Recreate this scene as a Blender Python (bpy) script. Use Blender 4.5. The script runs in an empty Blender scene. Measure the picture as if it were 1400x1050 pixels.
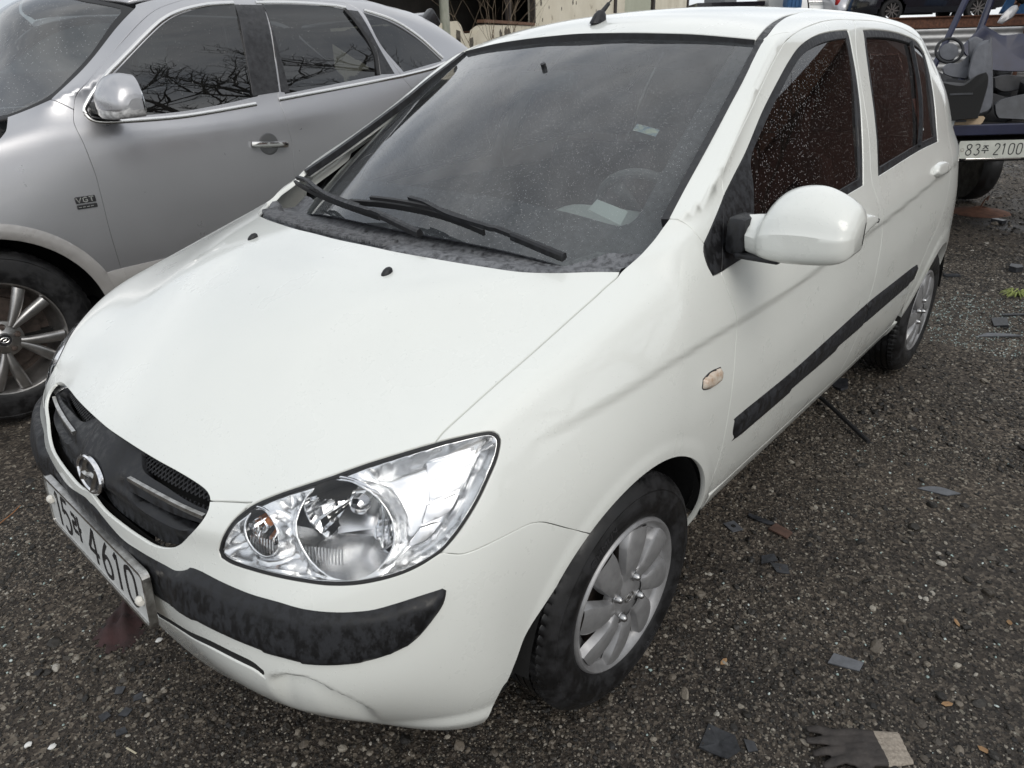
import bpy, bmesh, math, random, json
import numpy as np
from mathutils import Vector, Matrix, geometry
from mathutils.bvhtree import BVHTree
SC = bpy.context.scene
COL = SC.collection
R = math.radians
rnd = random.Random(7)

# ---------------------------------------------------------------- camera (solved from the wheels, plate and mirrored features)
cd = bpy.data.cameras.new('camera'); cam = bpy.data.objects.new('camera', cd); COL.objects.link(cam)
cd.sensor_width = 36; cd.lens = 24.46; cd.clip_start = .02; cd.clip_end = 2000
def look(yaw, pitch, roll):
    d = Vector((math.cos(pitch)*math.cos(yaw), math.cos(pitch)*math.sin(yaw), math.sin(pitch)))
    r = d.cross(Vector((0, 0, 1))).normalized(); u = r.cross(d)
    c, s = math.cos(roll), math.sin(roll)
    return c*r+s*u, -s*r+c*u, -d
ax = look(R(-137.6392), R(-25.1749), R(-1.7694))
M = Matrix.Identity(4)
for j in range(3):
    for i in range(3): M[i][j] = ax[j][i]
for i, v in enumerate((1.0742, 1.4366, 1.4053)): M[i][3] = v
cam.matrix_world = M
cd.dof.use_dof = True; cd.dof.focus_distance = 1.75; cd.dof.aperture_fstop = 14
SC.camera = cam

# ---------------------------------------------------------------- overcast sky
wd = bpy.data.worlds.new('World'); SC.world = wd; wd.use_nodes = True
nt = wd.node_tree; N = nt.nodes; L = nt.links; N.clear()
out = N.new('ShaderNodeOutputWorld'); bg = N.new('ShaderNodeBackground')
sky = N.new('ShaderNodeTexSky'); sky.sky_type = 'NISHITA'; sky.sun_disc = False
SUN_EL, SUN_AZ = R(42), R(72)          # azimuth measured from +x towards +y
sky.sun_elevation = SUN_EL; sky.sun_rotation = R(90)-SUN_AZ
sky.air_density = 1; sky.dust_density = 2.5; sky.ozone_density = 1
tc = N.new('ShaderNodeTexCoord'); mp = N.new('ShaderNodeMapping'); mp.inputs['Scale'].default_value = (1, 1, 2.2)
n1 = N.new('ShaderNodeTexNoise'); n1.inputs['Scale'].default_value = 2.1; n1.inputs['Detail'].default_value = 7; n1.inputs['Roughness'].default_value = .55
n1.inputs['Distortion'].default_value = .4
cr = N.new('ShaderNodeValToRGB'); cr.color_ramp.elements[0].position = .36; cr.color_ramp.elements[1].position = .64
cr.color_ramp.elements[0].color = (4.6, 4.9, 5.3, 1); cr.color_ramp.elements[1].color = (8.6, 8.7, 8.7, 1)
mx = N.new('ShaderNodeMix'); mx.data_type = 'RGBA'; mx.inputs[0].default_value = .86
L.new(tc.outputs['Generated'], mp.inputs['Vector']); L.new(mp.outputs[0], n1.inputs['Vector']); L.new(n1.outputs[0], cr.inputs[0])
L.new(sky.outputs[0], mx.inputs[6]); L.new(cr.outputs[0], mx.inputs[7]); L.new(mx.outputs[2], bg.inputs['Color'])
bg.inputs['Strength'].default_value = .12
L.new(bg.outputs[0], out.inputs['Surface'])
sl = bpy.data.lights.new('sun', 'SUN'); sl.energy = .9; sl.angle = R(35); sl.color = (1, .965, .9)
so = bpy.data.objects.new('sun', sl); COL.objects.link(so)
sd = Vector((math.cos(SUN_EL)*math.cos(SUN_AZ), math.cos(SUN_EL)*math.sin(SUN_AZ), math.sin(SUN_EL)))
so.rotation_euler = sd.to_track_quat('Z', 'Y').to_euler()
so.location = (0, 0, 12)
vs = SC.view_settings; vs.view_transform = 'Standard'; vs.look = 'None'; vs.exposure = .36; vs.gamma = 1; vs.use_curve_mapping = False
SC.cycles.max_bounces = 10; SC.cycles.transparent_max_bounces = 24; SC.cycles.glossy_bounces = 5; SC.cycles.transmission_bounces = 6

# ---------------------------------------------------------------- object helpers
def tag(o, label=None, cat=None, group=None, kind=None):
    if label: o['label'] = label
    if cat: o['category'] = cat
    if group: o['group'] = group
    if kind: o['kind'] = kind
    return o
def empty(name, loc=(0, 0, 0), rz=0.0, parent=None):
    o = bpy.data.objects.new(name, None); COL.objects.link(o); o.location = loc; o.rotation_euler = (0, 0, rz)
    o.empty_display_size = .1
    if parent: o.parent = parent
    return o
def mesh_obj(name, V, F, mat=None, parent=None, smooth=True, normals=None, mats=None, midx=None):
    me = bpy.data.meshes.new(name)
    me.from_pydata([tuple(map(float, v)) for v in V], [], [tuple(map(int, f)) for f in F])
    if smooth: me.polygons.foreach_set('use_smooth', [True]*len(me.polygons))
    for m in (mats or ([mat] if mat else [])): me.materials.append(m)
    if midx is not None: me.polygons.foreach_set('material_index', midx)
    me.update()
    if normals is not None: me.normals_split_custom_set_from_vertices([tuple(n) for n in normals])
    o = bpy.data.objects.new(name, me); COL.objects.link(o)
    if parent: o.parent = parent
    return o
def children(o): return [c for c in bpy.data.objects if c.parent == o]
def copy_tree(o, parent=None):
    c = o.copy(); COL.objects.link(c); c.parent = parent
    for ch in children(o): copy_tree(ch, c)
    return c
class MB:
    """mesh builder: collects boxes, tubes, lathes into one mesh"""
    def __init__(s): s.V = []; s.F = []; s.I = []; s.m = 0
    def add(s, V, F):
        b = len(s.V); s.V += [tuple(v) for v in V]; s.F += [tuple(b+i for i in f) for f in F]; s.I += [s.m]*len(F); return s
    def box(s, c, d, rot=None, bev=0.0):
        x, y, z = d[0]/2, d[1]/2, d[2]/2
        b = min(bev, x*.9, y*.9, z*.9)
        if b <= 0:
            V = [Vector((i*x, j*y, k*z)) for i in (-1, 1) for j in (-1, 1) for k in (-1, 1)]
            F = [(0, 1, 3, 2), (4, 6, 7, 5), (0, 4, 5, 1), (2, 3, 7, 6), (0, 2, 6, 4), (1, 5, 7, 3)]
        else:
            bm = bmesh.new(); bmesh.ops.create_cube(bm, size=1)
            for v in bm.verts: v.co = Vector((v.co.x*2*x, v.co.y*2*y, v.co.z*2*z))
            bmesh.ops.bevel(bm, geom=bm.edges[:], offset=b, segments=2, affect='EDGES', profile=.5)
            bm.verts.index_update(); V = [v.co.copy() for v in bm.verts]; F = [tuple(v.index for v in f.verts) for f in bm.faces]; bm.free()
        Rm = rot.to_matrix() if rot is not None else Matrix.Identity(3)
        c = Vector(c); return s.add([Rm @ v + c for v in V], F)
    def tube(s, pts, r, n=8, cap=True, closed=False):
        P = [Vector(p) for p in pts]; m = len(P); rr = r if hasattr(r, '__len__') else [r]*m
        V = []; F = []; up = None
        for i, p in enumerate(P):
            t = (P[(i+1) % m]-P[i-1]) if closed else (P[min(i+1, m-1)]-P[max(i-1, 0)])
            t.normalize()
            if up is None: up = Vector((0, 0, 1)) if abs(t.z) < .9 else Vector((1, 0, 0))
            a = t.cross(up)
            if a.length < 1e-6: a = t.orthogonal()
            a.normalize(); b = a.cross(t).normalized(); up = b
            for k in range(n):
                w = 2*math.pi*k/n; V.append(p+(a*math.cos(w)+b*math.sin(w))*rr[i])
        for i in range(m if closed else m-1):
            for k in range(n):
                A = i*n+k; B = i*n+(k+1) % n; j = (i+1) % m
                F.append((A, B, j*n+(k+1) % n, j*n+k))
        if cap and not closed: F += [tuple(reversed(range(n))), tuple(range((m-1)*n, m*n))]
        return s.add(V, F)
    def ribbon(s, pts, prof, closed=False, upv=(0, 0, 1)):
        """sweep a closed 2D profile [(side, up)] along pts"""
        P = [Vector(p) for p in pts]; m = len(P); n = len(prof); V = []; F = []
        for i, p in enumerate(P):
            t = ((P[(i+1) % m]-P[i-1]) if closed else (P[min(i+1, m-1)]-P[max(i-1, 0)])).normalized()
            u = upv[i] if isinstance(upv, list) else Vector(upv)
            a = t.cross(u).normalized(); b = a.cross(t)
            for (x, y) in prof: V.append(p+a*x+b*y)
        for i in range(m if closed else m-1):
            j = (i+1) % m
            for k in range(n): F.append((i*n+k, i*n+(k+1) % n, j*n+(k+1) % n, j*n+k))
        if not closed: F += [tuple(reversed(range(n))), tuple(range((m-1)*n, m*n))]
        return s.add(V, F)
    def lathe(s, prof, n=48, axis='Y', a0=0, a1=2*math.pi, c=(0, 0, 0)):
        """profile [(r, h)] turned about an axis"""
        full = abs(a1-a0-2*math.pi) < 1e-6; k = n if full else n+1; V = []; F = []; m = len(prof); c = Vector(c)
        for i in range(k):
            w = a0+(a1-a0)*i/n; co, si = math.cos(w), math.sin(w)
            for (r, h) in prof:
                V.append(c+(Vector((r*co, h, r*si)) if axis == 'Y' else Vector((r*co, r*si, h)) if axis == 'Z' else Vector((h, r*co, r*si))))
        for i in range(n):
            j = (i+1) % k
            for q in range(m-1): F.append((i*m+q, i*m+q+1, j*m+q+1, j*m+q))
        return s.add(V, F)
    def prism(s, poly, h, o=(0, 0, 0), ex=(1, 0, 0), ey=(0, 1, 0)):
        """extrude a 2D polygon (ex, ey plane) by h along ex x ey"""
        ex, ey, o = Vector(ex), Vector(ey), Vector(o); n = ex.cross(ey).normalized(); m = len(poly)
        V = [o+ex*a+ey*b for a, b in poly]; V += [v+n*h for v in V]
        F = [tuple(reversed(range(m))), tuple(range(m, 2*m))]+[(i, (i+1) % m, m+(i+1) % m, m+i) for i in range(m)]
        return s.add(V, F)
    def build(s, name, mat=None, parent=None, smooth=False, angle=35, mats=None):
        o = mesh_obj(name, s.V, s.F, mat, parent, smooth=smooth, mats=mats, midx=s.I if mats else None)
        if smooth and angle < 180: o.data.set_sharp_from_angle(angle=R(angle))
        return o
def catmull(pts, n=8, closed=False):
    P = [np.array(p, float) for p in pts]; m = len(P); out = []
    for i in range(m if closed else m-1):
        p0 = P[i-1] if (closed or i > 0) else 2*P[0]-P[1]; p1 = P[i]; p2 = P[(i+1) % m]
        p3 = P[(i+2) % m] if (closed or i+2 < m) else 2*P[-1]-P[-2]
        for k in range(n):
            t = k/n; out.append(.5*((2*p1)+(-p0+p2)*t+(2*p0-5*p1+4*p2-p3)*t*t+(-p0+3*p1-3*p2+p3)*t**3))
    if not closed: out.append(P[-1])
    return out
# ---------------------------------------------------------------- materials
def new_mat(name):
    m = bpy.data.materials.new(name); m.use_nodes = True; n = m.node_tree.nodes; l = m.node_tree.links
    return m, n, l, n['Principled BSDF']
def setp(b, **k):
    for a, v in k.items(): b.inputs[a.replace('_', ' ')].default_value = v
def noise(n, l, scale, detail=4, rough=.5, coord='Object', vec=None, mscale=None):
    t = n.new('ShaderNodeTexNoise'); t.inputs['Scale'].default_value = scale; t.inputs['Detail'].default_value = detail; t.inputs['Roughness'].default_value = rough
    c = n.new('ShaderNodeTexCoord'); s = c.outputs[coord]
    if mscale:
        mp = n.new('ShaderNodeMapping'); mp.inputs['Scale'].default_value = mscale; l.new(s, mp.inputs['Vector']); s = mp.outputs[0]
    l.new(s, t.inputs['Vector']); return t
def ramp(n, l, src, stops):
    r = n.new('ShaderNodeValToRGB'); e = r.color_ramp.elements
    while len(e) < len(stops): e.new(.5)
    for x, (p, c) in zip(e, stops): x.position = p; x.color = (c, c, c, 1) if not hasattr(c, '__len__') else (*c, 1)
    l.new(src, r.inputs[0]); return r
def bump(n, l, h, b, strength=.3, dist=.01, prev=None):
    u = n.new('ShaderNodeBump'); u.inputs['Strength'].default_value = strength; u.inputs['Distance'].default_value = dist
    l.new(h, u.inputs['Height'])
    if prev: l.new(prev.outputs[0], u.inputs['Normal'])
    if b is not None: l.new(u.outputs[0], b.inputs['Normal'])
    return u
def droplets(n, l, scale=260, thr=.22, keep=.35, coord='Object', squash=(1, 1, 1), size_mod=True):
    """height field of scattered rain drops (rounded, uneven, patchy)"""
    c = n.new('ShaderNodeTexCoord'); mp = n.new('ShaderNodeMapping'); mp.inputs['Scale'].default_value = squash
    l.new(c.outputs[coord], mp.inputs['Vector'])
    v = n.new('ShaderNodeTexVoronoi'); v.inputs['Scale'].default_value = scale; v.inputs['Randomness'].default_value = 1
    l.new(mp.outputs[0], v.inputs['Vector'])
    sp = n.new('ShaderNodeSeparateColor'); l.new(v.outputs['Color'], sp.inputs[0])
    # only some cells hold a drop, of random radius
    k = n.new('ShaderNodeMath'); k.operation = 'LESS_THAN'; l.new(sp.outputs[0], k.inputs[0]); k.inputs[1].default_value = keep
    rr = n.new('ShaderNodeMapRange'); l.new(sp.outputs[1], rr.inputs[0]); rr.inputs[3].default_value = thr*.45; rr.inputs[4].default_value = thr*1.6
    q = n.new('ShaderNodeMath'); q.operation = 'DIVIDE'; l.new(v.outputs['Distance'], q.inputs[0]); l.new(rr.outputs[0], q.inputs[1])
    s = n.new('ShaderNodeMapRange'); s.interpolation_type = 'SMOOTHSTEP'; l.new(q.outputs[0], s.inputs[0]); s.inputs[1].default_value = 1; s.inputs[2].default_value = .45; s.inputs[3].default_value = 0; s.inputs[4].default_value = 1
    m = n.new('ShaderNodeMath'); m.operation = 'MULTIPLY'; l.new(s.outputs[0], m.inputs[0]); l.new(k.outputs[0], m.inputs[1])
    return m
def plain(name, col, rough=.5, metal=0, **k):
    m, n, l, b = new_mat(name); setp(b, Base_Color=(*col, 1), Roughness=rough, Metallic=metal, **k); return m
def textured(name, c0, c1, scale, rough=.6, detail=5, bumps=.0, bscale=None, metal=0, mscale=None, dist=.004, spec=.5):
    m, n, l, b = new_mat(name); setp(b, Roughness=rough, Metallic=metal); b.inputs['Specular IOR Level'].default_value = spec
    t = noise(n, l, scale, detail, .6, mscale=mscale); r = ramp(n, l, t.outputs[0], [(.3, c0), (.7, c1)])
    l.new(r.outputs[0], b.inputs['Base Color'])
    if bumps:
        t2 = noise(n, l, bscale or scale*3, 6, .6, mscale=mscale); bump(n, l, t2.outputs[0], b, bumps, dist)
    return m
MT = {}
def paint(name, col, flake=False, drops=True, dirt=.5):
    m, n, l, b = new_mat(name)
    t = noise(n, l, 1.7, 6, .6)
    dark = tuple(c*(1-.06*dirt) for c in col); r = ramp(n, l, t.outputs[0], [(.35, dark), (.65, col)])
    # specks and rain-dust
    t2 = noise(n, l, 190, 2, .5); r2 = ramp(n, l, t2.outputs[0], [(.74, 0), (.79, 1)])
    mxx = n.new('ShaderNodeMix'); mxx.data_type = 'RGBA'; l.new(r2.outputs[0], mxx.inputs[0]); l.new(r.outputs[0], mxx.inputs[6]); mxx.inputs[7].default_value = (*[c*.72 for c in col], 1)
    l.new(mxx.outputs[2], b.inputs['Base Color'])
    t3 = noise(n, l, 6, 5, .6); r3 = ramp(n, l, t3.outputs[0], [(.3, .24 if not flake else .27), (.7, .38 if not flake else .36)]); l.new(r3.outputs[0], b.inputs['Roughness'])
    setp(b, Coat_Weight=.5 if flake else .85, Coat_Roughness=.12 if flake else .06, Metallic=.72 if flake else 0)
    if drops:
        d = droplets(n, l, 210, .24, .30); t4 = noise(n, l, 5, 2, .5); r4 = ramp(n, l, t4.outputs[0], [(.42, 0), (.62, 1)])
        mm = n.new('ShaderNodeMath'); mm.operation = 'MULTIPLY'; l.new(d.outputs[0], mm.inputs[0]); l.new(r4.outputs[0], mm.inputs[1])
        u = bump(n, l, mm.outputs[0], b, .35, .0022); l.new(u.outputs[0], b.inputs['Coat Normal'])
    return m
MT['white'] = paint('white_paint', (.69, .705, .67))
MT['silver'] = paint('silver_paint', (.43, .43, .445), flake=True)
def black_plastic(name, base=.007, dusty=(.018, .019, .022), amt=.5, rough=.5, mscale=None):
    m, n, l, b = new_mat(name)
    t = noise(n, l, 62, 10, .72, mscale=mscale or (1, 1, .55)); r = ramp(n, l, t.outputs[0], [(.50-.1*amt, (base, base, base*1.1)), (.56, dusty)])
    l.new(r.outputs[0], b.inputs['Base Color']); setp(b, Roughness=rough); b.inputs['Specular IOR Level'].default_value = .35
    r2 = ramp(n, l, t.outputs[0], [(.42, rough*.7), (.56, rough*1.35)]); l.new(r2.outputs[0], b.inputs['Roughness'])
    t2 = noise(n, l, 900, 2, .5); bump(n, l, t2.outputs[0], b, .12, .001)
    return m
MT['plastic'] = black_plastic('weathered_black_plastic')
MT['plastic_clean'] = black_plastic('black_plastic', .012, (.022, .023, .026), .5, .45)
MT['cowl'] = black_plastic('dusty_cowl_plastic', .03, (.17, .175, .185), 1.3, .8)
MT['rubber'] = plain('black_rubber', (.012, .012, .013), .6)
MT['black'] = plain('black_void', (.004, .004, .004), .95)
MT['chrome'] = plain('chrome', (.75, .75, .76), .08, 1)
MT['dull_chrome'] = textured('dull_chrome', (.30, .29, .27), (.62, .61, .59), 60, .3, 4, metal=1)
MT['frit'] = textured('black_glass_frit', (.03, .031, .036), (.075, .075, .085), 70, .22, 6)
def clear(name, tint=(1, 1, 1), dirt=.0, dirtcol=(.4, .41, .42), drops=None, ior=1.5, gl=1.0, rough=.0):
    """thin pane: tinted see-through mixed with a Fresnel mirror, a dirt film and rain drops"""
    m = bpy.data.materials.new(name); m.use_nodes = True; n = m.node_tree.nodes; l = m.node_tree.links; n.clear()
    o = n.new('ShaderNodeOutputMaterial'); tr = n.new('ShaderNodeBsdfTransparent'); tr.inputs[0].default_value = (*tint, 1)
    g = n.new('ShaderNodeBsdfGlossy'); g.inputs['Roughness'].default_value = rough; g.inputs['Color'].default_value = (gl, gl, gl, 1)
    f = n.new('ShaderNodeFresnel'); f.inputs['IOR'].default_value = ior
    df = n.new('ShaderNodeBsdfDiffuse'); df.inputs[0].default_value = (*dirtcol, 1)
    base = tr.outputs[0]
    if dirt or drops:
        t = noise(n, l, 9, 8, .65, mscale=(1, 1, .5)); r = ramp(n, l, t.outputs[0], [(.3, dirt*.45), (.7, dirt*1.3)])
        fac = r.outputs[0]
        if drops:
            d = droplets(n, l, drops[0], drops[1], drops[2], squash=drops[3] if len(drops) > 3 else (1, 1, 1))
            a = n.new('ShaderNodeMath'); a.operation = 'MULTIPLY_ADD'; l.new(d.outputs[0], a.inputs[0]); a.inputs[1].default_value = drops[4] if len(drops) > 4 else .25; l.new(fac, a.inputs[2]); fac = a.outputs[0]  # drops also turn pale diffuse, painting in their bright glints
            u = bump(n, l, d.outputs[0], None, .6, .003); l.new(u.outputs[0], g.inputs['Normal']); l.new(u.outputs[0], f.inputs['Normal'])
        m1 = n.new('ShaderNodeMixShader'); l.new(fac, m1.inputs[0]); l.new(base, m1.inputs[1]); l.new(df.outputs[0], m1.inputs[2]); base = m1.outputs[0]
    m2 = n.new('ShaderNodeMixShader'); l.new(f.outputs[0], m2.inputs[0]); l.new(base, m2.inputs[1]); l.new(g.outputs[0], m2.inputs[2]); l.new(m2.outputs[0], o.inputs[0])
    return m
MT['windshield'] = clear('windshield_glass', (.82, .88, .86), .10, (.38, .40, .42), (330, .24, .25, (1, 1, .6), .02), ior=1.6)
MT['side_glass'] = clear('tinted_side_glass', (.34, .20, .17), .015, (.3, .25, .23), (230, .24, .60, (1, 1, .6), .45))
MT['suv_glass'] = clear('dark_suv_glass', (.10, .11, .11), .03, (.2, .2, .2), (110, .2, .4, (1, 1, .35), .10), ior=1.75)
MT['lens'] = clear('clear_lens', (.97, .97, .97), .0, ior=1.45)
MT['glass_dark'] = plain('dark_glass', (.01, .012, .014), .06)
MT['reflector'] = plain('lamp_reflector', (.85, .86, .87), .07, 1)
MT['amber'] = plain('amber_bulb', (.55, .17, .04), .2)
MT['bulb'] = plain('bulb_glass', (.8, .8, .78), .05)
MT['rim'] = textured('wheel_silver', (.26, .26, .265), (.36, .36, .365), 30, .42, 5, metal=.6, bumps=.03, bscale=300)
MT['dark_metal'] = textured('brake_metal', (.05, .04, .035), (.13, .10, .085), 40, .6, 5, metal=.5)
def tyre_mat():
    m, n, l, b = new_mat('tyre_rubber'); t = noise(n, l, 14, 8, .7); r = ramp(n, l, t.outputs[0], [(.46, (.004, .004, .0045)), (.66, (.013, .013, .0145))])
    l.new(r.outputs[0], b.inputs['Base Color']); r2 = ramp(n, l, t.outputs[0], [(.4, .35), (.6, .75)]); l.new(r2.outputs[0], b.inputs['Roughness'])
    t2 = noise(n, l, 400, 3, .6); bump(n, l, t2.outputs[0], b, .15, .001); return m
MT['tyre'] = tyre_mat()
MT['plate'] = textured('plate_white', (.50, .51, .50), (.60, .61, .60), 25, .35)
MT['ink'] = plain('plate_ink', (.012, .012, .014), .4)
MT['seat'] = textured('grey_fabric', (.10, .10, .105), (.15, .15, .155), 120, .9, bumps=.2)
MT['dash'] = textured('grey_dashboard', (.34, .36, .36), (.40, .42, .42), 200, .75, bumps=.15)
MT['tan'] = textured('brown_trim', (.16, .09, .07), (.24, .13, .10), 30, .85)
MT['marker'] = textured('side_marker_lens', (.42, .30, .22), (.62, .58, .50), 70, .15, 3)
MT['rubber_dusty'] = black_plastic('dusty_window_rubber', .012, (.028, .03, .034), .6, .5)
MT['paper'] = plain('pale_paper', (.45, .48, .48), .7)
MT['sticker'] = textured('printed_sticker', (.12, .2, .32), (.5, .52, .42), 60, .6, 2)
MT['shade'] = clear('windscreen_shade_band', (.30, .29, .37))
MT['bezel'] = plain('lamp_bezel', (.86, .87, .88), .22, 1)
MT['cap'] = plain('white_plastic_cap', (.62, .60, .55), .6)
MT['tyre_text'] = plain('raised_tyre_text', (.028, .028, .03), .45)
MT['gloss_black'] = textured('gloss_black_trim', (.012, .012, .013), (.04, .04, .043), 40, .18, 6)
MT['bright'] = plain('bright_chrome', (.78, .77, .75), .14, 1)
MT['suv_clad'] = paint('grey_cladding', (.30, .29, .28), drops=False)
MT['suv_screen'] = clear('silver_car_windscreen', (.25, .28, .28), .06, (.3, .31, .32), (110, .22, .4, (1, 1, .8), .05), ior=1.8)
MT['handle_cup'] = plain('handle_cup_silver', (.22, .22, .225), .3, .8)
MT['mirror_lamp'] = textured('clear_repeater', (.25, .25, .25), (.60, .60, .60), 45, .12, 2)
MT['alloy'] = textured('alloy_silver', (.30, .29, .28), (.50, .49, .48), 18, .30, 5, metal=.9)
def plaster(name, c0, c1, dark):
    m, n, l, b = new_mat(name); t = noise(n, l, .9, 7, .65); r = ramp(n, l, t.outputs[0], [(.3, c0), (.7, c1)])
    t2 = noise(n, l, 2.6, 9, .7); r2 = ramp(n, l, t2.outputs[0], [(.60, 0), (.66, 1)])
    x = n.new('ShaderNodeMix'); x.data_type = 'RGBA'; l.new(r2.outputs[0], x.inputs[0]); l.new(r.outputs[0], x.inputs[6]); x.inputs[7].default_value = (*dark, 1); l.new(x.outputs[2], b.inputs['Base Color'])
    setp(b, Roughness=.9); bump(n, l, t2.outputs[0], b, .4, .01); return m
MT['plaster'] = plaster('peeling_cream_plaster', (.56, .51, .40), (.72, .67, .55), (.42, .37, .28))
MT['plaster_dark'] = plaster('dark_plaster', (.05, .045, .04), (.10, .09, .08), (.03, .03, .03))  # interior darkness put into the plaster colour; the roof slab shares it
MT['green_panel'] = plaster('greenish_panel', (.38, .39, .30), (.46, .47, .37), (.34, .34, .27))
MT['bare'] = textured('bare_masonry', (.05, .045, .04), (.16, .14, .11), 20, .95)
MT['wood'] = textured('brown_wood', (.10, .05, .03), (.20, .11, .07), 12, .8)
MT['wood_dark'] = textured('dark_wood', (.02, .016, .014), (.05, .04, .035), 12, .8)
MT['pole'] = textured('weathered_pole', (.16, .18, .14), (.40, .40, .34), 5, .9, 8, mscale=(1, 1, .3))
MT['twig'] = textured('dry_twig', (.10, .075, .05), (.22, .17, .12), 20, .9)
MT['bark'] = textured('grey_bark', (.05, .042, .035), (.10, .085, .07), 14, .9, bumps=.3)
MT['far_ground'] = textured('far_gravel', (.05, .047, .043), (.10, .095, .088), 3, .95)
MT['rust'] = textured('rusty_steel', (.06, .028, .018), (.19, .085, .05), 16, .85, 8, bumps=.2)
MT['corrugated'] = textured('galvanised_sheet', (.34, .35, .36), (.58, .58, .57), 1.5, .45, 6, metal=.3)
MT['far_black'] = plain('black_car_paint', (.012, .013, .018), .15, 0, Coat_Weight=.6)
MT['far_white'] = plain('plain_white_paint', (.66, .66, .64), .3, 0, Coat_Weight=.6)
MT['far_silver'] = plain('plain_silver_paint', (.42, .42, .44), .3, .5, Coat_Weight=.6)
MT['red_lamp'] = plain('red_tail_lamp', (.38, .02, .02), .2)
MT['blue'] = textured('blue_paint', (.02, .07, .17), (.05, .14, .30), 6, .4)
MT['tarp_grey'] = textured('grey_tarpaulin', (.16, .17, .18), (.26, .27, .28), 8, .8)
MT['deck'] = textured('dirty_deck', (.03, .028, .026), (.08, .07, .06), 9, .9)
MT['navy_paint'] = textured('faded_navy_paint', (.008, .010, .030), (.017, .021, .055), 7, .42, 6)
MT['old_plate'] = textured('old_number_plate', (.46, .47, .42), (.60, .61, .55), 14, .5, 7)
MT['seat_grey'] = textured('faded_seat_cloth', (.085, .088, .098), (.125, .13, .145), 14, .95, 6, bumps=.2, bscale=200)
MT['grey_plastic'] = textured('grey_car_plastic', (.028, .030, .034), (.058, .062, .07), 12, .6, 5)
MT['grey_dark'] = textured('dark_scrap', (.015, .015, .016), (.05, .05, .053), 9, .8)
MT['shell_silver'] = textured('scuffed_silver', (.16, .16, .165), (.5, .5, .51), 5, .35, 5, metal=.5)
MT['cardboard'] = textured('brown_cardboard', (.26, .19, .12), (.40, .31, .21), 10, .9)
MT['brown_wall'] = textured('brown_corrugated_wall', (.065, .030, .024), (.12, .058, .045), 2.5, .8, 7)
MT['reflector2'] = plain('satin_reflector', (.80, .81, .83), .3, 1)
MT['bolt'] = plain('dull_bolt', (.42, .42, .42), .32, 1)
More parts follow.
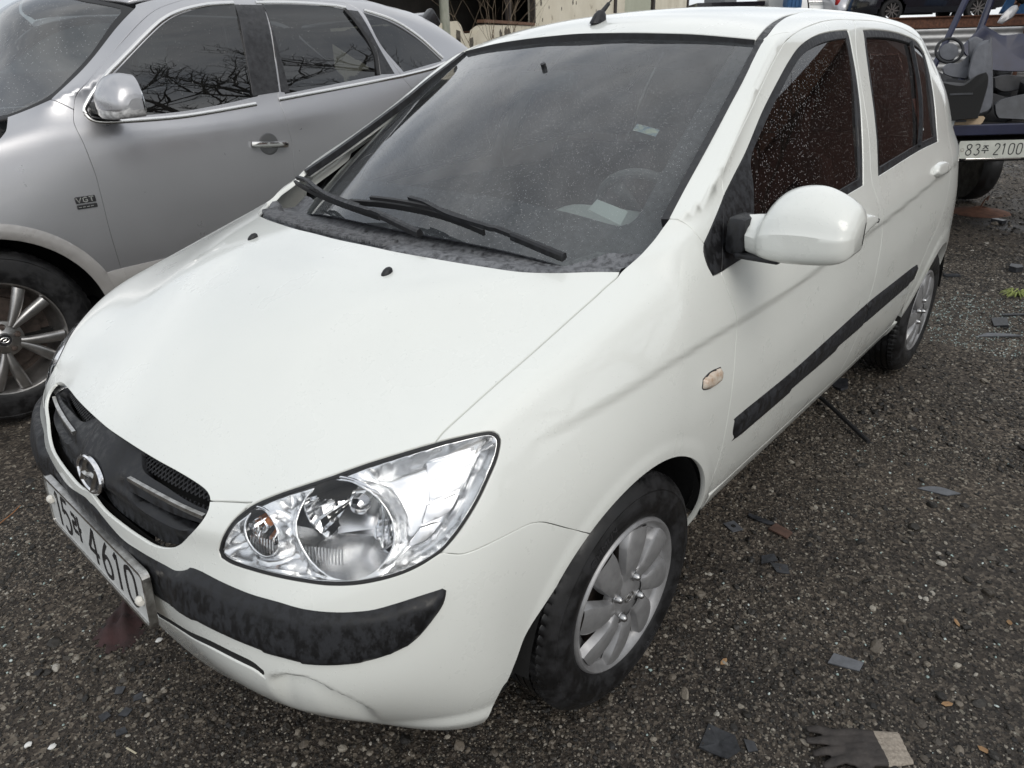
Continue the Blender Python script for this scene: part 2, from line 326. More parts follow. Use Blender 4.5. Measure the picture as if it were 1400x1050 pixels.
# ---------------------------------------------------------------- car body master surface
SIDE_Z = None
CAGE_A = [  # one row per station (rear to nose): r0..r6, sill to belt / hood line
 [(-3.00,.30,.25),(-3.03,.32,.35),(-3.05,.32,.48),(-3.05,.33,.62),(-3.01,.33,.82),(-2.99,.33,.97),(-2.97,.31,1.09)],
 [(-2.91,.60,.25),(-2.95,.64,.35),(-2.97,.66,.48),(-2.965,.67,.62),(-2.935,.66,.82),(-2.915,.63,.97),(-2.88,.58,1.09)],
 [(-2.74,.71,.25),(-2.75,.755,.35),(-2.75,.778,.48),(-2.75,.785,.62),(-2.74,.770,.84),(-2.73,.745,.98),(-2.70,.695,1.085)],
 [(-2.455,.74,.25),(-2.455,.785,.35),(-2.455,.813,.48),(-2.455,.823,.62),(-2.455,.815,.85),(-2.455,.793,.985),(-2.45,.757,1.07)],
 [(-2.1,.742,.255),(-2.1,.785,.35),(-2.1,.815,.48),(-2.1,.828,.62),(-2.1,.826,.83),(-2.1,.806,.965),(-2.1,.775,1.055)],
 [(-1.6,.742,.255),(-1.6,.785,.35),(-1.6,.815,.48),(-1.6,.83,.62),(-1.6,.83,.81),(-1.6,.812,.945),(-1.6,.782,1.04)],
 [(-1.15,.742,.255),(-1.15,.785,.35),(-1.15,.815,.48),(-1.15,.83,.62),(-1.15,.83,.80),(-1.15,.812,.93),(-1.15,.781,1.03)],
 [(-.88,.742,.255),(-.88,.785,.35),(-.88,.815,.48),(-.88,.829,.62),(-.88,.828,.79),(-.88,.808,.92),(-.88,.776,1.025)],
 [(-.60,.742,.255),(-.60,.785,.35),(-.60,.813,.48),(-.60,.827,.62),(-.60,.826,.785),(-.62,.805,.915),(-.64,.768,1.02)],
 [(-.38,.744,.25),(-.38,.785,.34),(-.38,.812,.47),(-.38,.825,.62),(-.38,.823,.78),(-.39,.800,.91),(-.40,.760,1.02)],
 [(-.22,.748,.24),(-.22,.787,.33),(-.22,.812,.46),(-.22,.824,.62),(-.22,.820,.79),(-.225,.785,.94),(-.235,.745,1.028)],
 [(-.155,.750,.235),(-.155,.788,.325),(-.155,.812,.46),(-.155,.8235,.62),(-.155,.8195,.79),(-.157,.778,.943),(-.162,.720,1.014)],
 [(-.09,.752,.23),(-.09,.79,.32),(-.09,.812,.46),(-.09,.823,.62),(-.09,.819,.79),(-.09,.765,.945),(-.09,.682,.998)],
 [(.06,.755,.22),(.06,.79,.31),(.06,.812,.45),(.06,.822,.61),(.06,.813,.775),(.055,.755,.915),(.05,.682,.953)],
 [(.20,.750,.21),(.20,.786,.30),(.20,.806,.44),(.20,.814,.60),(.20,.800,.745),(.195,.748,.872),(.19,.680,.913)],
 [(.335,.73,.20),(.345,.775,.30),(.36,.792,.44),(.355,.798,.59),(.345,.782,.71),(.335,.738,.825),(.325,.678,.874)],
 [(.44,.69,.195),(.47,.745,.30),(.497,.768,.44),(.487,.772,.585),(.465,.760,.69),(.445,.722,.785),(.43,.672,.838)],
 [(.50,.57,.18),(.60,.592,.28),(.672,.645,.43),(.672,.652,.54),(.645,.645,.64),(.612,.620,.72),(.578,.572,.790)],
 [(.585,.44,.18),(.672,.435,.28),(.748,.462,.42),(.757,.472,.52),(.736,.468,.60),(.705,.452,.675),(.665,.430,.746)],
 [(.65,.28,.18),(.718,.275,.28),(.766,.282,.42),(.773,.287,.52),(.768,.285,.60),(.750,.28,.665),(.713,.270,.733)],
 [(.68,.14,.18),(.734,.135,.28),(.776,.14,.42),(.781,.143,.52),(.779,.14,.60),(.764,.14,.66),(.733,.135,.728)],
 [(.69,0,.18),(.738,0,.28),(.779,0,.42),(.784,0,.52),(.782,0,.60),(.768,0,.66),(.740,0,.726)],
]
CORNER = 16
CAGE_B = [  # r7..r11 for stations 0..CORNER-1
 [(-2.92,.30,1.22),(-2.85,.28,1.34),(-2.80,.24,1.42),(-2.78,.12,1.435),(-2.78,0,1.44)],
 [(-2.83,.55,1.22),(-2.77,.49,1.35),(-2.72,.42,1.43),(-2.70,.25,1.455),(-2.70,0,1.46)],
 [(-2.66,.655,1.22),(-2.62,.565,1.37),(-2.58,.48,1.455),(-2.57,.28,1.485),(-2.57,0,1.495)],
 [(-2.44,.702,1.22),(-2.42,.605,1.385),(-2.40,.525,1.475),(-2.38,.3,1.512),(-2.38,0,1.524)],
 [(-2.1,.722,1.215),(-2.1,.625,1.395),(-2.1,.540,1.492),(-2.1,.3,1.532),(-2.1,0,1.545)],
 [(-1.6,.730,1.21),(-1.6,.632,1.40),(-1.6,.548,1.497),(-1.6,.3,1.537),(-1.6,0,1.551)],
 [(-1.15,.727,1.20),(-1.15,.630,1.385),(-1.13,.548,1.470),(-1.1,.3,1.510),(-1.1,0,1.524)],
 [(-.89,.722,1.175),(-.905,.614,1.386),(-.915,.568,1.424),(-.885,.3,1.455),(-.88,0,1.466)],
 [(-.67,.727,1.135),(-.695,.653,1.274),(-.70,.604,1.308),(-.665,.3,1.346),(-.655,0,1.358)],
 [(-.43,.738,1.078),(-.455,.702,1.146),(-.46,.652,1.180),(-.42,.28,1.222),(-.41,0,1.231)],
 [(-.275,.728,1.060),(-.280,.705,1.084),(-.268,.664,1.090),(-.18,.32,1.098),(-.17,0,1.104)],
 [(-.158,.688,1.030),(-.135,.60,1.036),(-.09,.45,1.042),(-.05,.22,1.047),(-.04,0,1.049)],
 [(-.03,.555,1.012),(.005,.40,1.020),(.022,.26,1.024),(.03,.13,1.026),(.033,0,1.027)],
 [(.10,.54,.982),(.14,.40,.996),(.17,.26,1.0),(.19,.13,1.0),(.195,0,1.0)],
 [(.235,.535,.935),(.29,.39,.952),(.33,.26,.954),(.36,.13,.95),(.37,0,.948)],
 [(.385,.535,.882),(.45,.39,.878),(.50,.26,.868),(.54,.13,.86),(.555,0,.856)],
]
def master_cage(CAGE_A, CAGE_B, CORNER):
    """half cage -> (verts, quads, index of mirror seam) as full mirrored mesh"""
    na, nr, nbr = len(CAGE_A), len(CAGE_A[0]), len(CAGE_B[0])
    V, idx = [], {}
    def add(key, p):
        idx[key] = len(V); V.append(tuple(p))
    for i in range(na):
        for j in range(nr): add(('A', i, j), CAGE_A[i][j])
    for i in range(CORNER):
        for j in range(nbr): add(('B', i, j), CAGE_B[i][j])
    F = []
    for i in range(na-1):
        for j in range(nr-1):
            F.append((idx[('A', i, j)], idx[('A', i+1, j)], idx[('A', i+1, j+1)], idx[('A', i, j+1)]))
    def b(i, j):           # j = 0..5 (0 = row r6)
        if i == CORNER: return idx[('A', CORNER+j, nr-1)]
        return idx[('A', i, nr-1)] if j == 0 else idx[('B', i, j-1)]
    for i in range(CORNER):
        for j in range(nbr):
            F.append((b(i, j), b(i+1, j), b(i+1, j+1), b(i, j+1)))
    n = len(V); mir = {}
    W = list(V)
    for k, p in enumerate(V):
        if abs(p[1]) < 1e-6: mir[k] = k
        else: mir[k] = len(W); W.append((p[0], -p[1], p[2]))
    F = [tuple(reversed(f)) for f in F]
    G = F + [tuple(mir[k] for k in reversed(f)) for f in F]
    col = [idx[('A', 0, j)] for j in range(nr)]+[idx[('B', 0, j)] for j in range(nbr)]
    for a, b_ in zip(col, col[1:]):                       # close the tail
        q = [a, b_, mir[b_], mir[a]]
        G.append(tuple(dict.fromkeys(q)))
    return W, G
def subdivided(V, F, levels):
    me = bpy.data.meshes.new('m'); me.from_pydata(V, [], F)
    o = bpy.data.objects.new('m', me); bpy.context.scene.collection.objects.link(o)
    md = o.modifiers.new('s', 'SUBSURF'); md.levels = levels; md.render_levels = levels
    dg = bpy.context.evaluated_depsgraph_get(); dg.update()
    ev = o.evaluated_get(dg).to_mesh()
    P = np.empty(len(ev.vertices)*3); ev.vertices.foreach_get('co', P); P = P.reshape(-1, 3).copy()
    Q = np.empty(len(ev.loops), dtype=np.int32); ev.loops.foreach_get('vertex_index', Q); Q = Q.reshape(-1, 4).copy()
    bpy.data.objects.remove(o); bpy.data.meshes.remove(me)
    return P, Q
def sstep(a, b, x):
    t = np.clip((x-a)/(b-a), 0, 1); return t*t*(3-2*t)
def vnormals(P, Q):
    e = np.cross(P[Q[:, 2]]-P[Q[:, 0]], P[Q[:, 3]]-P[Q[:, 1]])
    N = np.zeros_like(P)
    for k in range(4): np.add.at(N, Q[:, k], e)
    return N/np.maximum(np.linalg.norm(N, axis=1, keepdims=True), 1e-12)
def crease_z(x): return np.interp(x, [-3.0, -2.06, -1.43, -.67, -.4, -.1, .13, .45], [.975, .928, .886, .846, .842, .838, .822, .79])
def sculpt(P, Q):
    P = P.copy(); s = np.sign(P[:, 1]); Y = np.abs(P[:, 1]); x, z = P[:, 0], P[:, 2]
    N = vnormals(P, Q)
    d = np.zeros(len(P))
    side = (Y > .70)*1.0
    # shoulder crease: sheet steps in just under the line
    t = z-crease_z(x)
    fade = sstep(.34, .10, x)*sstep(-3.0, -2.8, x)
    d -= side*fade*.0062*sstep(.007, -.013, t)*sstep(-.19, -.03, t)
    # lamp recess in the bumper corner: sharp along its upper edge, running out below
    s_ = (x-.69)*-.6+(Y-.61)*.8
    zt = np.interp(s_, [-.075, -.063, -.03, 0, .025, .06, .078, .09], [.47, .497, .507, .507, .493, .455, .424, .40])
    dep = zt-z
    d -= .036*sstep(.0, .028, dep)*np.clip(1-dep/.135, 0, 1)**1.3*sstep(-.070, -.045, s_)*sstep(.096, .062, s_)*(x > .4)*(Y > .4)
    # small ledge along the bottom of the bumper corner
    d += .010*sstep(.30, .262, z-.10*(x-.42))*sstep(.16, .24, z)*sstep(.30, .40, x)*sstep(.60, .48, x)*(Y > .45)
    # wheel arch flares
    for cx, r0 in ((0., .335), (-2.455, .335)):
        rr = np.hypot(x-cx, z-.29)
        d += side*.0035*sstep(r0+.055, r0+.022, rr)*(z > .22)
    P += N*d[:, None]
    return P
def relax(P, Q, c, r, n):
    """even out the sheet around the foot of the windscreen pillars (both sides)"""
    E = np.unique(np.sort(np.concatenate([Q[:, [0, 1]], Q[:, [1, 2]], Q[:, [2, 3]], Q[:, [3, 0]]]), axis=1), axis=0)
    d = np.sqrt(((P[:, 0]-c[0])/r[0])**2+((np.abs(P[:, 1])-c[1])/r[1])**2+((P[:, 2]-c[2])/r[2])**2)
    w = sstep(1.0, .75, d); k = (w[E[:, 0]] > 0) | (w[E[:, 1]] > 0); E = E[k]; deg = np.zeros(len(P)); np.add.at(deg, E[:, 0], 1); np.add.at(deg, E[:, 1], 1)
    m = w > 0; P = P.copy()
    for i in range(n):
        S = np.zeros_like(P); np.add.at(S, E[:, 0], P[E[:, 1]]); np.add.at(S, E[:, 1], P[E[:, 0]])
        P[m] += (S[m]/deg[m][:, None]-P[m])*w[m][:, None]*.8
    return P
def build_master(CA=None, CB=None, corner=None, levels=4, sc=True):
    V, F = master_cage(CA or CAGE_A, CB or CAGE_B, corner or CORNER)
    V = np.array(V); T = V.copy(); C = V.copy()
    for k in range(4):
        P, Q = subdivided(C.tolist(), F, 1)
        C += (T-P[:len(T)])*.9
    P, Q = subdivided(C.tolist(), F, levels)
    if sc:
        P = relax(P, Q, (-.46, .69, 1.15), (.40, .12, .22), 70 if levels > 4 else 20); P = sculpt(P, Q)
    return P, Q
# the neighbouring silver car: same idea, in its own frame (origin under the front axle)
SUV_A = [
 [(-3.80,.35,.40),(-3.90,.37,.58),(-3.90,.37,.82),(-3.72,.36,1.08),(-3.52,.35,1.26)],
 [(-3.70,.78,.40),(-3.80,.80,.58),(-3.80,.80,.82),(-3.66,.77,1.08),(-3.46,.72,1.27)],
 [(-3.35,.90,.36),(-3.40,.945,.56),(-3.40,.950,.82),(-3.33,.925,1.10),(-3.20,.88,1.30)],
 [(-2.80,.92,.32),(-2.80,.965,.54),(-2.80,.972,.82),(-2.78,.958,1.12),(-2.72,.925,1.355)],
 [(-2.2,.925,.30),(-2.2,.965,.50),(-2.2,.975,.80),(-2.2,.968,1.12),(-2.2,.940,1.30)],
 [(-1.5,.925,.30),(-1.5,.965,.50),(-1.5,.975,.80),(-1.5,.970,1.11),(-1.5,.940,1.235)],
 [(-1.0,.925,.30),(-1.0,.965,.50),(-1.0,.975,.80),(-1.0,.970,1.10),(-1.0,.940,1.20)],
 [(-.70,.925,.30),(-.70,.965,.50),(-.70,.975,.80),(-.70,.968,1.10),(-.70,.935,1.205)],
 [(-.42,.925,.30),(-.42,.968,.50),(-.42,.976,.80),(-.42,.962,1.10),(-.42,.915,1.215)],
 [(-.15,.925,.30),(-.15,.970,.50),(-.15,.978,.80),(-.15,.955,1.07),(-.18,.885,1.185)],
 [(.20,.92,.30),(.20,.968,.50),(.20,.975,.80),(.20,.945,1.02),(.20,.865,1.125)],
 [(.45,.90,.30),(.46,.95,.50),(.46,.955,.78),(.45,.92,.97),(.43,.835,1.065)],
 [(.66,.82,.30),(.70,.88,.48),(.70,.88,.70),(.68,.85,.87),(.63,.76,.985)],
 [(.80,.62,.28),(.86,.68,.46),(.86,.68,.66),(.83,.66,.83),(.77,.60,.955)],
 [(.88,.42,.27),(.94,.46,.45),(.94,.46,.65),(.91,.44,.82),(.85,.40,.945)],
 [(.91,.21,.27),(.97,.23,.45),(.97,.23,.65),(.94,.22,.82),(.88,.20,.94)],
 [(.92,0,.27),(.98,0,.45),(.98,0,.65),(.95,0,.82),(.89,0,.94)],
]
SUV_CORNER = 12
SUV_B = [
 [(-3.15,.33,1.48),(-2.82,.30,1.65),(-2.80,.15,1.66),(-2.80,0,1.665)],
 [(-3.10,.70,1.475),(-2.75,.62,1.655),(-2.70,.40,1.675),(-2.70,0,1.685)],
 [(-2.98,.835,1.46),(-2.62,.72,1.670),(-2.60,.42,1.70),(-2.60,0,1.71)],
 [(-2.66,.860,1.495),(-2.45,.75,1.685),(-2.42,.44,1.725),(-2.42,0,1.735)],
 [(-2.2,.870,1.49),(-2.2,.755,1.70),(-2.2,.45,1.775),(-2.2,0,1.82)],
 [(-1.5,.878,1.46),(-1.5,.757,1.695),(-1.5,.45,1.777),(-1.5,0,1.82)],
 [(-1.0,.885,1.44),(-1.02,.775,1.645),(-.82,.45,1.72),(-.76,0,1.762)],
 [(-.72,.890,1.36),(-.735,.815,1.46),(-.54,.44,1.510),(-.49,0,1.525)],
 [(-.455,.882,1.285),(-.45,.825,1.315),(-.33,.44,1.355),(-.30,0,1.365)],
 [(-.12,.72,1.215),(-.06,.50,1.235),(-.02,.25,1.245),(-.01,0,1.248)],
 [(.25,.65,1.15),(.28,.45,1.158),(.30,.22,1.162),(.30,0,1.163)],
 [(.50,.60,1.075),(.55,.41,1.078),(.58,.20,1.08),(.59,0,1.08)],
]
SUV_AT = (.465, -2.97, 0)
# ---------------------------------------------------------------- trimmed panels on a master surface
class Master:
    def __init__(s, P, Q):
        s.P, s.Q = P, Q; s.N = vnormals(P, Q)
        T = np.concatenate([Q[:, [0, 1, 2]], Q[:, [0, 2, 3]]]); s.T = T
        s.bv = BVHTree.FromPolygons(P.tolist(), T.tolist())
    def nrm(s, co, i):
        a, b, c = s.T[i]; A, B, Cc = s.P[a], s.P[b], s.P[c]
        v0, v1, v2 = B-A, Cc-A, co-A; d00, d01, d11, d20, d21 = v0@v0, v0@v1, v1@v1, v2@v0, v2@v1
        de = d00*d11-d01*d01
        if abs(de) < 1e-18: return s.N[a]
        v = (d11*d20-d01*d21)/de; w = (d00*d21-d01*d20)/de
        n = s.N[a]*(1-v-w)+s.N[b]*v+s.N[c]*w
        return n/max(np.linalg.norm(n), 1e-9)
    def cast(s, p, d):
        """point p pushed onto the surface along -d (from outside)"""
        d = Vector(d); h = s.bv.ray_cast(Vector(p)+d*1.2, -d)
        if h[0] is None: h = s.bv.find_nearest(Vector(p))
        co = np.array(h[0]); return co, s.nrm(co, h[2])
    def near(s, p):
        h = s.bv.find_nearest(Vector(p)); co = np.array(h[0]); return co, s.nrm(co, h[2])
def resample(pts, step, corner=38):
    """closed 3D loop -> smooth evenly spaced loop that keeps its corners"""
    P = [np.array(p, float) for p in pts]; Q = []
    for p in P:
        if not Q or np.linalg.norm(p-Q[-1]) > .0025: Q.append(p)
    if np.linalg.norm(Q[0]-Q[-1]) < .0025: Q.pop()
    n = len(Q); cor = []
    for i in range(n):
        a = Q[i]-Q[i-1]; b = Q[(i+1) % n]-Q[i]
        c = a@b/(np.linalg.norm(a)*np.linalg.norm(b)+1e-12)
        if math.degrees(math.acos(max(-1, min(1, c)))) > corner: cor.append(i)
    if not cor: cor = [0]
    out = []
    for k, i in enumerate(cor):
        j = cor[(k+1) % len(cor)]
        seg = [Q[(i+q) % n] for q in range(((j-i) % n or n)+1)]
        d = catmull(seg, 10) if len(seg) > 2 else seg
        d = np.array(d); L = np.concatenate([[0], np.cumsum(np.linalg.norm(np.diff(d, axis=0), axis=1))])
        m = max(1, int(round(L[-1]/step)))
        t = np.linspace(0, L[-1], m+1)[:-1]
        for q in t: out.append([np.interp(q, L, d[:, c]) for c in range(3)])
    return np.array(out)
def inside(P, poly):
    x, y = P[:, 0], P[:, 1]; r = np.zeros(len(P), bool); n = len(poly)
    for i in range(n):
        (x0, y0), (x1, y1) = poly[i-1], poly[i]
        if y0 == y1: continue
        c = ((y0 > y) != (y1 > y)) & (x < (x1-x0)*(y-y0)/(y1-y0)+x0); r ^= c
    return r
def segdist(P, poly):
    D = np.full(len(P), 1e9); n = len(poly)
    A = np.array(poly); B = np.roll(A, -1, axis=0)
    for a, b in zip(A, B):
        ab = b-a; t = np.clip(((P-a)@ab)/max(ab@ab, 1e-12), 0, 1)
        D = np.minimum(D, np.hypot(*(P-a-t[:, None]*ab).T))
    return D
def panel(ms, name, loops, d, mat=None, parent=None, off=0.0, gap=.0016, grid=.018, flange=.014, step=.010, seam=False, bulge=None, mats=None, corner=38, make=True, flip=False, nogap=None):
    ng = (lambda p: any(np.linalg.norm(np.cross(np.array(b)-np.array(a), p-np.array(a)))/np.linalg.norm(np.array(b)-np.array(a)) < .006 and -.01 < (p-np.array(a))@(np.array(b)-np.array(a))/np.linalg.norm(np.array(b)-np.array(a))**2 < 1.01 for a, b in nogap)) if nogap else (lambda p: False)
    d = np.array(d, float); d /= np.linalg.norm(d)
    e1 = np.cross([0, 0, 1.0], d) if abs(d[2]) < .9 else np.cross([0, 1.0, 0], d)
    e1 /= np.linalg.norm(e1); e2 = np.cross(d, e1)
    L2 = []; B3 = []
    for li, lp in enumerate(loops):
        r = resample(lp, step, corner)
        q = np.stack([r@e1, r@e2], 1)
        area = .5*np.sum(q[:, 0]*np.roll(q[:, 1], -1)-np.roll(q[:, 0], -1)*q[:, 1])
        if (area > 0) != (li == 0): q = q[::-1]; r = r[::-1]
        if gap:
            t1 = q-np.roll(q, 1, axis=0); t2 = np.roll(q, -1, axis=0)-q
            t1 /= np.linalg.norm(t1, axis=1, keepdims=True)+1e-12; t2 /= np.linalg.norm(t2, axis=1, keepdims=True)+1e-12
            n1 = np.stack([-t1[:, 1], t1[:, 0]], 1); n2 = np.stack([-t2[:, 1], t2[:, 0]], 1)
            m = n1+n2; m /= np.maximum((m*n1).sum(1, keepdims=True), .5)
            g = np.full((len(q), 1), gap)
            if seam: g[np.abs(r[:, 1]) < .004] = 0
            if nogap: g[[ng(p) for p in r]] = 0
            q = q+m*g
        L2.append(q); B3.append(r)
    allb = np.concatenate(L2); lo, hi = allb.min(0), allb.max(0)
    gx = np.arange(lo[0], hi[0], grid); gy = np.arange(lo[1], hi[1], grid*.866)
    G = np.array([(x+(grid/2 if j % 2 else 0), y) for j, y in enumerate(gy) for x in gx])
    if len(G):
        ok = inside(G, L2[0])
        for q in L2[1:]: ok &= ~inside(G, q)
        G = G[ok]
    D = np.full(len(G), 1e9)
    for q in L2:
        if len(G): D = np.minimum(D, segdist(G, q))
    k = D > grid*.45; G = G[k]; D = D[k]
    pts = np.concatenate([allb, G]) if len(G) else allb
    edges = []; b = 0
    for q in L2:
        n = len(q); edges += [(b+i, b+(i+1) % n) for i in range(n)]; b += n
    nb = b
    r = geometry.delaunay_2d_cdt([Vector(p) for p in pts], edges, [], 0, 1e-7)
    rv = np.array([(v.x, v.y) for v in r[0]]); orig = r[3]
    F = np.array([f for f in r[2] if len(f) == 3])
    cen = rv[F].mean(1); ok = inside(cen, L2[0])
    for q in L2[1:]: ok &= ~inside(cen, q)
    F = F[ok]
    mp = {}
    for i, o in enumerate(orig):
        for q in o: mp[q] = i
    dist = np.zeros(len(rv))
    for i in range(len(G)):
        if nb+i in mp: dist[mp[nb+i]] = D[i]
    base = d*float(np.mean(np.concatenate(B3)@d))
    V = np.zeros((len(rv), 3)); NN = np.zeros((len(rv), 3))
    for i, (a, c) in enumerate(rv):
        co, n = ms.cast(base+e1*a+e2*c, d); V[i] = co; NN[i] = n
    if seam:
        bi = 0
        for q, r3 in zip(L2, B3):
            for i in range(len(q)):
                if abs(r3[i][1]) < .004:
                    v = mp.get(bi+i)
                    if v is not None:
                        co, n = ms.cast((V[v][0], 0, V[v][2]), (1, 0, .0)); V[v] = co; V[v][1] = 0; n[1] = 0; NN[v] = n/np.linalg.norm(n)
            bi += len(q)
    sgn = np.sign((NN@d).sum()) or 1
    h = np.full(len(V), off, float)
    if callable(bulge): h += bulge(V, dist)
    elif bulge: w, hh = bulge; h += hh*np.sqrt(np.clip(1-(1-np.clip(dist/w, 0, 1))**2, 0, 1))
    V = V+NN*h[:, None]
    # orient
    e = np.cross(V[F[:, 1]]-V[F[:, 0]], V[F[:, 2]]-V[F[:, 0]])
    if (e*NN[F[:, 0]]).sum() < 0: F = F[:, ::-1]
    V = list(V); NL = list(NN); F = [tuple(f) for f in F]
    if callable(bulge) or bulge:
        P3 = np.array(V); acc = np.zeros_like(P3); Fa = np.array(F); e = np.cross(P3[Fa[:, 1]]-P3[Fa[:, 0]], P3[Fa[:, 2]]-P3[Fa[:, 0]])
        for k in range(3): np.add.at(acc, Fa[:, k], e)
        NL = list(acc/np.maximum(np.linalg.norm(acc, axis=1, keepdims=True), 1e-12))
    if flange:
        bi = 0
        for q, r3 in zip(L2, B3):
            n = len(q); ids = [mp[bi+i] for i in range(n)]; bi += n; r1 = []; r2 = []
            for i in range(n):
                p = V[ids[i]]; nn = NL[ids[i]]; t = V[ids[(i+1) % n]]-V[ids[i-1]]; t = t/(np.linalg.norm(t)+1e-12)
                o = np.cross(t, nn); o /= np.linalg.norm(o)+1e-12
                if seam and abs(p[1]) < 1e-6: o = o*np.array([1, 0, 1])
                r1.append(len(V)); V.append(p+o*.0010-nn*.0012); NL.append((nn+o)/np.linalg.norm(nn+o))
                r2.append(len(V)); V.append(p+o*.0008-nn*flange); NL.append(o)
            for i in range(n):
                j = (i+1) % n
                if seam and abs(V[ids[i]][1]) < 1e-6 and abs(V[ids[j]][1]) < 1e-6: continue
                if nogap and ng(r3[i]) and ng(r3[j]): continue
                F.append((ids[i], r1[i], r1[j], ids[j])); F.append((r1[i], r2[i], r2[j], r1[j]))
    V = np.array(V); NL = np.array(NL)
    if not make: return V, F, NL
    return mesh_obj(name, V, F, mat, parent, normals=NL, mats=mats)
def gloss_pane(ms, parent, name, loop, mat, off, gap=0):
    """window glass: one clean second-degree surface fitted through its outline"""
    V, F, NL = panel(ms, name, [loop], (0, 1, .3), off=0, gap=gap, grid=.04, flange=0, make=False)
    c = V.mean(0); f = lambda P: np.stack([np.ones(len(P)), P[:, 0]-c[0], P[:, 2]-c[2], (P[:, 0]-c[0])**2, (P[:, 2]-c[2])**2, (P[:, 0]-c[0])*(P[:, 2]-c[2])], 1)
    k = np.linalg.lstsq(f(V), V[:, 1], rcond=None)[0]; V = V.copy(); V[:, 1] = f(V) @ k
    gx = k[1]+2*k[3]*(V[:, 0]-c[0])+k[5]*(V[:, 2]-c[2]); gz_ = k[2]+2*k[4]*(V[:, 2]-c[2])+k[5]*(V[:, 0]-c[0])
    N_ = np.stack([-gx, np.ones(len(V)), -gz_], 1); N_ /= np.linalg.norm(N_, axis=1, keepdims=True)
    return mesh_obj(name, V+N_*off, F, mat, parent, normals=N_)
def both_halves(name, V, F, NL, mat, parent, tol=1e-6):
    """left half + its mirror image welded along y = 0 as one mesh"""
    n = len(V); ctr = np.abs(V[:, 1]) < tol; mapi = np.arange(n)+n
    keep = np.where(~ctr)[0]; idx = np.full(n, -1); idx[ctr] = np.where(ctr)[0]; idx[keep] = n+np.arange(len(keep))
    V2 = np.concatenate([V, V[keep]*[1, -1, 1]]); N2 = np.concatenate([NL, NL[keep]*[1, -1, 1]])
    F2 = list(F)+[tuple(int(idx[i]) for i in reversed(f)) for f in F]
    return mesh_obj(name, V2, F2, mat, parent, normals=N2)
def mirrored(o, parent=None, name=None):
    """the right-hand twin of a left-hand part (mesh mirrored across y = 0)"""
    me = o.data; n = len(me.vertices); P = np.empty(n*3); me.vertices.foreach_get('co', P); P = P.reshape(-1, 3)*[1, -1, 1]
    Ln = np.empty(len(me.loops)*3); me.corner_normals.foreach_get('vector', Ln); Ln = Ln.reshape(-1, 3)
    F = []; nl = []
    for p in me.polygons:
        a, b = p.loop_start, p.loop_start+p.loop_total
        vi = [me.loops[i].vertex_index for i in range(a, b)]
        F.append(tuple(reversed(vi))); nl += [tuple(Ln[i]*[1, -1, 1]) for i in reversed(range(a, b))]
    m2 = bpy.data.meshes.new(name or o.name); m2.from_pydata(P.tolist(), [], F)
    m2.polygons.foreach_set('use_smooth', [True]*len(F))
    m2.polygons.foreach_set('material_index', [p.material_index for p in me.polygons])
    for m in me.materials: m2.materials.append(m)
    m2.update(); m2.normals_split_custom_set(nl)
    c = bpy.data.objects.new(name or o.name.split('.')[0], m2); COL.objects.link(c); c.parent = parent or o.parent
    return c
def mirror_tree(o, parent):
    c = mirrored(o, parent)
    for ch in children(o): mirror_tree(ch, c)
    return c
def shrink_top(loop, g):
    """closed loop moved inwards by g as seen from above (kept as 3D points)"""
    r = resample(loop, .03); q = r[:, [0, 1]]
    area = np.sum(q[:, 0]*np.roll(q[:, 1], -1)-np.roll(q[:, 0], -1)*q[:, 1])
    t = np.roll(q, -1, axis=0)-np.roll(q, 1, axis=0); t /= np.linalg.norm(t, axis=1, keepdims=True)+1e-9
    n = np.stack([-t[:, 1], t[:, 0]], 1)*(1 if area > 0 else -1); c = q+n*g; D = segdist(c, q); ok = (D > g*.93) & inside(c, q)
    return [np.array([a, b, p[2]]) for (a, b), p, k in zip(c, r, ok) if k]
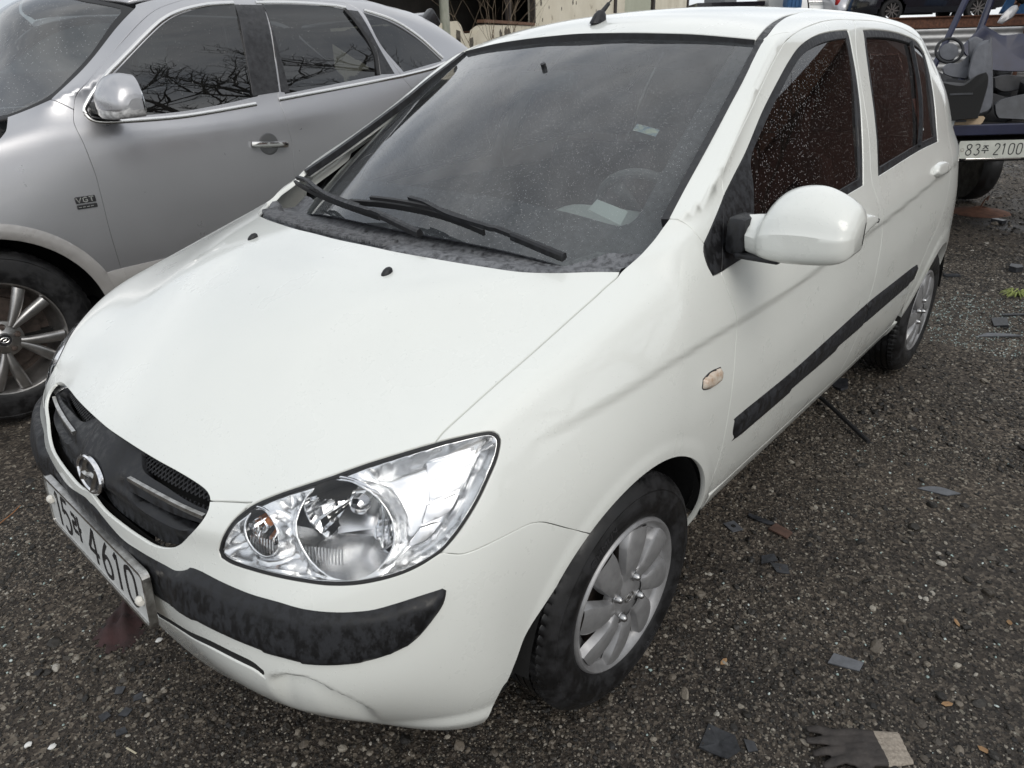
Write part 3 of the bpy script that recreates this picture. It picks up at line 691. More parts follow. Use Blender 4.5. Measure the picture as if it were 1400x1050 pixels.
# outlines of the body panels, measured on the car (metres)
BAKED = {
 'hood_rear': [(0.1007, 0.1119, 1.0155), (0.0953, 0.2158, 1.0144), (0.0760, 0.3454, 1.0122), (0.0547, 0.4341, 1.0090), (0.0275, 0.5122, 1.0049), (-0.0141, 0.5752, 1.0035), (-0.0623, 0.6321, 1.0043), (-0.0982, 0.6768, 1.0032)],
 'hood_side': [(-0.0982, 0.6768, 1.0032), (-0.0800, 0.6793, 0.9960), (-0.0456, 0.6778, 0.9853), (-0.0096, 0.6777, 0.9739), (0.0559, 0.6764, 0.9541), (0.1198, 0.6758, 0.9350), (0.1917, 0.6753, 0.9139), (0.2756, 0.6738, 0.8900), (0.3548, 0.6734, 0.8667), (0.4067, 0.6716, 0.8487), (0.4282, 0.6735, 0.8385)],
 'hl': [(0.4288, 0.6734, 0.8382), (0.3962, 0.6956, 0.8425), (0.3648, 0.7143, 0.8434), (0.3452, 0.7250, 0.8406), (0.3382, 0.7327, 0.8333), (0.3396, 0.7385, 0.8236), (0.3574, 0.7464, 0.8017), (0.3822, 0.7514, 0.7805), (0.4188, 0.7553, 0.7490), (0.4626, 0.7522, 0.7132), (0.4966, 0.7437, 0.6894), (0.5320, 0.7274, 0.6750), (0.5648, 0.7074, 0.6663), (0.6043, 0.6757, 0.6607), (0.6360, 0.6403, 0.6593), (0.6657, 0.5901, 0.6598), (0.6965, 0.5125, 0.6572), (0.7113, 0.4630, 0.6558), (0.7165, 0.4383, 0.6595), (0.7149, 0.4310, 0.6705), (0.7065, 0.4378, 0.6954), (0.6884, 0.4465, 0.7217), (0.6682, 0.4585, 0.7396), (0.6519, 0.4715, 0.7514), (0.6272, 0.4979, 0.7667), (0.6023, 0.5258, 0.7802), (0.5642, 0.5649, 0.7977), (0.5181, 0.6039, 0.8151), (0.4688, 0.6440, 0.8295)],
 'hoodshut': [(0.6561, 0.4617, 0.7492), (0.6720, 0.4206, 0.7418), (0.6896, 0.3792, 0.7338)],
 'grille_top': [(0.6894, 0.3783, 0.7341), (0.6860, 0.3714, 0.7379), (0.6836, 0.3542, 0.7424), (0.6856, 0.3195, 0.7459), (0.6916, 0.2632, 0.7490), (0.6983, 0.2040, 0.7504), (0.7036, 0.1376, 0.7516), (0.7074, 0.0623, 0.7522), (0.7082, -0.0277, 0.7525), (0.7033, -0.1424, 0.7515)],
 'grille_bot': [(0.6894, 0.3783, 0.7341), (0.6993, 0.3869, 0.7238), (0.7133, 0.3854, 0.7084), (0.7298, 0.3675, 0.6828), (0.7424, 0.3389, 0.6536), (0.7527, 0.3105, 0.6379), (0.7624, 0.2672, 0.6269), (0.7683, 0.2173, 0.6242), (0.7734, 0.1457, 0.6220), (0.7761, 0.0638, 0.6222), (0.7755, -0.0311, 0.6266), (0.7716, -0.1211, 0.6327)],
 'pillar_joint': [(-0.2613, 0.6858, 1.0831), (-0.2746, 0.7071, 1.0794), (-0.2864, 0.7233, 1.0676), (-0.2923, 0.7389, 1.0509), (-0.3069, 0.7513, 1.0291)],
 'glass_low': [(-0.0982, 0.6768, 1.0032), (-0.1273, 0.6808, 1.0152), (-0.1540, 0.6859, 1.0286), (-0.2079, 0.6865, 1.0523), (-0.2612, 0.6859, 1.0831)],
 'tri_front': [(-0.3069, 0.7513, 1.0291), (-0.2958, 0.7578, 1.0132), (-0.2954, 0.7692, 0.9870), (-0.3060, 0.7791, 0.9634), (-0.3214, 0.7800, 0.9624), (-0.3411, 0.7805, 0.9628)],
 'tri_up': [(-0.3069, 0.7513, 1.0291), (-0.3620, 0.7406, 1.0604), (-0.4431, 0.7215, 1.1062)],
 'gap_fd': [(-0.3411, 0.7805, 0.9628), (-0.3523, 0.7950, 0.9221), (-0.3705, 0.8095, 0.8707), (-0.3774, 0.8142, 0.8477), (-0.3834, 0.8134, 0.8145), (-0.3774, 0.8185, 0.7721), (-0.3726, 0.8223, 0.7354), (-0.3673, 0.8257, 0.6839), (-0.3660, 0.8240, 0.6008), (-0.3667, 0.8192, 0.5326), (-0.3638, 0.8111, 0.4624), (-0.3467, 0.8054, 0.4090), (-0.3795, 0.7920, 0.3639)],
 'gap_sail': [(-0.4431, 0.7215, 1.1062), (-0.4044, 0.7427, 1.0628), (-0.3698, 0.7641, 1.0068), (-0.3411, 0.7805, 0.9628)],
 'sillf': [(-0.2445, 0.7967, 0.3549), (-0.3033, 0.7935, 0.3493), (-0.3795, 0.7920, 0.3639)],
 'arch_up': [(0.2053, 0.8162, 0.5934), (0.1304, 0.8231, 0.6244), (0.0426, 0.8267, 0.6494), (-0.0191, 0.8278, 0.6510), (-0.0872, 0.8276, 0.6366), (-0.1466, 0.8268, 0.6142), (-0.2000, 0.8257, 0.5815), (-0.2326, 0.8240, 0.5509), (-0.2622, 0.8208, 0.5104), (-0.2820, 0.8146, 0.4567), (-0.2863, 0.8071, 0.4086), (-0.2753, 0.7988, 0.3673), (-0.2445, 0.7967, 0.3549)],
 'arch_low': [(0.2053, 0.8162, 0.5934), (0.2211, 0.8145, 0.5834), (0.2654, 0.8085, 0.5527), (0.3110, 0.8016, 0.5019), (0.3463, 0.7949, 0.4440), (0.3723, 0.7890, 0.3921), (0.3927, 0.7827, 0.3487), (0.4082, 0.7773, 0.3295)],
 'fb': [(0.4955, 0.7433, 0.6920), (0.4843, 0.7521, 0.6852), (0.4693, 0.7615, 0.6796), (0.4520, 0.7692, 0.6784), (0.3972, 0.7837, 0.6797), (0.3403, 0.7911, 0.6764), (0.3199, 0.7945, 0.6721), (0.2999, 0.7986, 0.6630), (0.2755, 0.8037, 0.6459), (0.2398, 0.8096, 0.6191), (0.2058, 0.8161, 0.5940)],
 'strip_top': [(0.5037, 0.7583, 0.6273), (0.5082, 0.7549, 0.6322), (0.5503, 0.7313, 0.6280), (0.5988, 0.6983, 0.6202), (0.6205, 0.6796, 0.6194), (0.6443, 0.6547, 0.6200), (0.6751, 0.6104, 0.6222), (0.6955, 0.5645, 0.6254), (0.7138, 0.5113, 0.6241), (0.7292, 0.4499, 0.6245), (0.7395, 0.4007, 0.6263), (0.7456, 0.3750, 0.6244), (0.7502, 0.3650, 0.6172), (0.7590, 0.3362, 0.6057), (0.7641, 0.3031, 0.6036), (0.7743, 0.2149, 0.5965), (0.7791, 0.1414, 0.5933), (0.7810, 0.0150, 0.6016), (0.7787, -0.0882, 0.6077)],
 'strip_bot': [(0.5037, 0.7583, 0.6273), (0.5067, 0.7587, 0.6174), (0.5137, 0.7577, 0.6025), (0.5305, 0.7519, 0.5824), (0.5586, 0.7399, 0.5543), (0.5835, 0.7263, 0.5410), (0.6161, 0.7047, 0.5326), (0.6436, 0.6828, 0.5303), (0.6708, 0.6564, 0.5296), (0.6981, 0.6209, 0.5322), (0.7209, 0.5784, 0.5378), (0.7399, 0.5273, 0.5412), (0.7599, 0.4411, 0.5384), (0.7699, 0.3565, 0.5294), (0.7766, 0.2315, 0.5063)],
 'slit': [(0.7740, 0.2003, 0.4329), (0.7715, 0.3386, 0.4717), (0.7653, 0.4345, 0.4990), (0.7467, 0.5256, 0.5037), (0.7275, 0.5644, 0.4842)],
 'recess': [(0.7330, 0.5645, 0.5010), (0.7182, 0.5933, 0.5119), (0.6983, 0.6259, 0.5113), (0.6795, 0.6510, 0.4970), (0.6539, 0.6721, 0.4589), (0.6408, 0.6701, 0.4243), (0.6256, 0.6359, 0.3659), (0.6390, 0.6186, 0.3501), (0.6558, 0.5574, 0.3206), (0.6984, 0.5501, 0.3774), (0.7307, 0.5580, 0.4587)],
 'pillar_in': [(-0.2612, 0.6859, 1.0831), (-0.4017, 0.6574, 1.1516), (-0.6366, 0.6148, 1.2736), (-0.7562, 0.5952, 1.3413), (-0.9162, 0.5652, 1.4274)],
 'ditch_r': [(-0.9169, 0.5648, 1.4278), (-1.0465, 0.5381, 1.4648), (-1.1945, 0.5042, 1.4882), (-1.3141, 0.4864, 1.5009), (-1.4060, 0.4741, 1.5085)],
 'ditch_l': [(-0.9139, 0.5456, 1.4297), (-0.9920, 0.5327, 1.4569), (-1.1146, 0.5074, 1.4801), (-1.2343, 0.4871, 1.4952), (-1.3626, 0.4765, 1.5058)],
 'doorgap': [(-0.4431, 0.7215, 1.1062), (-0.4481, 0.7155, 1.1179), (-0.4675, 0.7036, 1.1595), (-0.5269, 0.6887, 1.1953), (-0.6821, 0.6568, 1.2715), (-0.7986, 0.6326, 1.3351), (-0.8854, 0.6170, 1.3820), (-0.9687, 0.6047, 1.4214), (-1.0696, 0.5905, 1.4451), (-1.1752, 0.5773, 1.4602), (-1.3225, 0.5653, 1.4764), (-1.4579, 0.5653, 1.4834), (-1.5716, 0.5722, 1.4833), (-1.8013, 0.5744, 1.4827), (-2.0261, 0.5834, 1.4680), (-2.2142, 0.5927, 1.4439), (-2.3611, 0.5954, 1.4177), None],
 'fwin': [(-0.4431, 0.7215, 1.1062), (-0.5134, 0.7085, 1.1410), (-0.6031, 0.6922, 1.1859), (-0.7320, 0.6643, 1.2598), (-0.8523, 0.6429, 1.3219), (-0.9632, 0.6253, 1.3758), (-1.0552, 0.6141, 1.4107), (-1.1806, 0.6041, 1.4354), (-1.3035, 0.6004, 1.4473), (-1.4509, 0.6016, 1.4529), (-1.4489, 0.6082, 1.4434), (-1.4056, 0.6578, 1.3502), (-1.3546, 0.7018, 1.2643), (-1.3006, 0.7435, 1.1649), (-1.2569, 0.7855, 1.0220), (-1.0777, 0.7856, 1.0123), (-0.4631, 0.7806, 0.9726), (-0.3411, 0.7805, 0.9628)],
 'rwin': [(-1.5885, 0.6047, 1.4524), (-1.7246, 0.6034, 1.4542), (-1.9170, 0.6028, 1.4493), (-2.1055, 0.6045, 1.4351), (-2.2608, 0.6078, 1.4131), (-2.3345, 0.6242, 1.3727), (-2.2899, 0.6626, 1.3134), (-2.2140, 0.7168, 1.2174), (-2.1759, 0.7543, 1.1210), (-2.1706, 0.7732, 1.0602), (-1.8646, 0.7776, 1.0548), (-1.3980, 0.7847, 1.0294), (-1.4148, 0.7604, 1.1171), (-1.4351, 0.7315, 1.2015), (-1.4797, 0.6882, 1.2949), (-1.5437, 0.6385, 1.3897)],
 'rdiv': [(-2.1388, 0.6156, 1.4123), (-1.8896, 0.7733, 1.0697)],
 'bseam': [(-1.5736, 0.5722, 1.4834), (-1.4710, 0.6263, 1.4118), (-1.3840, 0.7005, 1.2679), (-1.3441, 0.7576, 1.1242), (-1.3331, 0.7849, 1.0269), (-1.3671, 0.8067, 0.9587), (-1.4205, 0.8187, 0.8693), (-1.4268, 0.8245, 0.8158), (-1.4103, 0.8307, 0.7464), (-1.3974, 0.8319, 0.6666), (-1.3838, 0.8305, 0.6263)],
 'rub': [(-1.9815, 0.8284, 0.6158), (-1.6177, 0.8299, 0.6215), (-1.3719, 0.8303, 0.6217), (-1.0106, 0.8288, 0.6030), (-0.7304, 0.8262, 0.5882), (-0.4302, 0.8236, 0.5851), (-0.4092, 0.8229, 0.5772), (-0.4147, 0.8199, 0.5386), (-0.4336, 0.8179, 0.5191), (-0.4636, 0.8168, 0.5087), (-0.9196, 0.8208, 0.5190), (-1.4043, 0.8235, 0.5375), (-1.9732, 0.8236, 0.5437), (-1.9876, 0.8241, 0.5493), (-2.0125, 0.8274, 0.5952)],
 'rarch': [None, (-2.4808, 0.8242, 0.6429), (-2.3363, 0.8302, 0.6321), (-2.2686, 0.8300, 0.6066), (-2.2177, 0.8286, 0.5703), (-2.1505, 0.8216, 0.5139), (-2.1298, 0.8125, 0.4457), (-2.0943, 0.7978, 0.3876), (-2.0446, 0.7835, 0.3464)],
 'marker': [(-0.2240, 0.8184, 0.7554), (-0.2574, 0.8181, 0.7610), (-0.3042, 0.8192, 0.7561), (-0.3093, 0.8202, 0.7477), (-0.3044, 0.8224, 0.7250), (-0.2611, 0.8223, 0.7227), (-0.2274, 0.8212, 0.7306), (-0.2192, 0.8204, 0.7379)],
 'crease': [(0.1074, 0.7923, 0.8038), (-0.1054, 0.8065, 0.8260), (-0.3756, 0.8141, 0.8482), (-0.6022, 0.8181, 0.8463), (-0.8119, 0.8194, 0.8594), (-1.3505, 0.8212, 0.8941), (-1.9873, 0.8146, 0.9303)],
 'nozzles': [(0.1834, 0.2739, 0.9965)],
 'sail': [(-0.4431, 0.7215, 1.1062), (-0.5134, 0.7085, 1.1410), (-0.6031, 0.6922, 1.1859), (-0.5626, 0.7253, 1.1191), (-0.5211, 0.7562, 1.0438), (-0.4861, 0.7806, 0.9746), (-0.4631, 0.7806, 0.9726), (-0.3411, 0.7805, 0.9628), (-0.3698, 0.7641, 1.0068), (-0.4044, 0.7427, 1.0628)],
 'sailtip': [(-0.4431, 0.7215, 1.1062), (-0.6031, 0.6922, 1.1859)],
 'fglass': [(-0.6031, 0.6922, 1.1859), (-0.7320, 0.6643, 1.2598), (-0.8523, 0.6429, 1.3219), (-0.9632, 0.6253, 1.3758), (-1.0552, 0.6141, 1.4107), (-1.1806, 0.6041, 1.4354), (-1.3035, 0.6004, 1.4473), (-1.4509, 0.6016, 1.4529), (-1.4489, 0.6082, 1.4434), (-1.4056, 0.6578, 1.3502), (-1.3546, 0.7018, 1.2643), (-1.3006, 0.7435, 1.1649), (-1.2569, 0.7855, 1.0220), (-1.0777, 0.7856, 1.0123), (-0.4631, 0.7806, 0.9726), (-0.4861, 0.7806, 0.9746), (-0.5211, 0.7562, 1.0438), (-0.5626, 0.7253, 1.1191)],
 'handle_f': [(-1.0853, 0.8195, 0.8881), (-1.0756, 0.8140, 0.9150), (-1.1211, 0.8103, 0.9340), (-1.1655, 0.8098, 0.9390), (-1.1983, 0.8092, 0.9429), (-1.2435, 0.8103, 0.9410), (-1.2954, 0.8136, 0.9303), (-1.3250, 0.8176, 0.9129), (-1.3285, 0.8204, 0.8979), (-1.2518, 0.8213, 0.8893), (-1.1706, 0.8221, 0.8781)],
 'handle_r': [(-2.0514, 0.8022, 0.9786), (-2.1000, 0.7992, 0.9878), (-2.1669, 0.7995, 0.9871), (-2.2206, 0.8023, 0.9782), (-2.2632, 0.8083, 0.9549), (-2.2355, 0.8106, 0.9358), (-2.0989, 0.8131, 0.9342), (-2.0317, 0.8100, 0.9510)],
 'rooffront': [(-0.8764, 0.0088, 1.4657), (-0.8749, 0.1439, 1.4623), (-0.8804, 0.2651, 1.4566), (-0.8945, 0.3740, 1.4496), (-0.9070, 0.4780, 1.4384), (-0.9153, 0.5450, 1.4304)],
 'g_up': [(0.7250, 0.1587, 0.7329), (0.7081, 0.1172, 0.7493), (0.7000, 0.1620, 0.7526), (0.6975, 0.2027, 0.7511), (0.6918, 0.2635, 0.7489), (0.6885, 0.3164, 0.7442), (0.6890, 0.3551, 0.7381), (0.6938, 0.3722, 0.7315), (0.7040, 0.3680, 0.7231), (0.7120, 0.3230, 0.7242), (0.7200, 0.2423, 0.7295)],
 'g_low': [(0.7613, 0.1489, 0.6891), (0.7549, 0.2110, 0.6933), (0.7410, 0.3004, 0.6945), (0.7221, 0.3751, 0.6987), (0.7282, 0.3691, 0.6872), (0.7418, 0.3260, 0.6696), (0.7547, 0.2567, 0.6662), (0.7624, 0.1848, 0.6681)],
 'chrome_bar': [(0.7514, 0.1419, 0.7071), (0.7447, 0.2114, 0.7088), (0.7337, 0.2914, 0.7081), (0.7245, 0.3411, 0.7071), (0.7178, 0.3715, 0.7068)],
 'emblem': [(0.7589, 0.0512, 0.7021)],
 'lockpx': [(-1.3107, 0.8181, 0.9100)],
 'bowl': [(0.5517, 0.5851, 0.7225), (0.6501, 0.4815, 0.7092), (0.4437, 0.7271, 0.7788)],
 'wiper': [(-0.0368, 0.5878, 1.0073), (-0.0481, 0.4575, 1.0253), (-0.0556, 0.3072, 1.0423), (-0.0649, 0.1756, 1.0551), (-0.0818, 0.0500, 1.0649)],
 'w1arm': [(-0.0368, 0.5878, 1.0073), (-0.0372, 0.5374, 1.0161), (-0.0481, 0.4575, 1.0253), (-0.0553, 0.3646, 1.0367), (-0.0556, 0.3072, 1.0423), (-0.0583, 0.2326, 1.0493), (-0.0696, 0.1708, 1.0572), (-0.0811, 0.1194, 1.0636), (-0.0867, 0.0587, 1.0668)],
 'w1blade': [(-0.0578, 0.3352, 1.0405), (-0.0652, 0.2625, 1.0500), (-0.0719, 0.1684, 1.0583), (-0.0740, 0.0586, 1.0616), (-0.0717, -0.0555, 1.0607), (-0.0648, -0.1737, 1.0552)],
 'w2arm': [(0.0359, 0.2315, 1.0229), (0.0178, 0.1472, 1.0282), (0.0018, 0.0744, 1.0334), (-0.0149, -0.0176, 1.0391), (-0.0294, -0.1285, 1.0426), (-0.0553, -0.2463, 1.0471), (-0.0951, -0.3664, 1.0533), (-0.1357, -0.4706, 1.0589), (-0.1580, -0.5569, 1.0569)],
 'w2blade': [(-0.0227, 0.0026, 1.0420), (-0.0362, -0.1051, 1.0460), (-0.0595, -0.2345, 1.0497), (-0.1033, -0.4046, 1.0527), (-0.1723, -0.6087, 1.0549), None],
 'antenna': [(-0.9352, 0.0160, 1.4901)],
 'cr0': [(0.4558, 0.6802, 0.8189), (0.3805, 0.7257, 0.8244), (0.3985, 0.7322, 0.8056), (0.4692, 0.6972, 0.7939)],
 'cr1': [(0.4717, 0.7017, 0.7868), (0.4054, 0.7335, 0.7992), (0.4300, 0.7366, 0.7759), (0.4810, 0.7119, 0.7654)],
 'cr2': [(0.4862, 0.7120, 0.7601), (0.4369, 0.7380, 0.7677), (0.4639, 0.7365, 0.7443), (0.5040, 0.7161, 0.7347)],
 'cr3': [(0.5090, 0.7159, 0.7291), (0.4795, 0.7343, 0.7313), (0.5056, 0.7278, 0.7120), (0.5347, 0.7112, 0.7044)],
}
BAKED_SUV = {
 'belt': [(-0.5592, 0.9216, 1.2285), (-0.5805, 0.9303, 1.2095), (-0.6561, 0.9372, 1.1979), (-0.9298, 0.9414, 1.1959), (-1.1489, 0.9407, 1.2097), (-1.3479, 0.9395, 1.2272), (-1.4793, 0.9386, 1.2401), (-1.7943, 0.9378, 1.2701), (-2.3185, 0.9362, 1.3204), (-2.5626, 0.9280, 1.3528), (-2.6957, 0.9140, 1.3824)],
 'apil': [(-0.5592, 0.9216, 1.2285), (-0.5709, 0.9122, 1.2596), (-0.6446, 0.9018, 1.3341), (-0.7475, 0.8834, 1.4121), (-0.9202, 0.8452, 1.5340), (-1.0317, 0.8183, 1.6041), (-1.1359, 0.7985, 1.6430), (-1.2911, 0.7709, 1.6791), (-1.5375, 0.7539, 1.6966)],
 'dfgap': [(-1.1576, 0.7451, 1.6893), (-0.9971, 0.7770, 1.6354), (-0.8007, 0.8204, 1.5001), (-0.6342, 0.8807, 1.3780), (-0.5501, 0.9027, 1.3099), (-0.5211, 0.9098, 1.2541), (-0.5009, 0.9329, 1.1982), (-0.5076, 0.9621, 1.1104), (-0.5154, 0.9719, 0.9983), (-0.5150, 0.9744, 0.9210), (-0.5100, 0.9760, 0.7519), (-0.5142, 0.9725, 0.5790)],
 'rdg': [(-1.4793, 0.9386, 1.2401), (-1.4860, 0.9640, 1.1557), (-1.4962, 0.9739, 1.0108), (-1.4835, 0.9753, 0.8744)],
 'dgap': [(-2.1720, 0.7892, 1.6651), (-2.2202, 0.8658, 1.5056), (-2.3170, 0.9374, 1.3165), (-2.3568, 0.9501, 1.2671)],
 'ws': [(-0.9489, 0.7229, 1.6552), (-0.8193, 0.7557, 1.5608), (-0.6281, 0.8112, 1.4076), (-0.4788, 0.8641, 1.3133), (-0.3711, 0.8534, 1.2601), (-0.2687, 0.8156, 1.2354)],
 'joint': [(-0.4554, 0.8714, 1.2976), (-0.4871, 0.8961, 1.2790), (-0.5211, 0.9098, 1.2541)],
 'hood': [(-0.2928, 0.8274, 1.2395), (-0.2681, 0.8773, 1.2094), (-0.2504, 0.9031, 1.1896), (-0.2217, 0.9202, 1.1679)],
 'fw': [(-0.5789, 0.9230, 1.2271), (-0.5819, 0.9155, 1.2502), (-0.6580, 0.9013, 1.3277), (-0.7627, 0.8837, 1.4116), (-0.9351, 0.8485, 1.5338), (-1.0460, 0.8227, 1.6011), (-1.1510, 0.8023, 1.6401), (-1.2946, 0.7817, 1.6692), (-1.4474, 0.7726, 1.6800), (-1.4085, 0.8676, 1.5001), (-1.3729, 0.9299, 1.2632), (-1.1581, 0.9337, 1.2354), (-0.9379, 0.9349, 1.2174), (-0.6634, 0.9300, 1.2152)],
 'rw': [(-1.5415, 0.7705, 1.6826), (-1.7538, 0.7659, 1.6884), (-1.9788, 0.7725, 1.6833), (-2.0854, 0.7845, 1.6708), (-2.1208, 0.8395, 1.5774), (-2.1849, 0.8776, 1.4715), (-2.1684, 0.9277, 1.3335), (-1.8038, 0.9302, 1.2952), (-1.5265, 0.9323, 1.2655)],
 'qg': [(-2.1924, 0.7949, 1.6578), (-2.3756, 0.8246, 1.6065), (-2.5493, 0.8616, 1.5079), (-2.6763, 0.9093, 1.3953), (-2.4473, 0.9251, 1.3602), (-2.3388, 0.9289, 1.3435), (-2.2293, 0.8671, 1.5017)],
 'handle': [(-1.2634, 0.9731, 1.0449), (-1.4598, 0.9736, 1.0254)],
 'badge': [(-0.4118, 0.9744, 0.9116), (-0.4833, 0.9754, 0.8597)],
 'bpil': [(-1.4554, 0.7724, 1.6802), (-1.3808, 0.9301, 1.2628), (-1.4917, 0.9291, 1.2742), (-1.5249, 0.7709, 1.6821)],
 'roofb': [None, (-2.7237, 0.8397, 1.5324), (-2.8461, 0.8702, 1.4475)],
 'crease': [(-0.1987, 0.9468, 1.1132), (-0.5113, 0.9602, 1.1219), (-0.9386, 0.9647, 1.1319), (-1.4860, 0.9640, 1.1557)],
}
BG = {
 'navy': [(-6.288, 0.0736, 1.534), (-6.334, 0.1595, 1.482), (-6.364, 0.2121, 1.454), (-6.483, 0.3389, 1.46), (-6.594, 0.4795, 1.433), (-6.498, 0.5554, 1.173), (-6.212, 0.2253, 1.196), (-6.113, 0.0446, 1.299), (-6.103, -0.0163, 1.371), (-6.195, 0.0256, 1.455)],
 'pole1': [(-6.564, -0.1375, 1.8), (-6.326, -0.1708, 1.474)],
 'rod': [(-6.326, -0.1708, 1.474), (-6.258, -0.188, 1.391)],
 'pole2': [(-6.708, 0.0168, 1.805), (-6.543, 0.0132, 1.55)],
 'back': [(-5.633, 0.2561, 1.418), (-5.638, 0.2727, 1.402), (-5.492, 0.3949, 0.9966), (-5.439, 0.388, 0.9235), (-5.375, 0.3339, 0.9011), (-5.427, 0.2866, 1.05), (-5.433, 0.2126, 1.165), (-5.453, 0.1967, 1.219), (-5.54, 0.1902, 1.366), (-5.593, 0.2181, 1.409)],
 'back2': [(-5.809, 0.0812, 1.428), (-5.855, 0.1177, 1.447), (-5.885, 0.1663, 1.425), (-5.847, 0.1673, 1.363), (-5.778, 0.1778, 1.241), (-5.748, 0.1292, 1.263)],
 'cushion': [(-5.449, 0.02, 1.231), (-5.492, 0.043, 1.265), (-5.553, 0.1082, 1.268), (-5.617, 0.142, 1.321), (-5.586, 0.1812, 1.215), (-5.548, 0.1822, 1.155), (-5.473, 0.0861, 1.174), (-5.443, 0.0386, 1.196)],
 'console': [(-5.062, 0.1081, 1.155), (-5.162, 0.2373, 1.127), (-5.256, 0.2967, 1.19), (-5.306, 0.3385, 1.208), (-5.304, 0.36, 1.174), (-5.269, 0.3744, 1.098), (-5.157, 0.3813, 0.9135), (-4.966, 0.1832, 0.8973)],
 'consoletop': [(-5.039, 0.112, 1.161), (-5.139, 0.2407, 1.133), (-5.233, 0.2999, 1.196), (-5.28, 0.3428, 1.209), (-5.278, 0.3643, 1.175), (-5.179, 0.3026, 1.107), (-5.024, 0.1244, 1.118)],
 'sw': [(-5.595, 0.0116, 1.355), (-5.655, 0.0789, 1.353), (-5.616, -0.0047, 1.411)],
 'shell': [(-6.105, 0.1946, 1.542), (-6.165, 0.2137, 1.609), (-6.23, 0.2503, 1.659), (-6.259, 0.279, 1.663), (-6.257, 0.2953, 1.637), (-6.199, 0.2747, 1.575), (-6.128, 0.2279, 1.531)],
 'doortrim': [(-5.366, 0.4256, 0.9897), (-5.414, 0.4558, 1.022), (-5.539, 0.5712, 1.053), (-5.693, 0.7221, 1.079), (-5.611, 0.7871, 0.8563), (-5.476, 0.6212, 0.8817), (-5.351, 0.4741, 0.8968), (-5.349, 0.4482, 0.9313)],
 'junk': [(-5.937, 0.283, 1.151), (-6.013, 0.3547, 1.169), (-6.106, 0.4658, 1.154), (-6.223, 0.5939, 1.155), (-6.182, 0.6259, 1.045), (-6.071, 0.4932, 1.06), (-5.955, 0.3783, 1.044), (-5.913, 0.3087, 1.077)],
 'junkup': [(-6.649, 0.1773, 1.717), (-6.73, 0.2296, 1.77), (-6.892, 0.4119, 1.763), (-6.779, 0.5003, 1.459), (-6.622, 0.3148, 1.477), (-6.6, 0.2392, 1.551)],
 'card': [(-5.009, 0.2561, 0.9062), (-5.151, 0.3979, 0.9263), (-5.168, 0.4248, 0.914), (-5.121, 0.4057, 0.8677), (-5.019, 0.3014, 0.8575), (-4.984, 0.2554, 0.8686)],
 'paper': [(-4.976, 0.2272, 0.9666), (-5.011, 0.2795, 0.946), (-4.957, 0.2756, 0.8666), (-4.938, 0.2441, 0.8818)],
 'plate': [(-4.963, 0.3391, 0.715)],
 'plateR': [(-5.305, 0.7509, 0.662)],
 'bed': [(-4.989, 0.2587, 0.8708), (-5.323, 0.6566, 0.8254), (-5.307, 0.6691, 0.7826), (-4.974, 0.2705, 0.8304)],
 'bar': [(-4.888, 0.3677, 0.6747), (-5.178, 0.7275, 0.6147)],
 'dia': [(-5.894, -0.2542, 1.619), (-5.807, -0.276, 1.514), (-6.093, 0.0002, 1.567), (-5.991, -0.0317, 1.452)],
 'dsuv': [(-26.261, -6.984, 2.38), (-26.390, -6.994, 2.596), (-26.815, -6.623, 2.734), (-28.782, -4.486, 2.762), (-28.748, -4.152, 2.23), (-28.074, -4.881, 2.214), (-27.047, -6.037, 2.258), (-26.485, -6.731, 2.37)],
 'dsuvw': [(-26.750, -6.448, 2.381), (-26.975, -6.196, 2.372)],
 'beam': [(-24.821, -5.14, 2.174), (-26.125, -3.643, 2.079), (-26.044, -3.579, 1.859), (-24.740, -5.076, 1.955)],
 'corr': [(-23.531, -4.702, 1.87), (-24.731, -3.324, 1.78), (-24.520, -3.157, 1.21), (-23.320, -4.535, 1.299)],
 'white': [(-31.439, -11.477, 2.856), (-32.593, -10.178, 2.807), (-32.929, -10.443, 3.717), (-31.776, -11.742, 3.766)],
 'silv': [(-31.471, -9.734, 2.757), (-32.418, -8.648, 2.691), (-32.753, -8.912, 3.596), (-31.796, -9.99, 3.636)],
 'blue': [(-27.740, -10.536, 2.745), (-28.121, -10.107, 2.729), (-28.323, -10.266, 3.273), (-27.942, -10.695, 3.289)],
 'misc': [(-25.473, -13.125, 2.891), (-26.470, -12.001, 2.849), (-27.758, -10.516, 2.744)],
 'hoodblue': [(-24.517, -4.036, 2.466), (-24.845, -3.546, 2.278), (-24.635, -3.648, 2.094), (-24.342, -4.005, 2.144)],
 'open': [(-3.446, 2.935), (3.305, 3.405), (3.206, 2.223), (0.162, 2.155), (-0.155, 2.116), (-0.479, 1.932), (-1.138, 1.939), (-1.302, 2.123), (-1.634, 2.153), (-2.349, 2.114), (-3.593, 2.072)],
 'sill': [(-0.083, 2.215), (3.151, 2.222)],
 'posts': [(11.217, 3.236), (11.265, 2.848), (17.304, 3.526), (24.603, 3.874), (12.605, 3.302), (16.907, 3.507), (1.697, 2.783), (3.285, 2.858)],
 'ends': [(-5.248, 1.709), (39.547, 4.133)],
 'pole': [(-11.590, -11.767, 2.629), (-11.252, -11.501, 1.716), (-11.354, -11.710, 2.175), (-11.488, -11.559, 2.169)],
}
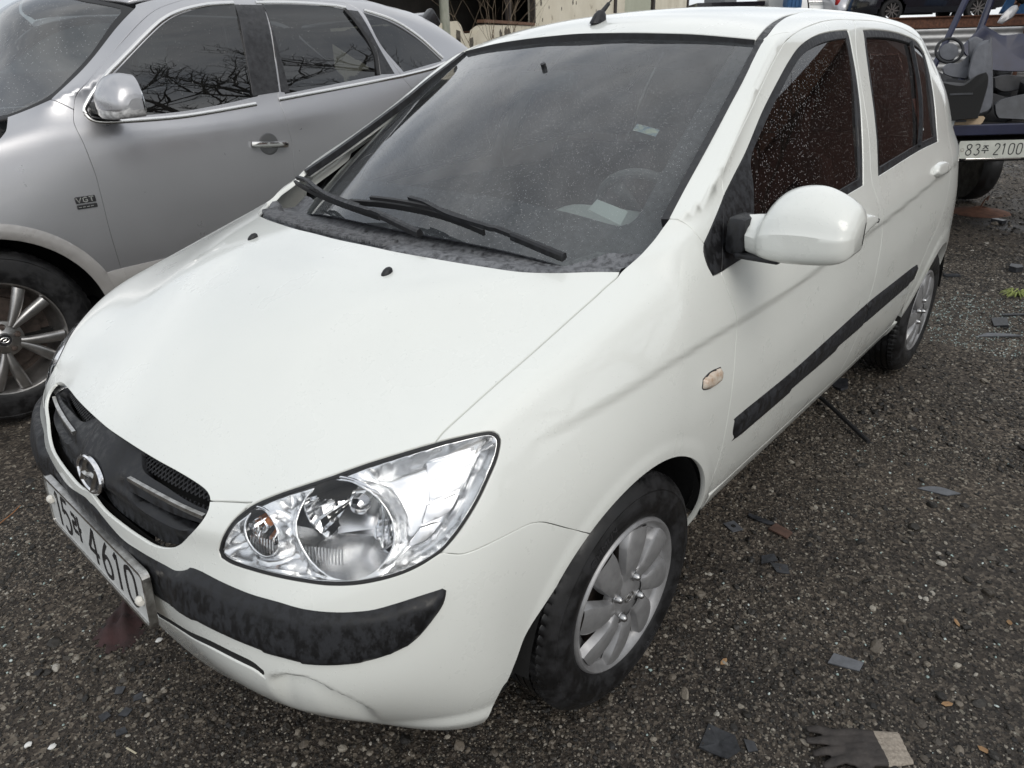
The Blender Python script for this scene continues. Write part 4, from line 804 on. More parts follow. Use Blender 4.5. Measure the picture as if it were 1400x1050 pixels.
# ---------------------------------------------------------------- the white hatchback
BK = {k: [np.array(p) for p in v if p] for k, v in BAKED.items()}
MP, MQ = build_master(levels=5)
MS = Master(MP, MQ)
car = empty('parked_car')
tag(car, 'white five-door hatchback with raindrops and black bumper strip parked on dark gravel', 'car')
W = MT['white']
def A(*p): return [np.array(q, float) for q in p]
def on_side(pts, y=.9): return [MS.cast((x, y, z), (0, 1, 0))[0] for x, z in pts]
def rv(l): return list(reversed(l))
def mir(l): return [p*np.array([1, -1, 1]) for p in l]
def left(l): return [p for p in l if p[1] > .002]
def sub(parent, name, *a, **k):
    o = panel(MS, name, *a, parent=parent, **k); return o

# bonnet
hl = BK['hl']; iT = 10; iI = 22                              # outline indices: fender/bumper joint, inner top
gt = left(BK['grille_top']); gb = left(BK['grille_bot'])
hr = BK['hood_rear']
ctr_rear = A((.106, 0, 1.017)); ctr_nose = A((.709, 0, .752))
front_edge = rv(hl[iI:]+[hl[0]])                             # hood corner -> inner headlight top
half = ctr_rear+hr+BK['hood_side'][1:]+front_edge[1:]+BK['hoodshut']+gt[1:]+ctr_nose
hood = sub(car, 'hood', [half+rv(mir(half[1:-1]))], (.35, 0, 1), mat=W, grid=.018, gap=.0022)
# soft washer nozzles
for y in (1, -1):
    co, n = MS.near(BK['nozzles'][0]*np.array([1, y, 1])); m = MB()
    prof = [(.0, .013), (.004, .0125), (.0075, .009), (.0095, .003), (.0095, -.003)]
    m.lathe(prof, 14, 'Z'); V = [Vector(v) for v in m.V]
    m.V = [(co[0]+v.x*1.5-max(0, v.z)*.35, co[1]+v.y, co[2]+v.z-.001-.10*v.x*1.5) for v in V]
    m.build('washer_nozzle', MT['plastic_clean'], car, smooth=True, angle=60)
# front wings
def arch_f(a0, a1):
    return on_side([(.008+.352*math.cos(R(t)), .283+.350*math.sin(R(t))) for t in np.linspace(a0, a1, 30)])
arch = arch_f(59, 184)+on_side([(-.362, .262)])
sillf = on_side([(-.362, .262), (-.39, .262), (-.3985, .345)])
fen = BK['hood_side']+hl[:iT+1]+BK['fb'][1:-1]+arch+sillf[1:]+rv(BK['gap_fd'])+rv(BK['tri_front'])[1:]+rv(BK['pillar_joint'])[1:]+rv(BK['glass_low'])[1:]
fender = sub(car, 'front_fender', [fen], (.3, 1, .45), mat=W, grid=.0105, gap=.0022)
mk = sub(fender, 'side_marker', [BK['marker']], (0, 1, 0), mat=MT['marker'], bulge=(.012, .010), gap=0, grid=.006, step=.005, flange=.006)
sub(fender, 'marker_gasket', [resample(BK['marker'], .006)*1.0], (0, 1, 0), mat=MT['rubber'], bulge=(.004, .003), gap=-.0016, grid=.006, step=.005, flange=.004)
trim = sub(car, 'mirror_trim', [BK['tri_up'][:]+BK['gap_sail'][1:]+rv(BK['tri_front'])], (.2, 1, .3), mat=MT['plastic'], grid=.012, off=.0015)
# front bumper with its air slot and lamp recess
bot = A((.415, .724, .205), (.45, .672, .193), (.50, .573, .182), (.585, .443, .18), (.65, .28, .18), (.68, .14, .18), (.69, 0, .18))
gzc = A((.7795, 0, .636))
seam = [MS.cast((1, 0, z), (1, 0, 0))[0]*np.array([1, 0, 1]) for z in np.linspace(.19, .636, 44)]
bh = gzc+rv(gb)+BK['hoodshut'][:0]+rv(BK['hoodshut'])+rv(hl[iT:iI])+BK['fb'][1:-1]+rv(arch_f(40, 59))+BK['arch_low'][4:]+bot[:-1]+seam[:-1]
sl = BK['slit']; sl = A((.7865, .10, .452), (.785, .17, .457))+sl[:-1]+[sl[-2]*.35+sl[-1]*.65]
slot = [p+np.array([0, 0, .008]) for p in sl]+rv([p-np.array([0, 0, .010]) for p in sl])
V, F, NL = panel(MS, 'front_bumper', [bh, slot], (1, .85, .12), grid=.0085, step=.008, seam=True, make=False, flange=.007)
bumper = both_halves('front_bumper', V, F, NL, W, car)
for sg in (1, -1):
    m = MB(); m.ribbon([(MS.near(p)[0]-MS.near(p)[1]*.0075)*np.array([1, sg, 1]) for p in catmull(sl, 4)], [(-.004, -.016), (.004, -.016), (.004, .016), (-.004, .016)]); m.build('slot_dark_strip', MT['black'], bumper)  # black strip behind the cut-out paints in the slot's dark depth
st = left(BK['strip_top']); sb = BK['strip_bot']
smid = A((.787, .04, .612), (.789, 0, .612)); sbm = A((.786, .13, .520), (.790, 0, .518))
seam2 = [MS.cast((1, 0, z), (1, 0, 0))[0]*np.array([1, 0, 1]) for z in np.linspace(.519, .611, 10)]
def strip_h(V, dist):
    return .013*np.sqrt(np.clip(1-(1-np.clip(dist/.022, 0, 1))**2, 0, 1))*(.15+.85*sstep(.27, .37, V[:, 1]))
V, F, NL = panel(MS, 'bumper_strip', [st[:-1]+A((.787, .04, .612))+rv(seam2)+sbm[:1]+rv(sb)[:-1]], (1, .7, .1), grid=.010, step=.008, seam=True, make=False, bulge=strip_h, off=.001, gap=0)
both_halves('bumper_strip', V, F, NL, MT['plastic'], bumper)
# doors
bot_f = on_side([(-1.384, .53), (-1.375, .43), (-1.365, .33)]); bot_l = on_side([(-1.2, .333), (-.95, .336), (-.7, .341), (-.5, .347)])
dg = BK['doorgap']; iB = 12
fd = dg[:iB+1]+BK['bseam'][1:]+bot_f+bot_l+rv(BK['gap_fd'])+rv(BK['fwin'])[1:-1]
fdoor = sub(car, 'front_door', [fd], (0, 1, .25), mat=W, grid=.012, gap=.0022)
redge = on_side([(-2.36, 1.34), (-2.365, 1.2), (-2.36, 1.07)])+on_side([(-2.35, .95), (-2.33, .85), (-2.24, .74), (-2.11, .64), (-2.05, .55), (-2.03, .45), (-2.02, .335)])
rdl = on_side([(-1.8, .332), (-1.6, .332)])
rd = dg[iB:]+redge+rdl+rv(bot_f)+rv(BK['bseam'])[:-1]
rdoor = sub(car, 'rear_door', [rd, BK['rwin']], (0, 1, .25), mat=W, grid=.014, gap=.0022)
def window(door, outline, glass, div=None):
    inner = resample(glass, .012); 
    sub(door, 'window_seal', [outline, shrink(glass, .021)], (0, 1, .3), mat=MT['rubber_dusty'], off=-.003, grid=.014, step=.009, gap=.0004, flange=.012, corner=30)
    gloss_pane(MS, door, 'window_glass', shrink(glass, .014), MT['side_glass'], -.009)
def shrink(loop, g):
    """move a closed loop on the body side inwards by g (in the x-z view)"""
    r = resample(loop, .012); q = r[:, [0, 2]]
    area = np.sum(q[:, 0]*np.roll(q[:, 1], -1)-np.roll(q[:, 0], -1)*q[:, 1])
    t = np.roll(q, -1, axis=0)-np.roll(q, 1, axis=0); t /= np.linalg.norm(t, axis=1, keepdims=True)+1e-9
    n = np.stack([-t[:, 1], t[:, 0]], 1)*(1 if area > 0 else -1)
    c = q+n*g; D = segdist(c, q); ok = (D > g*.93) & inside(c, q)
    return [MS.cast((a, .9, b), (0, 1, 0))[0] for (a, b), k in zip(c, ok) if k]
window(fdoor, BK['fglass'], BK['fglass']); window(rdoor, BK['rwin'], BK['rwin'])
a, b = BK['rdiv']; m = MB()
m.ribbon([MS.cast(a+(b-a)*t, (0, 1, .3))[0]+np.array([0, .001, 0]) for t in np.linspace(0, 1, 12)], [(-.008, -.006), (.008, -.006), (.008, .005), (-.008, .005)], upv=(0, 1, .25))
m.build('window_divider', MT['rubber_dusty'], rdoor)
# paper sticker in the rear quarter glass
p = BK['rdiv'][1]; m = MB(); m.box(MS.cast((p[0]-.085, .9, p[2]+.10), (0, 1, 0))[0]-np.array([0, .014, 0]), (.05, .001, .12), Matrix.Rotation(R(24), 3, 'X').to_quaternion()); m.build('window_sticker', MT['paper'], rdoor)
sub(fdoor, 'mirror_sail', [BK['sail']], (0, 1, .3), mat=MT['plastic'], grid=.014, off=.002)
rub = BK['rub']; cut = -1.386
rr = resample(rub, .012)
def clipx(r, x0, front):
    """part of the rub strip ahead of / behind the door seam"""
    n = len(r); out = []
    for i in range(n):
        p, q = r[i], r[(i+1) % n]; ip = (p[0] > x0) == front; iq = (q[0] > x0) == front
        if ip: out.append(p)
        if ip != iq: out.append(p+(q-p)*(x0-p[0])/(q[0]-p[0]))
    return out
for dr, fr in ((fdoor, True), (rdoor, False)):
    sub(dr, 'rub_strip', [clipx(rr, cut+(.002 if fr else -.002), fr)], (0, 1, .1), mat=MT['plastic'], grid=.014, bulge=(.014, .009), off=.0005, gap=.0008)
def handle(door, pts):
    h = sub(door, 'door_handle', [pts], (0, 1, .2), mat=W, grid=.007, step=.006, bulge=(.018, .016), off=.001, gap=.001, flange=.01, corner=60)
    return h
handle(fdoor, BK['handle_f']); handle(rdoor, BK['handle_r'])
m = MB(); co, n = MS.near(BK['lockpx'][0]); m.lathe([(0, .004), (.006, .004), (.008, .001)], 16, 'Y', c=co+np.array([0, .012, 0])); m.build('key_lock', MT['rubber'], fdoor, smooth=True)
# sill, side frame (pillars, roof rail, rear quarter), roof
sil = on_side([(-.405, .345), (-.7, .337), (-.95, .332), (-1.2, .329), (-1.6, .328), (-2.02, .33), (-2.14, .33), (-2.17, .27), (-1.6, .262), (-1.1, .262), (-.7, .262), (-.39, .268)])
sub(car, 'sill', [sil], (0, 1, -.25), mat=W, grid=.016, flange=.03)
ra = [(-2.455+.318*math.cos(R(t)), .286+.318*math.sin(R(t))) for t in range(178, -6, -6)]
arch_r = on_side(ra)
rail = [MS.cast((x, y, 1.7), (0, .1, 1))[0] for x, y in ((-1.55, .472), (-1.8, .470), (-2.1, .466), (-2.35, .458), (-2.55, .44), (-2.66, .42))]
tail = [MS.near(p)[0] for p in A((-2.74, .475, 1.36), (-2.80, .53, 1.22), (-2.865, .575, 1.1), (-2.90, .615, .97), (-2.925, .64, .82), (-2.945, .645, .66))]
qlow = on_side([(-2.86, .645), (-2.79, .64), (-2.772, .56), (-2.77, .40)])
cutA, cutB = BK['pillar_in'][-1], dg[8]
cut_ = [MS.cast(cutA+(cutB-cutA)*t, (.3, .6, .75))[0] for t in np.linspace(0, 1, 9)]
post = BK['pillar_in'][:-1]+cut_+rv(dg[:8])+rv(BK['tri_up'])[1:]+rv(BK['pillar_joint'])[1:]
sub(car, 'windscreen_pillar', [post], (.42, .42, .80), mat=W, grid=.014, flange=.03, nogap=[(cutA, cutB)])
side = BK['ditch_r']+rail+tail+qlow[:2]+arch_r[1:]+on_side([(-2.125, .335)])+rv(redge)[1:]+rv(dg[8:])+rv(cut_)[1:-1]
frame = sub(car, 'side_frame', [side], (.05, .8, .62), mat=W, grid=.019, flange=.03, nogap=[(cutA, cutB)])
rf = BK['rooffront']; dl = BK['ditch_l']
rail2 = [p+np.array([0, -.006, 0]) for p in rail]
rhalf = A((-.868, 0, 1.467))+left(rf[1:])+dl+rail2+A((-2.70, .2, 1.46), (-2.71, 0, 1.462))
roof = sub(car, 'roof', [rhalf+rv(mir(rhalf[1:-1]))], (.05, 0, 1), mat=W, grid=.024, flange=.012)
ds = BK['ditch_r']+A(dl[-1])+rv(dl)[1:]
sub(car, 'roof_strip', [ds], (0, .2, 1), mat=MT['plastic_clean'], grid=.014, off=-.003, gap=.0008)
# tail
P = MS.P; Q = MS.Q; c = P[Q].mean(1)
def skin(name, keep, mat, off, parent=car):
    qs = Q[keep]; u, inv = np.unique(qs, return_inverse=True); inv = inv.reshape(-1, 4)
    return mesh_obj(name, P[u]+MS.N[u]*off, inv, mat, parent, normals=MS.N[u])
tg_ = (c[:, 0] < -2.66) & (c[:, 2] > .64)
win = tg_ & (c[:, 2] > 1.06) & (c[:, 2] < 1.37) & (np.abs(c[:, 1]) < .50-.3*(c[:, 2]-1.06))
tail_gate = skin('tailgate', tg_ & ~win, W, -.004)
skin('rear_window', win, MT['glass_dark'], -.006, tail_gate)
skin('rear_bumper', (c[:, 0] < -2.80) & (c[:, 2] <= .64), W, -.002)
# windscreen: its own bowed sheet set into the frame
def glass_pt(s, t):
    """s -1..1 across, t 0..1 up"""
    yb, yt = .672, .556; y = s*(yb+(yt-yb)*t)
    L0 = np.array([-.065-.27*y*y, y, 1.022-.075*abs(s)**3]); U = np.array([-.888-.12*y*y, y, 1.463-.10*y*y])
    p = L0*(1-t)+U*t
    return p+np.array([.42, 0, .91])*(.030*4*t*(1-t)*(1-.5*s*s)-.006)
def sheet(name, s0, s1, t0, t1, off, mat, parent, ns=40, nt_=24):
    V = []; F = []
    for j in range(nt_+1):
        for i in range(ns+1):
            s = s0+(s1-s0)*i/ns; t = t0+(t1-t0)*j/nt_; V.append(glass_pt(s, t)+np.array([.46, 0, .88])*off)
    for j in range(nt_):
        for i in range(ns): k = j*(ns+1)+i; F.append((k, k+1, k+ns+2, k+ns+1))
    return mesh_obj(name, V, F, mat, parent)
ws = sheet('windshield', -1, 1, -.01, 1, 0, MT['windshield'], car)
def frit():
    V = []; F = []
    n = 80
    def ring(u, a, b, c):            # u 0..1 round the border, inner margins a (side) b (bottom) c (top)
        pass
    outer = [(-1, 0)]; S = np.linspace(-1, 1, 41); Tt = np.linspace(0, 1, 31)
    o = [(s, -.01) for s in S]+[(1, t) for t in Tt[1:]]+[(s, 1) for s in S[::-1][1:]]+[(-1, t) for t in Tt[::-1][1:-1]]
    def inn(s, t):
        sm = .895; b0, t0 = .155, .984
        s2 = max(-sm, min(sm, s*1.0)); t2 = max(b0, min(t0, t)); r = .06
        # rounded corners
        dx = max(0, abs(s2)-(sm-r)); dt = max(0, (b0+r*1.3)-t2)
        if dx > 0 and dt > 0:
            q = math.hypot(dx/r, dt/(r*1.3))
            if q > 1: s2 = math.copysign(sm-r+dx/q, s2); t2 = b0+r*1.3-dt/q
        return s2, t2
    for (s, t) in o: V.append(glass_pt(s, t)-np.array([.46, 0, .88])*.004)
    for (s, t) in o:
        a, b = inn(s, t); V.append(glass_pt(a, b)-np.array([.46, 0, .88])*.004)
    m = len(o)
    for i in range(m): j = (i+1) % m; F.append((i, j, m+j, m+i))
    return mesh_obj('glass_border', V, F, MT['frit'], ws)
frit()
sheet('shade_band', -.893, .893, .80, .985, -.0035, MT['shade'], ws, 20, 8)
# small windscreen sticker (driver side)
V = [glass_pt(s, t)-np.array([.46, 0, .88])*.006 for s, t in ((.70, .50), (.80, .495), (.80, .525), (.70, .53))]
mesh_obj('windscreen_sticker', V, [(0, 1, 2, 3)], MT['sticker'], ws, smooth=False)
V = [glass_pt(s, t)-np.array([.46, 0, .88])*.007 for s, t in ((.72, .185), (.85, .165), (.85, .215), (.73, .225))]
mesh_obj('parking_tag', V, [(0, 1, 2, 3)], MT['paper'], ws, smooth=False)
# rubber edges round the glass
for sgn in (1, -1):
    m = MB(); pts = [p*np.array([1, sgn, 1])+np.array([.004, -.006*sgn, -.002]) for p in catmull(BK['pillar_in'], 10)]
    m.ribbon(pts, [(-.009, -.02), (.009, -.02), (.009, .001), (-.009, .001)], upv=(.4, 0, .9)); m.build('windscreen_seal', MT['plastic_clean'], car)
m = MB(); tp = catmull([p+np.array([.008, 0, -.003]) for p in (rv(mir([p for p in left(rf) if p[1] > .06]))+A((-.868, 0, 1.466))+[p for p in left(rf) if p[1] > .06])], 6)
m.ribbon(tp, [(-.004, -.02), (.004, -.02), (.004, .001), (-.004, .001)]); m.build('windscreen_seal', MT['plastic_clean'], car)
# cowl
hrc = catmull([np.array(p) for p in [(-.0956, .6785, 1.0041)]]+rv(hr)[1:]+ctr_rear, 5)
full = hrc+rv([p*np.array([1, -1, 1]) for p in hrc[:-1]])
prof = [(-.010, -.016), (-.012, -.004), (-.030, .004), (-.055, .004), (-.075, -.006), (-.085, -.024), (-.16, -.026), (-.24, .004)]
V = []; F = []
for p in full:
    t = 1-abs(p[1])/.70
    for (dx, dz) in prof:
        k = .55+.45*min(1, t*3.0)
        V.append((p[0]+dx*k, p[1]*.985, p[2]+dz+(-.004)))
n = len(prof)
for i in range(len(full)-1):
    for j in range(n-1): F.append((i*n+j, i*n+j+1, (i+1)*n+j+1, (i+1)*n+j))
cowl = mesh_obj('cowl_panel', V, F, MT['cowl'], car); cowl.data.set_sharp_from_angle(angle=R(50))
# air intake ribs along the passenger half of the cowl
m = MB(); cl = [np.array(p) for p in full if -.56 < p[1] < .16]; cl = catmull(cl, 3)
L = np.concatenate([[0], np.cumsum([np.linalg.norm(b-a) for a, b in zip(cl, cl[1:])])]); C3 = np.array(cl)
for s in np.arange(.01, L[-1], .0092):
    c = np.array([np.interp(s, L, C3[:, k]) for k in range(3)])
    m.box((c[0]-.036, c[1]*.985, c[2]+.0035), (.052, .0038, .007))
m.build('intake_ribs', MT['cowl'], cowl)
# inside the car: dark shell, floor, wheel housings
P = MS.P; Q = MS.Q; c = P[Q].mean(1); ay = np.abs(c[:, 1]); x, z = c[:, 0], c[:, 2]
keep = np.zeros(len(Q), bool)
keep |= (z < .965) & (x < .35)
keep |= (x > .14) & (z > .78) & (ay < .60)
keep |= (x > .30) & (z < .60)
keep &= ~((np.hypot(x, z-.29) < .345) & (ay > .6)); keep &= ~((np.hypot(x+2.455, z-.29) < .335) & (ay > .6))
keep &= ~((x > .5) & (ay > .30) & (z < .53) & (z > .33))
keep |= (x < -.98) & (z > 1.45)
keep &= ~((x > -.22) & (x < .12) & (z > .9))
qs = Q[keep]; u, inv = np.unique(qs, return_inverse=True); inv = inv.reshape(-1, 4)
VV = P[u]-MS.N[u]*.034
# every fourth face is enough for a hidden shell: keep it whole but cheap
mesh_obj('inner_shell', VV, inv, MT['black'], car)
m = MB(); m.box((-1.15, 0, .235), (3.2, 1.40, .03)); m.box((.05, 0, .55), (.9, .95, .45)); m.build('underbody', MT['black'], car)
for cx in (0, -2.455):
    for sg in (1, -1):
        m = MB(); m.lathe([(.345, .80*sg-.01*sg), (.36, .70*sg), (.36, .53*sg), (.05, .53*sg)], 28, 'Y', R(4), R(176), c=(cx, 0, .29)); m.build('wheel_housing', MT['black'], car)
# ---------------------------------------------------------------- wheels
def tyre_mesh(name, rad, width, bead, parent, mat, n=150, grooves=4, lugs=75):
    """tyre with shaped sidewalls, ribs round the tread and cut cross grooves; outer face at y = 0"""
    w = width; r = rad
    prof = [(bead+.004, -.020), (bead, -.010), (bead+.006, -.003), (bead+.016, .002), (bead+.035, .007), (bead+.05, .0075), (r-.045, .005), (r-.034, .001), (r-.030, .002), (r-.021, -.003), (r-.012, -.010), (r-.006, -.017), (r-.002, -.025)]
    k0 = len(prof); y0 = -.027; y1 = -w+.027; g = []
    for i in range(grooves+1):
        a = y0+(y1-y0)*i/(grooves+1); b = y0+(y1-y0)*(i+1)/(grooves+1)
        g += [(r, a), (r, (a+b)/2), (r, b+.005)]
        if i < grooves: g += [(r-.007, b+.003), (r-.007, b-.003)]
    prof += g; k1 = len(prof)
    prof += [(r-.004, -w+.020), (r-.02, -w+.002), (bead+.04, -w-.004), (bead, -w+.012)]
    V = []; F = []; m = len(prof); N_ = n*2
    for i in range(N_):
        for j, (rr, y) in enumerate(prof):
            lug = 0
            if k0-4 <= j < k0 or (k0 <= j < k1):
                ph = (i % 4); lug = .005 if (ph == 0 and rr > r-.006 and (j < k0+3 or j > k1-4)) else 0
            a = 2*math.pi*i/N_+ (.004 if False else 0); V.append(((rr-lug)*math.cos(a), y, (rr-lug)*math.sin(a)))
    for i in range(N_):
        j = (i+1) % N_
        for q in range(m-1): F.append((i*m+q, i*m+q+1, j*m+q+1, j*m+q))
    o = mesh_obj(name, V, F, mat, parent); o.data.set_sharp_from_angle(angle=R(32)); return o
def bend_text(name, txt, rad, ang, size, y, parent, mat, ext=.0008):
    cu = bpy.data.curves.new(name, 'FONT'); cu.body = txt; cu.size = size; cu.extrude = ext; cu.align_x = 'CENTER'
    o = bpy.data.objects.new(name, cu); COL.objects.link(o); dg = bpy.context.evaluated_depsgraph_get(); dg.update()
    me = bpy.data.meshes.new_from_object(o.evaluated_get(dg)); bpy.data.objects.remove(o)
    for v in me.vertices:
        x, h, z = v.co; a = ang-x/rad; q = rad+h; v.co = (q*math.cos(a), y+z, q*math.sin(a))
    # flip so that it reads from outside (+y)
    for v in me.vertices: pass
    me.materials.append(mat); t = bpy.data.objects.new(name, me); COL.objects.link(t); t.parent = parent; return t
def cover_mesh(parent):
    rr = .189
    m = MB(); m.lathe([(.164, -.020), (.166, -.013), (.170, -.008), (.178, -.001), (.184, .002), (.189, -.001), (.1915, -.008), (.1905, -.016)], 96)
    m.lathe([(.136, -.036), (.146, -.028), (.155, -.022), (.1645, -.018)], 96)
    m.lathe([(.0, .003), (.026, .003), (.030, .001), (.060, -.002), (.072, -.006), (.074, -.02)], 64)
    rim = m.build('wheel_cover', MT['rim'], parent, smooth=True, angle=40)
    mb = MB()
    for k in range(8):
        a0 = R(5+45*k); V = []; F = []; nr = 16; na = 12
        for i in range(nr+1):
            t = i/nr; r = .052+.122*t
            wa = (.0195+.0225*math.sin(min(1, t*1.12)*math.pi/2)**1.2)*(1-.12*max(0, t-.82)/.18)
            cen = a0+.16*t-.05
            for j in range(na+1):
                s = -1+2*j/na
                h = .0045*(1-abs(s)**2.4)+(-.003 if t < .15 else 0)
                edge = -.017*max(0, (abs(s)-.80)/.20)**1.3*(sstep(.05, .25, np.array(t)))
                skew = .004*s*t
                y = h+edge+skew+.001+(-.006*t*t)+.004*math.sin(t*math.pi)
                a = cen+s*wa/r*(1.0+.15*s*t)
                V.append((r*math.cos(a), float(y), r*math.sin(a)))
        for i in range(nr):
            for j in range(na): q = i*(na+1)+j; F.append((q, q+1, q+na+2, q+na+1))
        mb.add(V, F)
    bl = mb
    o = mesh_obj('cover_spokes', bl.V, bl.F, MT['rim'], rim); o.data.set_sharp_from_angle(angle=R(40))
    return rim
def bolt_mesh(parent, ang, pcd):
    m = MB(); c = Vector((pcd*math.cos(ang), 0, pcd*math.sin(ang)))
    m.lathe([(.0, .016), (.004, .0155), (.0075, .012), (.0085, .006), (.0095, .004), (.0095, -.004)], 12, c=c)
    m.lathe([(.0115, .0015), (.0125, -.001), (.016, .0005)], 20, c=c)
    return m.build('wheel_bolt', MT['bolt'], parent, smooth=True, angle=50)
def make_wheel():
    w = empty('wheel'); w.parent = car
    t = tyre_mesh('tyre', .2895, .172, .188, w, MT['tyre'])
    bend_text('tyre_lettering', 'KUMHO', .226, R(62), .026, .0073, w, MT['tyre_text'])
    bend_text('tyre_lettering', '175/70R14', .222, R(-118), .016, .0073, w, MT['tyre_text'])
    cover_mesh(w)
    for k in range(4): bolt_mesh(w, R(28+90*k), .050)
    m = MB(); m.lathe([(.186, -.02), (.178, -.06), (.160, -.075), (.02, -.075)], 48); m.lathe([(.02, -.055), (.118, -.055), (.122, -.07)], 40); m.build('brake_disc', MT['dark_metal'], w, smooth=True)
    # small oval badge in the middle
    m = MB(); m.tube([(.016*math.cos(a), .0045, .010*math.sin(a)) for a in np.linspace(0, 2*math.pi, 24, endpoint=False)], .0014, 6, closed=True)
    m.tube([(-.006, .005, -.007), (-.004, .006, 0), (.004, .006, 0), (.006, .005, .007)], .0016, 6); m.build('hub_badge', MT['dull_chrome'], w, smooth=True)
    return w
w0 = make_wheel(); w0.location = (0, .7935, .285); w0.rotation_euler = (0, 0, R(-1.2))
for (x, y, rz, sp) in ((-2.455, .7935, 0, 12), (0, -.7935, 180, 77), (-2.455, -.7935, 180, 40)):
    w = copy_tree(w0, car); w.location = (x, y, .285); w.rotation_euler = (0, R(sp), R(rz))
# ---------------------------------------------------------------- headlamps
def circle3(c, nrm, r, n=40, sx=1.0):
    nrm = Vector(nrm).normalized(); a = Vector((0, 0, 1)).cross(nrm).normalized(); b = nrm.cross(a)
    return [np.array(Vector(c)+a*math.cos(t)*r*sx+b*math.sin(t)*r) for t in np.linspace(0, 2*math.pi, n, endpoint=False)]
def shrink3(loop, g, d):
    d = np.array(d, float); d /= np.linalg.norm(d); e1 = np.cross([0, 0, 1.], d); e1 /= np.linalg.norm(e1); e2 = np.cross(d, e1)
    r = resample(loop, .008); q = np.stack([r@e1, r@e2], 1)
    area = np.sum(q[:, 0]*np.roll(q[:, 1], -1)-np.roll(q[:, 0], -1)*q[:, 1])
    t = np.roll(q, -1, axis=0)-np.roll(q, 1, axis=0); t /= np.linalg.norm(t, axis=1, keepdims=True)+1e-9
    n = np.stack([-t[:, 1], t[:, 0]], 1)*(1 if area > 0 else -1); c = q+n*g; D = segdist(c, q); ok = (D > g*.93) & inside(c, q)
    base = d*float(np.mean(r@d))
    return [MS.cast(base+e1*a+e2*b, d)[0] for (a, b), k in zip(c, ok) if k]
HD = (1, 1.0, .25)
lamp = empty('headlight'); lamp.parent = car
hl_in = shrink3(hl, .005, HD)
panel(MS, 'lamp_rim', [hl, shrink3(hl, .0045, HD)], HD, MT['rubber'], lamp, off=-.001, gap=.001, grid=.01, step=.007, flange=.03)
panel(MS, 'lens', [hl_in], HD, MT['lens'], lamp, off=-.0015, gap=0, grid=.014, flange=0)
axm = Vector((1, .42, .02)).normalized()                    # the way the lamp looks
cm = Vector(BK['bowl'][0]); ct = Vector(BK['bowl'][1]); axt = Vector((1, .30, 0)).normalized(); RB, RT = .074, .037
bez_in = shrink3(hl, .0055, HD)
panel(MS, 'bezel', [bez_in, [np.array(p) for p in circle3(cm, axm, RB, sx=1.2)], [np.array(p) for p in circle3(ct, axt, RT)]], HD, MT['bezel'], lamp, off=-.006, gap=0, grid=.008, step=.006, flange=.004, bulge=lambda V, dist: -.026*sstep(0, .022, dist))
r = resample(hl_in, .012); cen = r.mean(0); V = []; F = []; n = len(r)
for k, (dp, sc_) in enumerate(((0.004, 1.0), (.03, .985), (.10, .93))):
    for p in r:
        q, nn = MS.near(p); V.append(cen+(p-cen)*sc_+np.array([-1, -.55, -.05])*dp)
for k in range(2):
    for i in range(n): F.append((k*n+i, k*n+(i+1) % n, (k+1)*n+(i+1) % n, (k+1)*n+i))
F.append(tuple(range(2*n, 3*n)))
mesh_obj('lamp_housing', V, F, MT['bezel'], lamp, smooth=False)
def bowl(name, c, ax, r, depth, facets, mat, rings=7, sx=1.0):
    """faceted reflector: stepped vertical flutes in a paraboloid"""
    m = MB(); a = Vector((0, 0, 1)).cross(ax).normalized(); b = ax.cross(a); V = []; F = []
    nn = facets*3
    for i in range(rings+1):
        t = i/rings; rad = r*math.sqrt(max(0, t))
        for k in range(nn):
            w = 2*math.pi*k/nn; ph = (k % 3)
            dd = -depth*(1-t)+(.0035*(ph-1)*t if i < rings else 0)
            if i % 2 == 0 and i < rings: dd += .0015
            V.append(Vector(c)+a*rad*math.cos(w)*sx+b*rad*math.sin(w)+ax*dd)
    for i in range(rings):
        for k in range(nn): F.append((i*nn+k, i*nn+(k+1) % nn, (i+1)*nn+(k+1) % nn, (i+1)*nn+k))
    o = mesh_obj(name, V, F, mat, lamp, smooth=False); return o
bm_ = bowl('main_reflector', cm, axm, RB, .085, 24, MT['reflector'], sx=1.2)
bt_ = bowl('turn_reflector', ct, axt, RT, .05, 12, MT['reflector'], 5)
def along(c, ax, prof, n=20):
    m = MB(); m.lathe(prof, n, 'X'); q = ax.to_track_quat('X', 'Z').to_matrix(); m.V = [tuple(Vector(c)+q @ Vector(v)) for v in m.V]; return m
along(cm-axm*.085, axm, [(.0, .055), (.007, .054), (.0075, .03), (.008, .0)]).build('bulb', MT['bulb'], bm_, smooth=True)
along(cm-axm*.03, axm, [(.0, .012), (.010, .011), (.016, .004), (.017, -.012), (.012, -.014)]).build('bulb_shield', MT['chrome'], bm_, smooth=True)
along(ct-axt*.045, axt, [(.0, .04), (.008, .036), (.011, .022), (.009, 0)]).build('turn_bulb', MT['amber'], bt_, smooth=True)
a_ = Vector((0, 0, 1)).cross(axm).normalized(); b_ = axm.cross(a_)
# horizontal glass ring and cross bar of the reflector
m = MB(); m.tube([tuple(p) for p in circle3(cm+axm*.001, axm, RB, 60, 1.2)], .0022, 6, closed=True)
m.tube([tuple(p) for p in circle3(ct+axt*.001, axt, RT, 40)], .0018, 6, closed=True); m.build('reflector_ring', MT['chrome'], lamp, smooth=True)
